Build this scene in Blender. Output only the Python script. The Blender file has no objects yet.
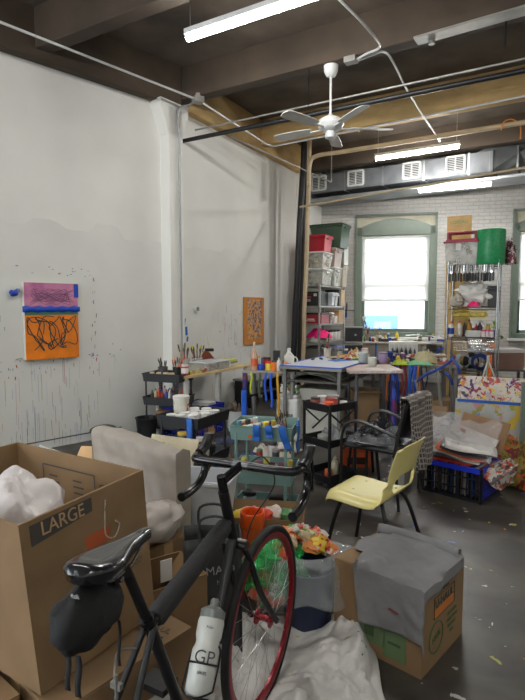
import bpy, bmesh, math, random
from math import sin, cos, pi, radians as R, atan2, sqrt
from mathutils import Vector, Matrix, noise

C = bpy.context.scene.collection
rnd = random.Random(7)

# ------------------------------------------------------------------ camera
EYE = 1.55
PITCH = math.atan(42/525)
cam_d = bpy.data.cameras.new('camera')
cam = bpy.data.objects.new('camera', cam_d); C.objects.link(cam)
cam.location = (0, 0, EYE)
cam.rotation_euler = (pi/2 - PITCH, 0, 0)
cam_d.sensor_fit = 'HORIZONTAL'; cam_d.sensor_width = 36; cam_d.lens = 36.0
cam_d.clip_start = .05; cam_d.clip_end = 200
bpy.context.scene.camera = cam

# ------------------------------------------------------------------ world, exposure
sc = bpy.context.scene
sc.view_settings.view_transform = 'Standard'
sc.view_settings.look = 'None'
sc.view_settings.gamma = 1
sc.view_settings.use_curve_mapping = False
sc.view_settings.exposure = 1.25
w = bpy.data.worlds.new('sky'); sc.world = w; w.use_nodes = True
bg = w.node_tree.nodes['Background']
bg.inputs[0].default_value = (.86, .93, 1, 1); bg.inputs[1].default_value = 3.2
TUBE_POWER = 60.0

def srgb(c):
    return tuple(((v/255)/12.92 if v/255 <= .04045 else ((v/255+.055)/1.055)**2.4) for v in c) + (1,)

# ------------------------------------------------------------------ geometry of the place, from the camera's viewpoint
def ray(px, py):
    dx = (px-262.5)/525; dy = (350-py)/525
    return Vector((dx, cos(PITCH)+dy*sin(PITCH), -sin(PITCH)+dy*cos(PITCH)))
def pz(px, py, z=0):
    d = ray(px, py); t = (z-EYE)/d.z
    return Vector((d.x*t, d.y*t, z))
def pd(px, py, Y):
    d = ray(px, py); t = Y/d.y
    return Vector((d.x*t, Y, EYE+d.z*t))
def xz(px, Y):
    return (px-262.5)/525*Y
def pplane(px, py, P0, dr):
    """point where the view meets the vertical plane through P0 along dr"""
    d = ray(px, py); n = Vector((-dr[1], dr[0], 0))
    t = (n.x*P0[0]+n.y*P0[1])/(n.x*d.x+n.y*d.y)
    return Vector((d.x*t, d.y*t, EYE+d.z*t))

# ------------------------------------------------------------------ materials
MC = {}
def mat(name, c, rough=.6, metal=0, var=.08, scale=6, c2=None, bump=0, bscale=40, trans=0, alpha=1, spec=.5,
        coat=0, emit=None, sheen=0, thr=None, stretch=(1,1,1), ior=1.45):
    if name in MC: return MC[name]
    m = bpy.data.materials.new(name); m.use_nodes = True
    nt = m.node_tree; N = nt.nodes; L = nt.links
    b = N['Principled BSDF']
    b.inputs['Roughness'].default_value = rough
    b.inputs['Metallic'].default_value = metal
    b.inputs['Transmission Weight'].default_value = trans
    b.inputs['Alpha'].default_value = alpha
    b.inputs['Specular IOR Level'].default_value = spec
    b.inputs['Coat Weight'].default_value = coat
    b.inputs['Sheen Weight'].default_value = sheen
    b.inputs['IOR'].default_value = ior
    tc = N.new('ShaderNodeTexCoord')
    mp = N.new('ShaderNodeMapping'); mp.inputs['Scale'].default_value = stretch
    L.new(tc.outputs['Object'], mp.inputs['Vector'])
    nz = N.new('ShaderNodeTexNoise'); nz.inputs['Scale'].default_value = scale; nz.inputs['Detail'].default_value = 5
    L.new(mp.outputs[0], nz.inputs['Vector'])
    cr = N.new('ShaderNodeValToRGB')
    a = srgb(c)
    if c2 is None:
        cr.color_ramp.elements[0].color = tuple(v*(1-var*1.6) for v in a[:3])+(1,)
        cr.color_ramp.elements[1].color = tuple(min(1, v*(1+var*1.6)) for v in a[:3])+(1,)
    else:
        cr.color_ramp.elements[0].color = a; cr.color_ramp.elements[1].color = srgb(c2)
    lo, hi = thr or (.3, .7)
    cr.color_ramp.elements[0].position = lo; cr.color_ramp.elements[1].position = hi
    L.new(nz.outputs['Fac'], cr.inputs[0]); L.new(cr.outputs[0], b.inputs['Base Color'])
    if emit:
        b.inputs['Emission Color'].default_value = srgb(c); b.inputs['Emission Strength'].default_value = emit
    if bump:
        n2 = N.new('ShaderNodeTexNoise'); n2.inputs['Scale'].default_value = bscale; n2.inputs['Detail'].default_value = 6
        L.new(mp.outputs[0], n2.inputs['Vector'])
        bp = N.new('ShaderNodeBump'); bp.inputs['Strength'].default_value = min(1, bump); bp.inputs['Distance'].default_value = .01
        L.new(n2.outputs['Fac'], bp.inputs['Height']); L.new(bp.outputs[0], b.inputs['Normal'])
    MC[name] = m
    return m

def splat(name, base, cols, scale=14, dens=.42, rough=.6, stretch=(1,1,1), seed=0.0, warp=.5):
    """a base colour carrying blots of several paints"""
    if name in MC: return MC[name]
    m = bpy.data.materials.new(name); m.use_nodes = True
    nt = m.node_tree; N = nt.nodes; L = nt.links
    b = N['Principled BSDF']; b.inputs['Roughness'].default_value = rough
    tc = N.new('ShaderNodeTexCoord'); mp = N.new('ShaderNodeMapping')
    mp.inputs['Scale'].default_value = stretch; mp.inputs['Location'].default_value = (seed, seed*1.7, seed*.6)
    L.new(tc.outputs['Object'], mp.inputs['Vector'])
    bn = N.new('ShaderNodeTexNoise'); bn.inputs['Scale'].default_value = 5; bn.inputs['Detail'].default_value = 6
    L.new(mp.outputs[0], bn.inputs['Vector'])
    br = N.new('ShaderNodeValToRGB'); s0 = srgb(base)
    br.color_ramp.elements[0].color = tuple(v*.82 for v in s0[:3])+(1,); br.color_ramp.elements[1].color = tuple(min(1, v*1.15) for v in s0[:3])+(1,)
    br.color_ramp.elements[0].position = .3; br.color_ramp.elements[1].position = .7
    L.new(bn.outputs['Fac'], br.inputs[0])
    last = br.outputs[0]
    for i, c in enumerate(cols):
        wn = N.new('ShaderNodeTexNoise'); wn.inputs['Scale'].default_value = scale*(1+.23*(i % 4)); wn.inputs['Detail'].default_value = 4
        wn.inputs['Distortion'].default_value = warp
        mi = N.new('ShaderNodeMapping'); mi.inputs['Location'].default_value = (i*3.1+seed, i*1.3, i*2.3)
        L.new(mp.outputs[0], mi.inputs['Vector']); L.new(mi.outputs[0], wn.inputs['Vector'])
        gt = N.new('ShaderNodeMapRange'); gt.inputs[1].default_value = 1-dens; gt.inputs[2].default_value = 1-dens+.015
        L.new(wn.outputs['Fac'], gt.inputs[0])
        mx = N.new('ShaderNodeMix'); mx.data_type = 'RGBA'
        L.new(gt.outputs[0], mx.inputs[0]); L.new(last, mx.inputs[6]); mx.inputs[7].default_value = srgb(c)
        last = mx.outputs[2]
    L.new(last, b.inputs['Base Color'])
    MC[name] = m
    return m

def film(name, c=(235, 238, 240), a=.35, rough=.15, bump=.6, bscale=18):
    """thin clear plastic"""
    if name in MC: return MC[name]
    m = bpy.data.materials.new(name); m.use_nodes = True
    nt = m.node_tree; N = nt.nodes; L = nt.links
    b = N['Principled BSDF']; b.inputs['Base Color'].default_value = srgb(c); b.inputs['Roughness'].default_value = rough
    tr = N.new('ShaderNodeBsdfTransparent'); tr.inputs[0].default_value = (1, 1, 1, 1)
    mx = N.new('ShaderNodeMixShader')
    tc = N.new('ShaderNodeTexCoord'); nz = N.new('ShaderNodeTexNoise'); nz.inputs['Scale'].default_value = bscale; nz.inputs['Detail'].default_value = 5
    L.new(tc.outputs['Object'], nz.inputs['Vector'])
    mr = N.new('ShaderNodeMapRange'); mr.inputs[1].default_value = .35; mr.inputs[2].default_value = .7
    mr.inputs[3].default_value = a*.75; mr.inputs[4].default_value = min(1, a*1.3)
    L.new(nz.outputs['Fac'], mr.inputs[0]); L.new(mr.outputs[0], mx.inputs[0])
    bp = N.new('ShaderNodeBump'); bp.inputs['Strength'].default_value = bump; bp.inputs['Distance'].default_value = .02
    L.new(nz.outputs['Fac'], bp.inputs['Height']); L.new(bp.outputs[0], b.inputs['Normal'])
    L.new(tr.outputs[0], mx.inputs[1]); L.new(b.outputs[0], mx.inputs[2]); L.new(mx.outputs[0], N['Material Output'].inputs[0])
    MC[name] = m
    return m

# ------------------------------------------------------------------ mesh collector
class MB:
    def __init__(s): s.v = []; s.f = []; s.mi = []; s.sm = []
    def add(s, vs, fs, M=None, mi=0, smooth=False):
        o = len(s.v)
        for v in vs:
            v = Vector(v); s.v.append(tuple(M @ v) if M is not None else tuple(v))
        for f in fs: s.f.append([i+o for i in f]); s.mi.append(mi); s.sm.append(smooth)
        return s
    def box(s, c, d, M=None, mi=0, taper=1.0, rz=0, ty=None):
        """box centred at c with size d; taper = bottom size / top size"""
        x, y, z = d[0]/2, d[1]/2, d[2]/2; t = taper; u = t if ty is None else ty
        vs = [(-x*t, -y*u, -z), (x*t, -y*u, -z), (x*t, y*u, -z), (-x*t, y*u, -z), (-x, -y, z), (x, -y, z), (x, y, z), (-x, y, z)]
        m = Matrix.Translation(c) @ Matrix.Rotation(rz, 4, 'Z')
        if M is not None: m = M @ m
        return s.add(vs, [(3, 2, 1, 0), (4, 5, 6, 7), (0, 1, 5, 4), (1, 2, 6, 5), (2, 3, 7, 6), (3, 0, 4, 7)], m, mi)
    def tray(s, c, d, t=.004, taper=1.0, M=None, mi=0, rim=0):
        """open-topped container, c = centre of the bottom, d = outer size at the top"""
        def ring(z, k): 
            f = (taper+(1-taper)*z/d[2])
            x, y = d[0]/2*f-k, d[1]/2*f-k
            return [(-x, -y, z), (x, -y, z), (x, y, z), (-x, y, z)]
        rings = [ring(0, 0), ring(d[2], 0)]
        if rim: rings = [ring(0, 0), ring(d[2]-rim, 0), ring(d[2]-rim, -rim*.6), ring(d[2], -rim*.6)]
        rings += [ring(d[2], t), ring(t, t)]
        vs = [p for r in rings for p in r]; fs = [(3, 2, 1, 0)]
        n = len(rings)
        for k in range(n-1):
            for i in range(4):
                j = (i+1) % 4; fs.append((k*4+i, k*4+j, k*4+4+j, k*4+4+i))
        e = (n-1)*4; fs.append((e, e+1, e+2, e+3))
        m = Matrix.Translation(c)
        if M is not None: m = M @ m
        return s.add(vs, fs, m, mi)
    def cyl(s, p0, p1, r0, r1=None, n=12, mi=0, cap=True, M=None):
        p0 = Vector(p0); p1 = Vector(p1); r1 = r0 if r1 is None else r1
        z = (p1-p0).normalized(); a = z.orthogonal().normalized(); b = z.cross(a)
        vs = []; fs = []
        for p, r in ((p0, r0), (p1, r1)):
            for i in range(n):
                t = 2*pi*i/n; vs.append(p+a*cos(t)*r+b*sin(t)*r)
        for i in range(n):
            j = (i+1) % n; fs.append((i, j, n+j, n+i))
        s.add(vs, fs, M, mi, True)
        if cap:
            s.add(vs[:n], [tuple(range(n-1, -1, -1))], M, mi); s.add(vs[n:], [tuple(range(n))], M, mi)
        return s
    def tube(s, pts, r, n=8, mi=0, closed=False, M=None):
        pts = [Vector(p) for p in pts]; k = len(pts)
        rr = r if isinstance(r, (list, tuple)) else [r]*k
        vs = []; fs = []; a = None
        for i, p in enumerate(pts):
            if closed: t = (pts[(i+1) % k]-pts[i-1]).normalized()
            else: t = (pts[min(i+1, k-1)]-pts[max(i-1, 0)]).normalized()
            if a is None: a = t.orthogonal().normalized()
            a = (a-t*a.dot(t)).normalized(); b = t.cross(a)
            for q in range(n):
                g = 2*pi*q/n; vs.append(p+(a*cos(g)+b*sin(g))*rr[i])
        for i in range(k if closed else k-1):
            for q in range(n):
                j = (q+1) % n; i2 = (i+1) % k
                fs.append((i*n+q, i*n+j, i2*n+j, i2*n+q))
        s.add(vs, fs, M, mi, True)
        if not closed:
            s.add(vs[:n], [tuple(range(n-1, -1, -1))], M, mi); s.add(vs[-n:], [tuple(range(n))], M, mi)
        return s
    def lathe(s, prof, c=(0, 0, 0), n=20, mi=0, M=None):
        """prof = [(r,z)...] bottom to top"""
        vs = []; fs = []
        for r, z in prof:
            for i in range(n):
                t = 2*pi*i/n; vs.append((c[0]+r*cos(t), c[1]+r*sin(t), c[2]+z))
        for k in range(len(prof)-1):
            for i in range(n):
                j = (i+1) % n; fs.append((k*n+i, k*n+j, (k+1)*n+j, (k+1)*n+i))
        s.add(vs, fs, M, mi, True)
        if prof[0][0] > 1e-5: s.add(vs[:n], [tuple(range(n-1, -1, -1))], M, mi)
        if prof[-1][0] > 1e-5: s.add(vs[-n:], [tuple(range(n))], M, mi)
        return s
    def grid(s, fn, nu, nv, mi=0, M=None, smooth=True):
        vs = [fn(i/nu, j/nv) for j in range(nv+1) for i in range(nu+1)]
        fs = [(j*(nu+1)+i, j*(nu+1)+i+1, (j+1)*(nu+1)+i+1, (j+1)*(nu+1)+i) for j in range(nv) for i in range(nu)]
        return s.add(vs, fs, M, mi, smooth)
    def prism(s, poly, d, M=None, mi=0):
        """poly in the xz plane, thickness d along y (from 0 to d)"""
        n = len(poly)
        vs = [(x, 0, z) for x, z in poly]+[(x, d, z) for x, z in poly]
        fs = [tuple(range(n)), tuple(range(2*n-1, n-1, -1))]+[(i, i+n, (i+1) % n+n, (i+1) % n) for i in range(n)]
        return s.add(vs, fs, M, mi)
    def blob(s, c, d, M=None, mi=0, amp=.15, seed=0, n=16, freq=2.2, flat=None):
        """crumpled lump"""
        vs = []; fs = []; m = n//2
        for k in range(m+1):
            ph = pi*k/m
            for i in range(n):
                t = 2*pi*i/n; v = Vector((sin(ph)*cos(t), sin(ph)*sin(t), -cos(ph)))
                q = v*freq+Vector((seed*3.3, seed, -seed*2.1))
                g = 1+amp*(noise.noise(q)*1.6+.7*noise.noise(q*2.7))
                p = Vector((v.x*d[0]/2*g, v.y*d[1]/2*g, v.z*d[2]/2*g))
                if flat is not None: p.z = max(p.z, flat)
                vs.append(p+Vector(c))
        for k in range(m):
            for i in range(n):
                j = (i+1) % n; fs.append((k*n+i, k*n+j, (k+1)*n+j, (k+1)*n+i))
        return s.add(vs, fs, M, mi, True)
    def build(s, name, mats, parent=None, bevel=0, solid=0, sub=0, loc=None, rot=None, off=0):
        me = bpy.data.meshes.new(name); me.from_pydata([tuple(v) for v in s.v], [], s.f)
        if not isinstance(mats, (list, tuple)): mats = [mats]
        for m in mats: me.materials.append(m)
        for p, i, q in zip(me.polygons, s.mi, s.sm): p.material_index = i; p.use_smooth = q
        bm = bmesh.new(); bm.from_mesh(me)
        bmesh.ops.remove_doubles(bm, verts=bm.verts, dist=1e-5)
        if not solid: bmesh.ops.recalc_face_normals(bm, faces=bm.faces)
        bm.to_mesh(me); bm.free()
        if any(s.sm): me.set_sharp_from_angle(angle=R(52))
        o = bpy.data.objects.new(name, me); C.objects.link(o)
        if parent is not None: o.parent = parent
        if loc is not None: o.location = loc
        if rot is not None: o.rotation_euler = rot if isinstance(rot, (tuple, list)) else (0, 0, rot)
        if sub:
            d = o.modifiers.new('s', 'SUBSURF'); d.levels = d.render_levels = sub
        if solid:
            d = o.modifiers.new('t', 'SOLIDIFY'); d.thickness = solid; d.offset = off
        if bevel:
            d = o.modifiers.new('b', 'BEVEL'); d.width = bevel; d.segments = 2; d.limit_method = 'ANGLE'; d.angle_limit = R(40)
        return o

def tag(o, label, cat, group=None, kind=None):
    o['label'] = label; o['category'] = cat
    if group: o['group'] = group
    if kind: o['kind'] = kind
    return o
def struct(o):
    o['kind'] = 'structure'; return o
def thing(name, label, cat, loc=(0, 0, 0), rz=0, group=None, rot=None):
    o = bpy.data.objects.new(name, None); C.objects.link(o)
    o.empty_display_size = .05
    o.location = loc; o.rotation_euler = rot or (0, 0, rz)
    return tag(o, label, cat, group)
def dup(root, loc=None, rz=None, label=None, group=None, scale=None, rot=None, mat_=None):
    r = root.copy(); C.objects.link(r)
    if loc is not None: r.location = loc
    if rz is not None: r.rotation_euler = (0, 0, rz)
    if rot is not None: r.rotation_euler = rot
    if scale is not None: r.scale = scale if not isinstance(scale, (int, float)) else (scale,)*3
    if label: r['label'] = label
    if group: r['group'] = group
    for ch in list(root.children):
        c = ch.copy(); C.objects.link(c); c.parent = r
        if mat_ and ch.name.split('.')[0] in mat_:
            c.data = ch.data.copy(); c.data.materials[0] = mat_[ch.name.split('.')[0]]
        for g in ch.children:
            d = g.copy(); C.objects.link(d); d.parent = c
            if mat_ and g.name.split('.')[0] in mat_:
                d.data = g.data.copy(); d.data.materials[0] = mat_[g.name.split('.')[0]]
    return r
def text(name, s, size, m, parent, M, depth=.0008, sx=1):
    """writing as a thin mesh: M maps the local xy plane of the text to the parent's space"""
    cu = bpy.data.curves.new(name, 'FONT'); cu.body = s; cu.size = size; cu.extrude = depth; cu.align_x = 'CENTER'; cu.align_y = 'CENTER'
    t = bpy.data.objects.new(name+'_c', cu); C.objects.link(t)
    dg = bpy.context.evaluated_depsgraph_get()
    me = bpy.data.meshes.new_from_object(t.evaluated_get(dg))
    bpy.data.objects.remove(t); bpy.data.curves.remove(cu)
    me.transform(M @ Matrix.Diagonal((sx, 1, 1, 1)))
    me.materials.clear(); me.materials.append(m)
    o = bpy.data.objects.new(name, me); C.objects.link(o); o.parent = parent
    return o
def frame(o, x, y):
    """matrix with given origin and in-plane axes"""
    x = Vector(x).normalized(); y = Vector(y); y = (y-x*y.dot(x)).normalized(); z = x.cross(y)
    m = Matrix.Identity(4)
    for i in range(3):
        m[i][0] = x[i]; m[i][1] = y[i]; m[i][2] = z[i]; m[i][3] = o[i]
    return m
def arc(c, r, a0, a1, n, ax=(1, 0, 0), ay=(0, 0, 1)):
    c = Vector(c); ax = Vector(ax); ay = Vector(ay)
    return [c+ax*cos(a0+(a1-a0)*i/n)*r+ay*sin(a0+(a1-a0)*i/n)*r for i in range(n+1)]
def smoothpath(pts, k=6):
    pts = [Vector(p) for p in pts]; out = []
    P = [pts[0]]+pts+[pts[-1]]
    for i in range(1, len(P)-2):
        for j in range(k):
            t = j/k; a, b, c, d = P[i-1], P[i], P[i+1], P[i+2]
            out.append(.5*((2*b)+(c-a)*t+(2*a-5*b+4*c-d)*t*t+(3*b-a-3*c+d)*t**3))
    out.append(pts[-1]); return out
# ================================================================== THE ROOM
K = Vector((-1.21, 6.9, 0))                   # where the left wall bends
D1 = Vector((-.70, -.714, 0)).normalized()    # near left wall, from K towards the camera
D2 = Vector((.52, .854, 0)).normalized() if False else Vector((.481, .877, 0)).normalized()
BD = Vector((.860, -.510, 0)).normalized()    # ceiling beams
GR = atan2(-.481, .877)                       # turn of the room's grid
CO = Vector((1.26, 11.4, 0))                  # far corner
DB = Vector((.975, -.224, 0)).normalized()    # window wall
N1 = Vector((.714, -.70, 0)); N2 = Vector((.877, -.481, 0)); NB = Vector((-.224, -.975, 0))
HW = 4.2; HC = 4.6

wall_m = mat('white_wall_paint', (216, 215, 209), .75, var=.03, scale=1.4, bump=.12, bscale=9)
patch_m = mat('grey_white_wall_paint', (211, 211, 205), .8, var=.03, scale=2, bump=.1, bscale=9)
beam_dark = mat('dark_stained_timber', (70, 59, 48), .8, var=.22, scale=1.6, bump=.3, bscale=12)
beam_gold = mat('ochre_timber', (176, 147, 98), .8, var=.16, scale=2, bump=.4, bscale=14, stretch=(1, 1, 3))
ceil_m = mat('soot_brown_ceiling', (92, 82, 72), .85, var=.34, scale=1.4, bump=.4, bscale=10)

def floor_material():
    m = splat('worn_dark_floor', (54, 50, 46), [(88, 83, 75), (160, 158, 60), (70, 100, 180), (190, 190, 185), (200, 120, 40)], scale=5, dens=.5, rough=.42)
    nt = m.node_tree; N = nt.nodes; L = nt.links
    # large worn grey areas stay soft, the paint spots are small and rare
    gts = [n for n in N if n.type == 'MAP_RANGE']; nzs = [n for n in N if n.type == 'TEX_NOISE']
    gts[0].inputs[1].default_value = .42; gts[0].inputs[2].default_value = .72; nzs[1].inputs['Scale'].default_value = 2.6; nzs[1].inputs['Detail'].default_value = 9
    for g, nz, th, s in zip(gts[1:], nzs[2:], (.71, .72, .71, .73), (9, 6, 13, 11)):
        nz.inputs['Scale'].default_value = s; g.inputs[1].default_value = th; g.inputs[2].default_value = th+.008
    return m
floor_m = floor_material()

# floor outline
P_l = K + D1*8.5; P_c = CO; P_r = CO + DB*8.0
poly = [(P_l.x, P_l.y), (K.x, K.y), (CO.x, CO.y), (P_r.x, P_r.y), (P_r.x, -3.5), (P_l.x, -3.5)]
def slab(name, z0, z1, m):
    b = MB(); n = len(poly)
    vs = [(x, y, z0) for x, y in poly]+[(x, y, z1) for x, y in poly]
    b.add(vs, [tuple(range(n-1, -1, -1)), tuple(range(n, 2*n))]+[(i, (i+1) % n, (i+1) % n+n, i+n) for i in range(n)])
    return struct(b.build(name, m))
slab('floor', -.1, 0, floor_m)
slab('ceiling', HC, HC+.12, ceil_m)

def wall_run(name, A, B, n, m, z0=0, z1=HC, t=.15):
    """solid wall whose room face runs A-B; n = room side normal"""
    b = MB(); q = n*(-t)
    vs = [(A.x, A.y, z0), (B.x, B.y, z0), (B.x+q.x, B.y+q.y, z0), (A.x+q.x, A.y+q.y, z0)]
    vs += [(x, y, z1) for x, y, _ in vs]
    b.add(vs, [(3, 2, 1, 0), (4, 5, 6, 7), (0, 1, 5, 4), (1, 2, 6, 5), (2, 3, 7, 6), (3, 0, 4, 7)])
    return struct(b.build(name, m))
w1 = wall_run('wall_left', P_l, K, N1, wall_m)
w2 = wall_run('wall_left_far', K, CO, N2, wall_m)
wall_run('wall_right', Vector((P_r.x, P_r.y, 0)), Vector((P_r.x, -3.5, 0)), Vector((-1, 0, 0)), wall_m)
wall_run('wall_rear', Vector((P_l.x, -3.5, 0)), Vector((P_r.x, -3.5, 0)), Vector((0, 1, 0)), wall_m)

# repainted band with a rough upper edge on both left walls (its own slightly greyer paint)
def on_wall(P0, D, Nn, s, z, off=.002): return P0+D*s+Nn*off+Vector((0, 0, z))
def patch(P0, D, Nn, s0, s1, ztop, par, seed):
    b = MB(); n = 46; rr = random.Random(seed); step = 0
    top = []
    for i in range(n+1):
        if i % 4 == 0: step = rr.uniform(-.07, .07)
        top.append(ztop(i/n)+step+rr.uniform(-.015, .015))
    for i in range(n):
        a, c = s0+(s1-s0)*i/n, s0+(s1-s0)*(i+1)/n
        b.add([on_wall(P0, D, Nn, a, .0), on_wall(P0, D, Nn, c, .0), on_wall(P0, D, Nn, c, top[i+1]), on_wall(P0, D, Nn, a, top[i])], [(0, 1, 2, 3)])
    return b.build('repainted_band', patch_m, par)
patch(K, D1, N1, .02, 4.2, lambda t: 2.42+.15*t, w1, 3)
patch(K, D2, N2, .15, 4.6, lambda t: 2.42-.12*t, w2, 4)

# paint drips and dabs on the wall below and around the canvas
def drips(name, P0, D, Nn, rows, par, seed):
    rr = random.Random(seed); b = MB()
    for (s0, s1, z0, z1, cnt, w0, l0, l1) in rows:
        for _ in range(cnt):
            s = rr.uniform(s0, s1); z = rr.uniform(z0, z1); l = rr.uniform(l0, l1); ww = w0*rr.uniform(.5, 1.5); mi = rr.choice([0, 0, 0, 1, 1, 1, 2, 3, 4])
            k = rr.uniform(-.004, .004)
            b.add([on_wall(P0, D, Nn, s-ww, z-l, .004), on_wall(P0, D, Nn, s+ww*.6, z-l+.004, .004), on_wall(P0, D, Nn, s+ww+k, z, .004), on_wall(P0, D, Nn, s-ww+k, z+.004, .004)], [(0, 1, 2, 3)], mi=mi)
    return b.build(name, [mat('dried_black_paint', (110, 112, 118)), mat('dried_grey_blue_paint', (150, 160, 182)), mat('dried_blue_paint', (50, 92, 170)), mat('dried_red_paint', (176, 70, 50)), mat('dried_ochre_paint', (170, 140, 60))], par)
drips('paint_marks', K, D1, N1, [(.75, 2.3, .35, 1.0, 44, .0016, .05, .35), (1.0, 2.2, .8, 1.05, 28, .004, .01, .04), (1.1, 2.1, .12, .5, 44, .0018, .05, .3),
      (1.05, 2.0, .98, 1.02, 22, .012, .004, .01), (1.05, 1.12, .95, 1.9, 16, .004, .01, .05), (1.1, 2.05, 1.9, 2.0, 16, .013, .004, .012), (.6, 1.0, .95, 1.75, 5, .006, .006, .02),
      (2.0, 2.25, .9, 1.9, 8, .004, .02, .08)], w1, 5)
b = MB(); b.add([on_wall(K, D1, N1, .75, .085, .004), on_wall(K, D1, N1, 2.1, .085, .004), on_wall(K, D1, N1, 2.1, .098, .004), on_wall(K, D1, N1, .75, .098, .004)], [(0, 1, 2, 3)]); b.build('board_seam', mat('dark_seam', (70, 70, 72)), w1)
drips('paint_marks', K, D2, N2, [(.5, 2.2, .4, 1.5, 34, .0025, .02, .25), (1.2, 2.6, .9, 1.6, 16, .002, .1, .5), (.9, 2.4, .7, 1.5, 20, .007, .006, .03)], w2, 6)
# blue masking tape scraps on the wall right of the column
b = MB()
for px, py, ww, hh in ((183, 314, .012, .05), (184, 322, .018, .06), (186, 331, .022, .07), (187, 339, .015, .04), (184.5, 345, .012, .04)):
    P = pplane(px, py, K, D2); M = frame(P+N2*.004, D2, (0, 0, 1)); b.box((0, 0, .003), (ww*2.2, hh*1.7, .003), M=M@Matrix.Rotation(rnd.uniform(-.3, .3), 4, 'Z'))
b.build('masking_tape', mat('blue_tape', (30, 90, 172), .6), w2)

# column at the bend, with haunches
b = MB(); Mc = frame(K+N2*.09+D2*(.02), N2.cross(Vector((0, 0, 1))), (0, 0, 1))
Mk = Matrix.Translation(K) @ Matrix.Rotation(atan2(N2.y+N1.y, N2.x+N1.x), 4, 'Z')
b.box((.05, 0, (HW-.1)/2), (.2, .24, HW-.1), M=Mk)
b.add([(.15, -.12, 3.7), (.15, .12, 3.7), (-.05, .12, 3.7), (-.05, -.12, 3.7), (.15, -.25, 4.02), (.15, .23, 4.02), (-.05, .23, 4.02), (-.05, -.25, 4.02), (.15, -.25, 4.12), (.15, .23, 4.12), (-.05, .23, 4.12), (-.05, -.25, 4.12)],
      [(0, 1, 5, 4), (1, 2, 6, 5), (2, 3, 7, 6), (3, 0, 4, 7), (4, 5, 9, 8), (5, 6, 10, 9), (6, 7, 11, 10), (7, 4, 8, 11), (8, 9, 10, 11), (3, 2, 1, 0)], Mk)
struct(b.build('trim_1', wall_m, bevel=.008))
b = MB(); b.box((0, 0, HW/2), (.16, .3, HW), M=Matrix.Translation(K+D2*4.0+N2*.06) @ Matrix.Rotation(GR, 4, 'Z')); struct(b.build('trim_2', wall_m, bevel=.005))

# window wall with two openings (brick painted white)
def brick_material():
    m = bpy.data.materials.new('painted_brick'); m.use_nodes = True; N = m.node_tree.nodes; L = m.node_tree.links
    bs = N['Principled BSDF']; bs.inputs['Roughness'].default_value = .8
    tc = N.new('ShaderNodeTexCoord'); sp = N.new('ShaderNodeSeparateXYZ'); cb = N.new('ShaderNodeCombineXYZ')
    L.new(tc.outputs['Object'], sp.inputs[0]); L.new(sp.outputs['X'], cb.inputs['X']); L.new(sp.outputs['Z'], cb.inputs['Y'])
    br = N.new('ShaderNodeTexBrick'); br.inputs['Scale'].default_value = 1; br.inputs['Brick Width'].default_value = .21; br.inputs['Row Height'].default_value = .072
    br.inputs['Mortar Size'].default_value = .009; br.inputs['Mortar Smooth'].default_value = .6
    br.inputs['Color1'].default_value = srgb((180, 174, 158)); br.inputs['Color2'].default_value = srgb((174, 168, 152)); br.inputs['Mortar'].default_value = srgb((162, 156, 141))
    L.new(cb.outputs[0], br.inputs['Vector'])
    nz = N.new('ShaderNodeTexNoise'); nz.inputs['Scale'].default_value = 14; nz.inputs['Detail'].default_value = 6; L.new(tc.outputs['Object'], nz.inputs['Vector'])
    mx = N.new('ShaderNodeMix'); mx.data_type = 'RGBA'; mx.blend_type = 'MULTIPLY'; mx.inputs[0].default_value = .35
    L.new(br.outputs['Color'], mx.inputs[6]); L.new(nz.outputs['Color'], mx.inputs[7]); 
    hs = N.new('ShaderNodeHueSaturation'); hs.inputs['Saturation'].default_value = .35; hs.inputs['Value'].default_value = 1.25
    L.new(mx.outputs[2], hs.inputs['Color']); L.new(hs.outputs[0], bs.inputs['Base Color'])
    bp = N.new('ShaderNodeBump'); bp.inputs['Strength'].default_value = .6; bp.inputs['Distance'].default_value = .02; bp.invert = True
    L.new(br.outputs['Fac'], bp.inputs['Height']); L.new(bp.outputs[0], bs.inputs['Normal'])
    return m
brick_m = brick_material()
RB = atan2(DB.y, DB.x)
MBk = Matrix.Translation(CO) @ Matrix.Rotation(RB, 4, 'Z')      # local x along the wall, y outwards, z up
def s_on_back(px, py): 
    p = pplane(px, py, CO, DB); return (p-CO).dot(DB), p.z
W1a, _ = s_on_back(356, 270); W1b, zt1 = s_on_back(437, 213); _, zb1 = s_on_back(396, 337)
W2a, _ = s_on_back(512, 270); W2b = W2a+(W1b-W1a)
ZT = zt1; ZB = zb1
b = MB(); th = .4; L_ = 8.0
def seg(x0, x1, z0, z1): b.box(((x0+x1)/2, th/2, (z0+z1)/2), (x1-x0, th, z1-z0))
seg(0, W1a, 0, HC); seg(W1a, W1b, 0, ZB); seg(W1a, W1b, ZT, HC); seg(W1b, W2a, 0, HC); seg(W2a, W2b, 0, ZB); seg(W2a, W2b, ZT, HC); seg(W2b, L_, 0, HC)
o = b.build('wall_back', brick_m); o.matrix_world = MBk; struct(o)

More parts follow.
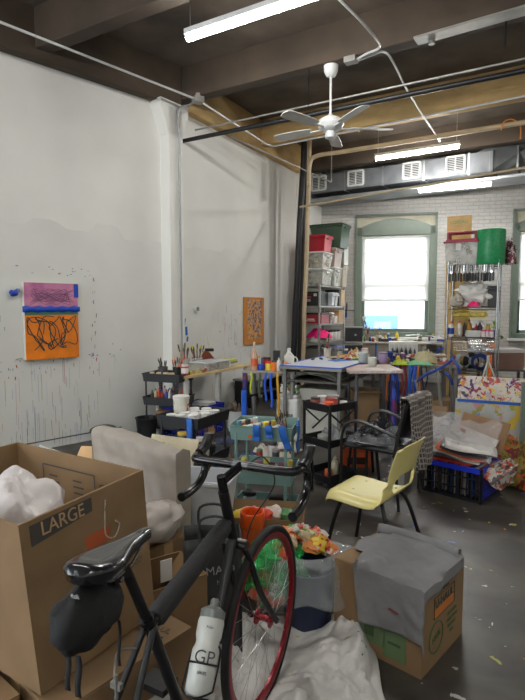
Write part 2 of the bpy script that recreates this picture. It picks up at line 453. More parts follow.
green_m = mat('sage_green_window_paint', (104, 116, 104), .5, var=.06)
spand_m = mat('cream_spandrel', (176, 172, 152), .7)
def blind_material():
    m = bpy.data.materials.new('roller_blind_fabric'); m.use_nodes = True; N = m.node_tree.nodes; L = m.node_tree.links
    N.remove(N['Principled BSDF'])
    tl = N.new('ShaderNodeBsdfTranslucent'); tl.inputs[0].default_value = (.9, .88, .84, 1)
    df = N.new('ShaderNodeBsdfDiffuse'); df.inputs[0].default_value = srgb((225, 222, 214)); tr = N.new('ShaderNodeBsdfTransparent')
    m1 = N.new('ShaderNodeMixShader'); m1.inputs[0].default_value = .3; m2 = N.new('ShaderNodeMixShader'); m2.inputs[0].default_value = .5
    L.new(tl.outputs[0], m1.inputs[1]); L.new(df.outputs[0], m1.inputs[2]); L.new(m1.outputs[0], m2.inputs[1]); L.new(tr.outputs[0], m2.inputs[2]); L.new(m2.outputs[0], N['Material Output'].inputs[0])
    return m
blind_m = blind_material()
glass_m = mat('window_glass', (235, 245, 245), .02, var=0, alpha=.12)
white_trim = mat('white_frame_paint', (205, 205, 198), .5)
def window(n, x0, x1):
    r = bpy.data.objects.new('window_%d' % n, None); C.objects.link(r); r.matrix_world = MBk; struct(r)
    b = MB(); fw = .11; W = x1-x0; zi = 3.26-.02; y0 = -.035; y1 = .16
    # side jambs, sill rail, arched head board
    b.box((x0+fw/2+.01, (y0+y1)/2, (ZB+ZT)/2-.12), (fw, y1-y0, ZT-ZB-.25)); b.box((x1-fw/2-.01, (y0+y1)/2, (ZB+ZT)/2-.12), (fw, y1-y0, ZT-ZB-.25))
    b.box(((x0+x1)/2, (y0+y1)/2, ZB+.05), (W-.02, y1-y0, .1))
    n_ = 18; pts = []
    for i in range(n_+1):
        t = i/n_; pts.append((x0+.01+(W-.02)*t, ZT-.30+.22*sin(pi*t)**.8))
    head = [(x0+.01, ZT-.42), (x1-.01, ZT-.42)]+pts[::-1]
    b.prism(head, y1-y0-.02, M=Matrix.Translation((0, y0, 0)))
    b.build('window_frame', green_m, r, bevel=.006)
    b = MB(); b.box(((x0+x1)/2, .1, ZT-.16), (W-.01, .05, .3)); b.build('spandrel', spand_m, r)
    b = MB(); e = .035
    for (cx, cz, sx, sz) in ((x0, (ZB+ZT)/2, e, ZT-ZB+.04), (x1, (ZB+ZT)/2, e, ZT-ZB+.04), ((x0+x1)/2, ZT, W+e, e)): b.box((cx, -.03, cz), (sx, .05, sz))
    b.build('outer_bead', green_m, r)
    # sashes
    ix0, ix1 = x0+fw+.01, x1-fw-.01; iz0, iz1 = ZB+.1, ZT-.42
    b = MB(); zm = iz0+(iz1-iz0)*.49; zq = iz0+(iz1-iz0)*.83
    for (a, c, z0, z1, y) in ((ix0, ix1, iz0, zm+.03, .10), (ix0, ix1, zm-.03, iz1, .13)):
        for (cx, cz, sx, sz) in ((a+.035, (z0+z1)/2, .07, z1-z0), (c-.035, (z0+z1)/2, .07, z1-z0), ((a+c)/2, z0+.035, c-a, .07), ((a+c)/2, z1-.03, c-a, .06)):
            b.box((cx, y, cz), (sx, .035, sz))
    b.box(((ix0+ix1)/2, .13, zq), (ix1-ix0, .03, .04))
    b.build('sash', green_m, r)
    b = MB(); b.box(((ix0+ix1)/2, .115, (iz0+iz1)/2), (ix1-ix0-.08, .006, iz1-iz0-.08)); b.build('pane', glass_m, r)
    b = MB(); zbl = iz0+(iz1-iz0)*.335
    b.box(((ix0+ix1)/2, .03, (zbl+iz1)/2), (ix1-ix0-.01, .002, iz1-zbl))
    bl = b.build('roller_blind', blind_m, r)
    b = MB(); b.box(((ix0+ix1)/2, .028, zbl), (ix1-ix0-.01, .016, .035)); b.cyl((ix0, .04, iz1-.02), (ix1, .04, iz1-.02), .025)
    b.build('blind_rail', white_trim, bl)
    b = MB(); b.box(((x0+x1)/2, -.05, ZB-.02), (W+.1, .2, .045)); b.build('window_sill', white_trim, r, bevel=.005)
    return r
window(1, W1a, W1b); window(2, W2a, W2b)

# beams
def run(name, P, Q, w_, z0, z1, m):
    P = Vector(P); Q = Vector(Q); d = (Q-P); n = Vector((-d.y, d.x, 0)).normalized()*w_/2
    b = MB(); vs = [P-n, Q-n, Q+n, P+n]; v = [(q.x, q.y, z0) for q in vs]+[(q.x, q.y, z1) for q in vs]
    b.add(v, [(3, 2, 1, 0), (4, 5, 6, 7), (0, 1, 5, 4), (1, 2, 6, 5), (2, 3, 7, 6), (3, 0, 4, 7)])
    return struct(b.build(name, m, bevel=.012))
def beam_from(px, py): return pz(px, py, HW)
k = 3
for (px, py, m) in ((28, 51, beam_dark), (470, 25.5, beam_dark), (460, 109, beam_gold)):
    p = pz(px, py, HW); p = p+Vector((.51, .86, 0))*.08; p.z = 0
    # back to the left wall
    for P0, DD in ((K, D1), (K, D2)):
        n_ = Vector((-DD.y, DD.x, 0)); t = (P0-p).dot(n_)/BD.dot(n_); hit = p+BD*t; sgn = (hit-P0).dot(DD)
        if sgn > -.01: A = hit
    run('trim_%d' % k, A, A+BD*8.5, .17, HW, HC+.01, m); k += 1
p = K+D2*4.15; run('trim_6', p, p+BD*6.5, .17, HW-.02, HC+.01, beam_dark)
run('trim_7', K+D1*(-.14)+N1*.06, K+D1*8.3+N1*.06, .12, 4.1, HC+.01, beam_dark)
run('trim_8', K+D2*.35+N2*.06, K+D2*4.1+N2*.06, .12, 4.12, HC+.01, beam_gold)
p = K+D1*4.2; run('trim_9', p, p+BD*8.5, .17, HW, HC+.01, beam_dark)
# steel angle bolted on the second beam
b = MB(); A = pz(416, 41, HW-.02); B = pz(540, 6, HW-.02)
b.box(((A+B)/2), ((B-A).length, .16, .02), rz=atan2((B-A).y, (B-A).x)); b.cyl(A+Vector((.15, -.02, -.04)), A+Vector((.15, -.02, .05)), .03)
tag(b.build('steel_plate', mat('galvanised_steel', (150, 148, 142), .4, .6, var=.1)), 'pale steel plate bolted under the dark ceiling beam at upper right', 'steel plate')

# ---- lamps: fluorescent battens hanging from the beams
tube_m = bpy.data.materials.new('lit_fluorescent_tube'); tube_m.use_nodes = True
_b = tube_m.node_tree.nodes['Principled BSDF']; _b.inputs['Emission Color'].default_value = (1, .98, .945, 1); _b.inputs['Emission Strength'].default_value = TUBE_POWER
steel_white = mat('white_enamel', (200, 200, 200), .4)
galv = MC['galvanised_steel']
def batten(label, P, Q, tail):
    P = Vector(P); Q = Vector(Q); d = Q-P; L = d.length; z = P.z
    t = thing('ceiling_light', label, 'ceiling light', ((P.x+Q.x)/2, (P.y+Q.y)/2, z), atan2(d.y, d.x), 'fluorescent tube lights under the ceiling')
    b = MB(); b.box((0, 0, .035), (L, .07, .05)); b.build('housing', steel_white, t, bevel=.005)
    b = MB(); b.cyl((-L/2+.02, 0, -.015), (L/2-.02, 0, -.015), .03, n=12); b.build('tube', tube_m, t)
    b = MB(); b.cyl((-L/2+.05, 0, .05), (-L/2+.05, 0, HC-z), .004, n=6); b.cyl((L/2-.05, 0, .05), (L/2-.05, 0, HC-z), .004, n=6); b.build('hanger', galv, t)
    return t
zl = 4.0
batten('longest brightest tube light, at top left of the ceiling in front of the second beam', pz(186, 37, zl), pz(186, 37, zl)+BD*1.45, '')
batten('tube light just right of the ceiling fan, above the air grilles', pz(375, 158, zl), pz(460, 145, zl), '')
batten('farthest tube light, close to the brick window wall', pz(418, 190, 3.6), pz(492, 183, 3.6), '')
# added tube lights, unseen over and behind the viewer, lifting the light level
for i, (x, y) in enumerate(((-2.6, 2.3), (-.6, -1.6), (4.2, -.8), (4.9, 4.4))):
    batten('tube light of the same row further along the ceiling, outside the picture', (x, y, zl), (x+1.25, y-.75, zl), '')

# ---- outside, seen through the window
b = MB(); b.box((2, 9, -2.6), (60, 17.5, .1)); o = b.build('street', mat('pale_pavement', (190, 190, 186), .9)); o.matrix_world = MBk; struct(o)
_q = pplane(398, 316, CO-NB*8.5, DB); xr_ = (_q-CO).dot(DB); zr_ = _q.z
b = MB(); b.box((xr_-2.2, 10, (zr_-2.6)/2), (4.4, 3, zr_+2.6)); b.box((xr_-.55, 8.48, zr_-.35), (.6, .04, .3), mi=1); b.box((xr_-1.5, 8.48, zr_-.35), (.6, .04, .3), mi=1)
o = b.build('building', [mat('pale_blue_cladding', (84, 124, 166), .8), mat('pale_panel', (120, 150, 180), .8)]); o.matrix_world = MBk
tag(o, 'low pale blue building across the street seen through the window', 'building')
b = MB(); b.box((4, 17, .35), (30, 3, 5.9)); b.box((4, 15.47, 2.6), (30, .06, 1.1), mi=1)
for i in range(9): b.box((-8+i*2.6, 15.45, 1.2), (.9, .06, .9), mi=2)
o = b.build('building', [mat('pale_render', (176, 178, 176), .9), mat('tan_brick_far', (150, 132, 118), .9), mat('pale_far_glass', (190, 200, 206), .4)]); o.matrix_world = MBk
tag(o, 'long pale building with a tan brick band, behind the low blue one', 'building')
# ================================================================== CEILING SERVICES
conduit_m = mat('white_conduit', (196, 198, 196), .4, .3, var=.05)
beige_m = mat('beige_painted_pipe', (176, 158, 128), .55, var=.08)
black_m = mat('black_painted_steel', (22, 22, 24), .45, var=.15)
def one_pipe(name, pts, r, m, label, cat='pipe', n=8):
    b = MB(); b.tube(pts, r, n); return tag(b.build(name, m), label, cat)
# conduit along the left wall, bending at the junction box
A = pd(-20, 15, 4.95); A.z = 4.07
c1 = pz(0, 22, 4.07); c2 = pz(198, 100, 4.07); c3 = pz(271, 147, 4.07)
one_pipe('conduit', [c1+(c1-c2)*.4, c1, c2+(c1-c2)*.012], .013, conduit_m, 'white conduit running under the beams above the near left wall to the junction box', 'conduit')
c4 = pz(535, 94, 4.12)
one_pipe('conduit', [c2+(c3-c2)*.02, c3+(c2-c3)*.08, c3+(c2-c3)*.02+Vector((.05, 0, 0)), c3+(c4-c3)*.04, c4], .013, conduit_m, 'white conduit from the junction box that turns right along the ochre beam', 'conduit')
b = MB(); b.box(c2, (.12, .12, .07), rz=.5); b.box(c2+Vector((0, 0, .055)), (.05, .05, .05)); tag(b.build('junction_box', galv, bevel=.004), 'grey junction box above the top of the white column', 'junction box')
dn = pd(179, 128, 6.66)
dl = Vector((dn.x, dn.y, .9))
P = [c2+Vector((-.03, .03, 0)), c2+Vector((-.12, .1, -.02)), dn+Vector((.01, -.05, .2)), dn+Vector((0, 0, -.05)), Vector((dn.x, dn.y, 2.5)), dl]
grey_con = mat('grey_conduit', (140, 142, 142), .4, .5, var=.05)
one_pipe('conduit', smoothpath(P[:4], 6)+P[4:], .014, grey_con, 'grey conduit dropping down the wall on the right of the column', 'conduit')
# second junction box by the fan
j = pz(351, 60, 4.17)
b = MB(); b.box(j, (.13, .1, .06), rz=-.55); tag(b.build('junction_box', galv, bevel=.004), 'pale junction box on the ceiling beam right of the fan mount', 'junction box')
one_pipe('conduit', smoothpath([j+Vector((.05, .0, 0)), pz(366, 54, 4.15), pz(379, 48, 4.13), pz(377, 40, 4.1), pz(360, 20, 4.1), pz(335, -5, 4.1), pz(310, -30, 4.1)], 5), .012, conduit_m, 'white conduit curling from the box by the fan towards the top of the picture', 'conduit')
one_pipe('conduit', smoothpath([j+Vector((.06, .03, 0)), pz(372, 55, 4.16), pz(384, 52, 4.13), pz(393, 62, 4.1), pz(410, 95, 4.1), pz(440, 141, 4.05)], 5), .012, conduit_m, 'white conduit running from the fan box back towards the second tube light', 'conduit')
# black pipe from the wall
bp0 = pplane(183, 141, K, D2); bp1 = bp0+BD*7.0
one_pipe('pipe', [bp0, bp1], .028, black_m, 'long black pipe crossing from the left wall behind the ceiling fan')
one_pipe('pipe', [bp0+BD*.2+Vector((0, .04, .12)), bp1+Vector((0, .04, .12))], .012, galv, 'thin steel conduit running just above the long black pipe')
# beige pipes
bpA = pz(310, 157, 4.05)
one_pipe('pipe', smoothpath([Vector((bpA.x-.02, bpA.y+.02, 3.6)), Vector((bpA.x, bpA.y, 3.95)), bpA+BD*.12, bpA+BD*.5], 5)+[bpA+BD*4.5], .035, beige_m, 'thick beige pipe crossing under the ceiling behind the second tube light', 'pipe')
a = pd(300, 207, 9.0); c = pd(535, 166, 6.8)
one_pipe('pipe', [a, c], .018, beige_m, 'thin beige pipe slanting in front of the brick wall below the air grilles')
a = pz(231, 137, 4.0); c = pd(331, 182, 9.6)
one_pipe('pipe', [pz(236, 126, 4.1), a+Vector((.02, .0, -.01)), c], .012, galv, 'thin grey pipe slanting from the ceiling beam down to the black standpipes', 'pipe')
# corner standpipes
def vpipe(px0, py0, px1, py1, Y, r, m, label):
    p0 = pd(px0, py0, Y); p1 = pd(px1, py1, Y); d = (p0-p1)
    t = (HC-.02-p0.z)/d.z; p0 = p0+d*t; t = -p1.z/d.z; p1 = p1+d*t
    b = MB(); k_ = 9; pts = [p1+(p0-p1)*i/k_+Vector((rnd.uniform(-.01, .01), 0, 0)) for i in range(k_+1)]; pts[0].z = .0
    b.tube(pts, r, 10); return tag(b.build('standpipe', m), label, 'pipe', None)
vpipe(303.5, 160, 295, 330, 9.3, .055, black_m, 'thick black standpipe in the far left corner, leftmost of the dark pipes')
vpipe(306, 160, 300, 330, 9.42, .045, mat('brown_black_pipe', (40, 34, 30), .6, var=.2), 'dark brown standpipe close behind the thick black one')
vpipe(309.5, 160, 303.5, 345, 9.15, .038, beige_m, 'beige standpipe in front of the storage shelf, right of the black ones')
# air duct with grilles, hung in front of the window wall
d0 = pz(318, 184, 3.98); d1 = pz(455, 165, 3.98); dd = (d1-d0).normalized(); dn_ = Vector((dd.y, -dd.x, 0))
ang = atan2(dd.y, dd.x)
t = thing('air_duct', 'galvanised rectangular air duct with four white grilles in front of the brick wall', 'air duct', (d0.x, d0.y, 3.98), ang)
ductm = mat('galvanised_duct', (150, 155, 158), .35, .75, var=.18, scale=3)
ductd = mat('dark_duct_side', (112, 115, 118), .5, .5, var=.2, scale=3)
b = MB(); L_ = (d1-d0).length
b.box((L_/2+.1, .3, 0), (L_+1.0, .5, .34)); b.build('duct_body', ductd, t, bevel=.01)
b = MB(); b.box((L_/2+1.2, .42, -.27), (L_+3.2, .62, .05)); b.build('duct_tray', ductm, t, bevel=.005)
for i in range(6):
    b = MB(); b.box((-.2+i*.75, .3, 0), (.03, .53, .37)); b.build('seam', ductm, t)
wh = mat('white_grille', (196, 198, 196), .5)
for px, py in ((318, 184.6), (355, 178), (411, 171), (455, 165)):
    s_ = (pplane(px, py, d0, dd)-d0).dot(dd)
    g = MB(); W_, H_ = .3, .26
    for (x, z, sx, sz) in ((-W_/2, 0, .035, H_), (W_/2, 0, .035, H_), (0, -H_/2, W_, .035), (0, H_/2, W_, .035), (0, 0, .02, H_)): g.box((x, 0, z), (sx, .025, sz))
    for q in range(7): g.box((0, .0, -H_/2+.04+q*.03), (W_-.04, .012, .008))
    go = g.build('grille', wh, t); go.location = (s_, .03, .02)
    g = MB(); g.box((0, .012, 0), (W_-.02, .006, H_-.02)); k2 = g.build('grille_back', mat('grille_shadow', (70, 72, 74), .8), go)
# duct elbow at right
b = MB(); q = L_+.35
b.add([(q, .05, .17), (q+.55, .25, .5), (q+.75, .25, .2), (q+.2, .05, -.17), (q, .55, .17), (q+.55, .7, .5), (q+.75, .7, .2), (q+.2, .55, -.17)], [(0, 1, 2, 3), (7, 6, 5, 4), (0, 4, 5, 1), (1, 5, 6, 2), (2, 6, 7, 3), (3, 7, 4, 0)])
b.build('elbow', ductm, t)
b = MB(); b.tube([(q+.9, -.2, .15)]+[(q+.9+x, -.2, .15+.05*sin(x*20)) for x in (.1, .2, .3)], .05, 8); b.build('flexible_hose', mat('black_hose', (24, 24, 26), .6), t)
# orange cable loop
oc = pd(510, 124, 7.4)
one_pipe('cable', smoothpath([oc+Vector((-.12, 0, -.08)), oc+Vector((-.08, 0, .03)), oc+Vector((.03, 0, .06)), oc+Vector((.14, 0, -.02)), oc+Vector((.15, 0, -.2))], 6), .009, mat('orange_cable', (216, 130, 30), .5), 'orange cable looped over the beige pipe at upper right', 'cable', 6)
# hanging hooks and drop rods
for (px, py, z, L__, lb) in ((384, 47, HW, .0, ''),):
    pass

# ceiling fan at rest
fm = pz(331, 66, HW)
t = thing('ceiling_fan', 'white ceiling fan with five blades and a pull chain', 'ceiling fan', (fm.x, fm.y, 0), .35+pi/5)
white_fan = mat('fan_white', (205, 207, 205), .35)
b = MB(); b.lathe([(.02, 4.08), (.05, 4.09), (.075, 4.14), (.08, 4.2)], n=24); b.build('canopy_mount', white_fan, t)
b = MB(); b.cyl((0, 0, 3.66), (0, 0, 4.1), .013); b.build('downrod', white_fan, t)
b = MB(); b.lathe([(.02, 3.42), (.055, 3.43), (.06, 3.47), (.05, 3.5), (.1, 3.515), (.13, 3.54), (.15, 3.575), (.13, 3.62), (.08, 3.65), (.03, 3.67), (.013, 3.7)], n=28); b.build('motor_housing', white_fan, t)
for i in range(5):
    M = Matrix.Rotation(2*pi*i/5+.35, 4, 'Z')
    b = MB()
    prof = [(.22, .05), (.3, .066), (.5, .074), (.64, .074), (.69, .06), (.705, .02)]
    top = [(x, y) for x, y in prof]+[(x, -y) for x, y in prof[::-1]]
    n = len(top); Mt = M @ Matrix.Translation((0, 0, 3.535)) @ Matrix.Rotation(R(12), 4, 'X')
    b.add([(x, y, 0) for x, y in top]+[(x, y, .008) for x, y in top], [tuple(range(n-1, -1, -1)), tuple(range(n, 2*n))]+[(i_, (i_+1) % n, (i_+1) % n+n, i_+n) for i_ in range(n)], Mt)
    bl = b.build('blade', mat('fan_blade_off_white', (190, 190, 182), .45), t)
    b = MB(); b.box((.17, 0, 3.53), (.14, .035, .01), M=M); b.build('blade_bracket', white_fan, bl)
b = MB(); b.cyl((.04, 0, 3.0), (.04, 0, 3.43), .0025, n=5); b.lathe([(.002, 2.96), (.008, 2.97), (.003, 3.0)], c=(.04, 0, 0), n=8); b.build('pull_chain', galv, t)
# pull cord left of the fan
one_pipe('hanging_rod', [pz(309, 69, HW), pd(308, 110, fm.y-.1)], .005, black_m, 'thin dark rod hanging from the beam left of the fan mount', 'rod', 6)
a = pz(506, 20, HW); one_pipe('hanging_rod', [a, a-Vector((0, 0, .25))], .008, black_m, 'short dark rod hanging below the steel plate at upper right', 'rod', 6)

# thermostat, second canvas
p = pplane(196, 309, K, D2); t = thing('thermostat', 'small round white thermostat on the wall above the wooden table', 'thermostat', p, GR)
M = Matrix.Rotation(-pi/2+0, 4, 'Y') 
b = MB(); b.cyl((0, 0, 0), (.03, 0, 0), .055, n=20); b.build('body', white_fan, t); b = MB(); b.cyl((.028, 0, 0), (.036, 0, 0), .03, n=16); b.build('dial', mat('grey_dial', (120, 122, 122), .5), t)

# near canvas on the left wall
def wall_frame(P0, D, Nn, pxa, pxb, pya, pyb):
    a = pplane(pxa, pyb, P0, D); c = pplane(pxb, pyb, P0, D); top = pplane(pxa, pya, P0, D)
    return a, c, top
a, c, tp = wall_frame(K, D1, N1, 24, 77, 282, 360)
W_ = (c-a).length; H_ = tp.z-a.z
t = thing('painting', 'square canvas painting, orange with black scribbles below a pink top and blue tape band', 'painting', (a.x, a.y, a.z), atan2(-D1.y, -D1.x))
off = -.055   # the canvas stands off the wall towards the room (local -y)
b = MB(); b.box((W_/2, off/2, H_/2), (W_, abs(off)*.96, H_)); b.build('stretcher', mat('raw_canvas_edge', (206, 202, 192), .8), t, bevel=.003)
b = MB(); b.box((W_/2, off-.002, H_*.29), (W_-.004, .004, H_*.58)); orng = b.build('orange_panel', mat('orange_paint', (226, 124, 20), .5, var=.1, scale=8), t)
b = MB(); b.box((W_/2, off-.002, H_*.815), (W_-.004, .004, H_*.36)); b.build('pink_panel', mat('pink_paint_under_film', (206, 140, 168), .25, c2=(172, 100, 142), scale=7, bump=.3, bscale=20), t)
b = MB(); b.box((W_/2, off-.002, H_*.60), (W_-.004, .004, H_*.05)); b.build('green_band', mat('green_paint', (52, 108, 92), .5), t)
b = MB()
b.grid(lambda u, v: (-.02+(W_+.04)*u, off-.006-.003*sin(u*37+v*9), H_*(.615+.075*v+.006*sin(u*30)*(1 if v > .5 else -1))), 24, 2); b.build('blue_band', mat('blue_painters_tape', (28, 70, 176), .45, var=.15, scale=20), t, solid=.002)
b = MB(); b.box((W_-.02, off-.006, H_*.9), (.05, .004, H_*.18)); b.build('tape_strip', MC['blue_painters_tape'], t)
rr = random.Random(12); line_m = mat('dark_scribble_paint', (40, 62, 62), .5)
b = MB()
for s in range(4):
    cx = W_*(.18+.21*s); pts = []
    for i in range(17):
        an = i*.9+s; pts.append((min(W_-.03, max(.03, cx+.085*cos(an*1.0)+.03*sin(i*1.7+s)+rr.uniform(-.02, .02))), off-.006, min(H_*.55, max(.1, H_*(.33+.014*(s % 2)*3)+.17*sin(an*.73+s)+.04*sin(i*2.3)))))
    b.tube(smoothpath(pts, 4), .0052, 5)
b.build('scribble', line_m, t)
b = MB(); pts = [(W_*(.5+.38*sin(i*1.9)+.05*sin(i*5)), off-.006, H_*(.82+.11*sin(i*2.7+1))) for i in range(31)]; b.tube(smoothpath(pts, 4), .002, 5); b.build('thin_scribble', mat('purple_grey_line', (110, 70, 110), .5), t)
# scrap stuck beside the canvas
p = pplane(12, 293, K, D1)
t = thing('tape_wad', 'crumpled wad of blue tape stuck to the wall left of the pink and orange canvas', 'tape', p, atan2(-D1.y, -D1.x))
b = MB(); b.blob((0, -.04, 0), (.1, .07, .07), amp=.5, seed=3, n=10); b.build('wad', MC['blue_painters_tape'], t)
b = MB(); b.blob((.05, -.03, .03), (.05, .04, .05), amp=.5, seed=5, n=8); b.build('film_scrap', mat('pale_purple_film', (150, 140, 180), .4), t)

a, c, tp = wall_frame(K, D2, N2, 243, 262.5, 297, 345)
W_ = (c-a).length; H_ = tp.z-a.z
t = thing('painting', 'tall narrow orange painting with dense blue and grey marks on the far left wall', 'painting', a, atan2(D2.y, D2.x))
b = MB(); b.box((W_/2, -.015, H_/2), (W_, .028, H_)); b.build('panel', mat('tan_orange_paint', (178, 118, 58), .6, c2=(196, 126, 50), scale=6), t)
b = MB(); b.box((W_*.5, -.031, H_*.53), (W_*.7, .003, H_*.84)); b.build('painted_field', splat('blue_orange_marks', (196, 132, 64), [(60, 84, 150), (136, 150, 170), (70, 80, 90), (214, 150, 60)], scale=16, dens=.5, seed=4), t)
# ================================================================== BUILDERS FOR THE STUDIO'S THINGS
chrome = mat('chrome_wire', (168, 170, 170), .25, .9, var=.05)
clear_m = film('clear_tote_plastic', (214, 214, 206), .38, .2, .2, 9)
clear_lid = mat('frosted_lid', (205, 206, 200), .35, var=.06)
blk_pl = mat('black_plastic', (30, 31, 33), .4, var=.15)
blk_st = mat('black_powder_coat', (26, 27, 29), .4, var=.1)
card = mat('kraft_cardboard', (130, 104, 73), .8, var=.06, scale=5, bump=.1, bscale=30)
card_in = mat('kraft_cardboard_worn', (134, 106, 74), .85, var=.08)
paper = mat('white_paper', (212, 212, 206), .7, var=.04)
blue_pl = mat('royal_blue_plastic', (24, 40, 150), .35, var=.12)
blue_tape = mat('blue_tape', (26, 80, 156), .6)
MM = {}
def PM(c, rough=.4, **k):
    key = 'paint_%d_%d_%d_%d' % (*c, int(rough*100))
    return mat(key, c, rough, **k)

def tote(label, M, p, size, body, lid, name='storage_tote', cat='storage bin', rz=0, inner=None, handle=None, group=None):
    w_, d_, h = size
    t = thing(name, label, cat, M @ Vector(p), M.to_euler().z+rz, group)
    b = MB(); b.tray((0, 0, 0), (w_*.94, d_*.94, h-.03), .004, .86, rim=.03); b.build('body', body, t, bevel=.006)
    b = MB(); b.box((0, 0, h-.015), (w_, d_, .022)); b.box((0, 0, h-.002), (w_*.86, d_*.86, .016)); b.build('lid', lid, t, bevel=.008)
    for s in (-1, 1):
        b = MB(); b.box((s*w_*.475, 0, h-.07), (.03, d_*.3, .03)); b.build('handle', handle or lid, t, bevel=.006)
    if inner:
        b = MB(); 
        for i in range(4): b.blob((rnd.uniform(-.15, .15)*w_, rnd.uniform(-.15, .15)*d_, h*(.22+.13*i)), (w_*.72, d_*.72, h*.32), amp=.12, seed=rnd.random()*9, n=12)
        b.build('contents', inner, t)
    return t
def bottle(label, P, r, h, body, cap, name='bottle', cat='bottle', band=None, group=None, neck=.35, rz=0):
    t = thing(name, label, cat, P, rz, group)
    b = MB(); b.lathe([(r*.9, 0), (r, r*.12), (r, h*.62), (r*.85, h*.7), (r*neck, h*.82), (r*neck, h*.86)], n=14); b.build('body', body, t)
    b = MB(); b.lathe([(r*neck*1.15, h*.86), (r*neck*1.15, h*.92), (r*neck*.5, h*.94), (r*neck*.35, h)], n=12); b.build('cap', cap, t)
    if band: b = MB(); b.lathe([(r*1.02, h*.15), (r*1.02, h*.55)], n=14); b.build('paper_band', band, t)
    return t
def jar(label, P, r, h, body, lid, name='paint_jar', cat='jar', band=None, group=None):
    t = thing(name, label, cat, P, 0, group)
    b = MB(); b.lathe([(r*.92, 0), (r, h*.06), (r, h*.8), (r*.9, h*.85)], n=14); b.build('body', body, t)
    b = MB(); b.lathe([(r*.96, h*.83), (r*.98, h*.98), (r*.9, h)], n=14); b.build('lid', lid, t)
    if band: b = MB(); b.lathe([(r*1.02, h*.2), (r*1.02, h*.68)], n=14); b.build('paper_band', band, t)
    return t
wood_h = mat('brush_handle_wood', (186, 142, 92), .5); brist = mat('brush_bristle', (70, 50, 36), .8)
def brush_proto():
    t = thing('paintbrush', 'wooden handled paintbrush standing in a jar on the wooden table', 'paintbrush', (0, 0, 0), 0, 'paintbrushes in the jars on the wooden table')
    b = MB(); b.tube([(0, 0, 0), (0, 0, .08), (0, 0, .15), (0, 0, .2)], [.003, .006, .004, .005], 6); b.build('handle', wood_h, t)
    b = MB(); b.cyl((0, 0, .2), (0, 0, .235), .006, .008, 8); b.build('ferrule', chrome, t)
    b = MB(); b.cyl((0, 0, .235), (0, 0, .28), .009, .005, 8); b.build('bristles', brist, t)
    return t
brush0 = brush_proto(); brush_used = [False]
def brush_cup(label, P, r, h, m, n, hand, brs, blabel, bgroup, spread=.3, s=1.0, cname='brush_cup'):
    t = thing(cname, label, 'cup', P, 0)
    b = MB(); b.lathe([(.0, .003), (r*.9, .003), (r, h), (r*.93, h), (r*.85, .006), (0, .006)], n=16); b.build('cup_wall', m, t)
    b = MB(); b.tube(arc((0, 0, h), r*1.0, 0, 2*pi, 16, (1, 0, 0), (0, 1, 0))[:-1], .002, 5, closed=True); b.build('rim', m, t)
    for i in range(n):
        a = rnd.uniform(0, 2*pi); q = rnd.uniform(.1, .62)*r; tl = rnd.uniform(.05, spread)
        loc = Vector(P)+Vector((cos(a)*q*.5, sin(a)*q*.5, .008))
        d = dup(brush0, loc, label=blabel, group=bgroup, rot=(tl*sin(a)*-1, tl*cos(a), 0), scale=s*rnd.uniform(.85, 1.1),
                mat_={'handle': hand[i % len(hand)], 'bristles': brs[i % len(brs)]})
    return t
def block(name, label, cat, M, p, size, m, rz=0, bevel=.004, group=None, extra=None):
    """a closed carton or case with a lid seam and a face panel"""
    t = thing(name, label, cat, M @ Vector(p), M.to_euler().z+rz, group)
    w_, d_, h = size
    b = MB(); b.box((0, 0, h*.41), (w_*.985, d_*.985, h*.82)); b.build('body', m, t, bevel=bevel)
    b = MB(); b.box((0, 0, h*.91), (w_, d_, h*.18)); b.build('lid', extra or m, t, bevel=bevel)
    return t
def cloth(name, label, cat, P, size, m, rz=0, amp=.5, seed=1, cuts=28, thick=.004, group=None):
    """crumpled heap of fabric: a lumpy sheet folded over itself, resting on z=0"""
    w_, d_, h = size
    b = MB()
    def fn(u, v):
        x = (u-.5); y = (v-.5); r = sqrt(x*x+y*y)*2
        e = max(0, 1-min(1, r*.98)**3)
        q = Vector((x*4+seed*5, y*4-seed*3, seed))
        f = noise.noise(q)*.5+abs(noise.noise(q*2.3))*.8+.45*abs(noise.noise(q*5))+.2*noise.noise(q*10)
        return (x*w_*(1+.25*noise.noise(q*.7)), y*d_*(1+.25*noise.noise(q*.6+Vector((9, 0, 0)))), max(.002, h*e*(.5+amp*1.25*f)))
    b.grid(fn, cuts, cuts)
    o = b.build(name, m, loc=P, rot=rz, solid=thick, off=1)
    return tag(o, label, cat, group)
def cart_unit(label, c, rz, w_, d_, zs, th, m, name='utility_cart', flat=False):
    t = thing(name, label, 'cart', (c[0], c[1], 0), rz)
    for k, z in enumerate(zs):
        b = MB(); b.tray((0, 0, z-th), (w_, d_, th), .003, .95, rim=.008); b.build('tray', m, t, bevel=.004)
    for sx in (-1, 1):
        for sy in (-1, 1):
            b = MB(); x = sx*(w_/2-.02); y = sy*(d_/2-.03)
            xo = x if flat else sx*(w_/2-.045)
            yo = sy*(d_/2+.0) if flat else sy*(d_/2-.012)
            b.cyl((xo, yo, .05), (xo, yo, zs[0]-(0 if flat else th*.5)), .011 if not flat else .014, n=8); b.build('post', m, t)
            b = MB(); b.cyl((x-.012, y, .032), (x+.012, y, .032), .03, n=14); wz = b.build('caster', blk_pl, t)
            b = MB(); b.cyl((x-.013, y, .032), (x+.013, y, .032), .01, n=8); b.cyl((x, y, .06), (x, y, .09), .01, n=8); b.build('caster_hub', chrome, wz)
    return t

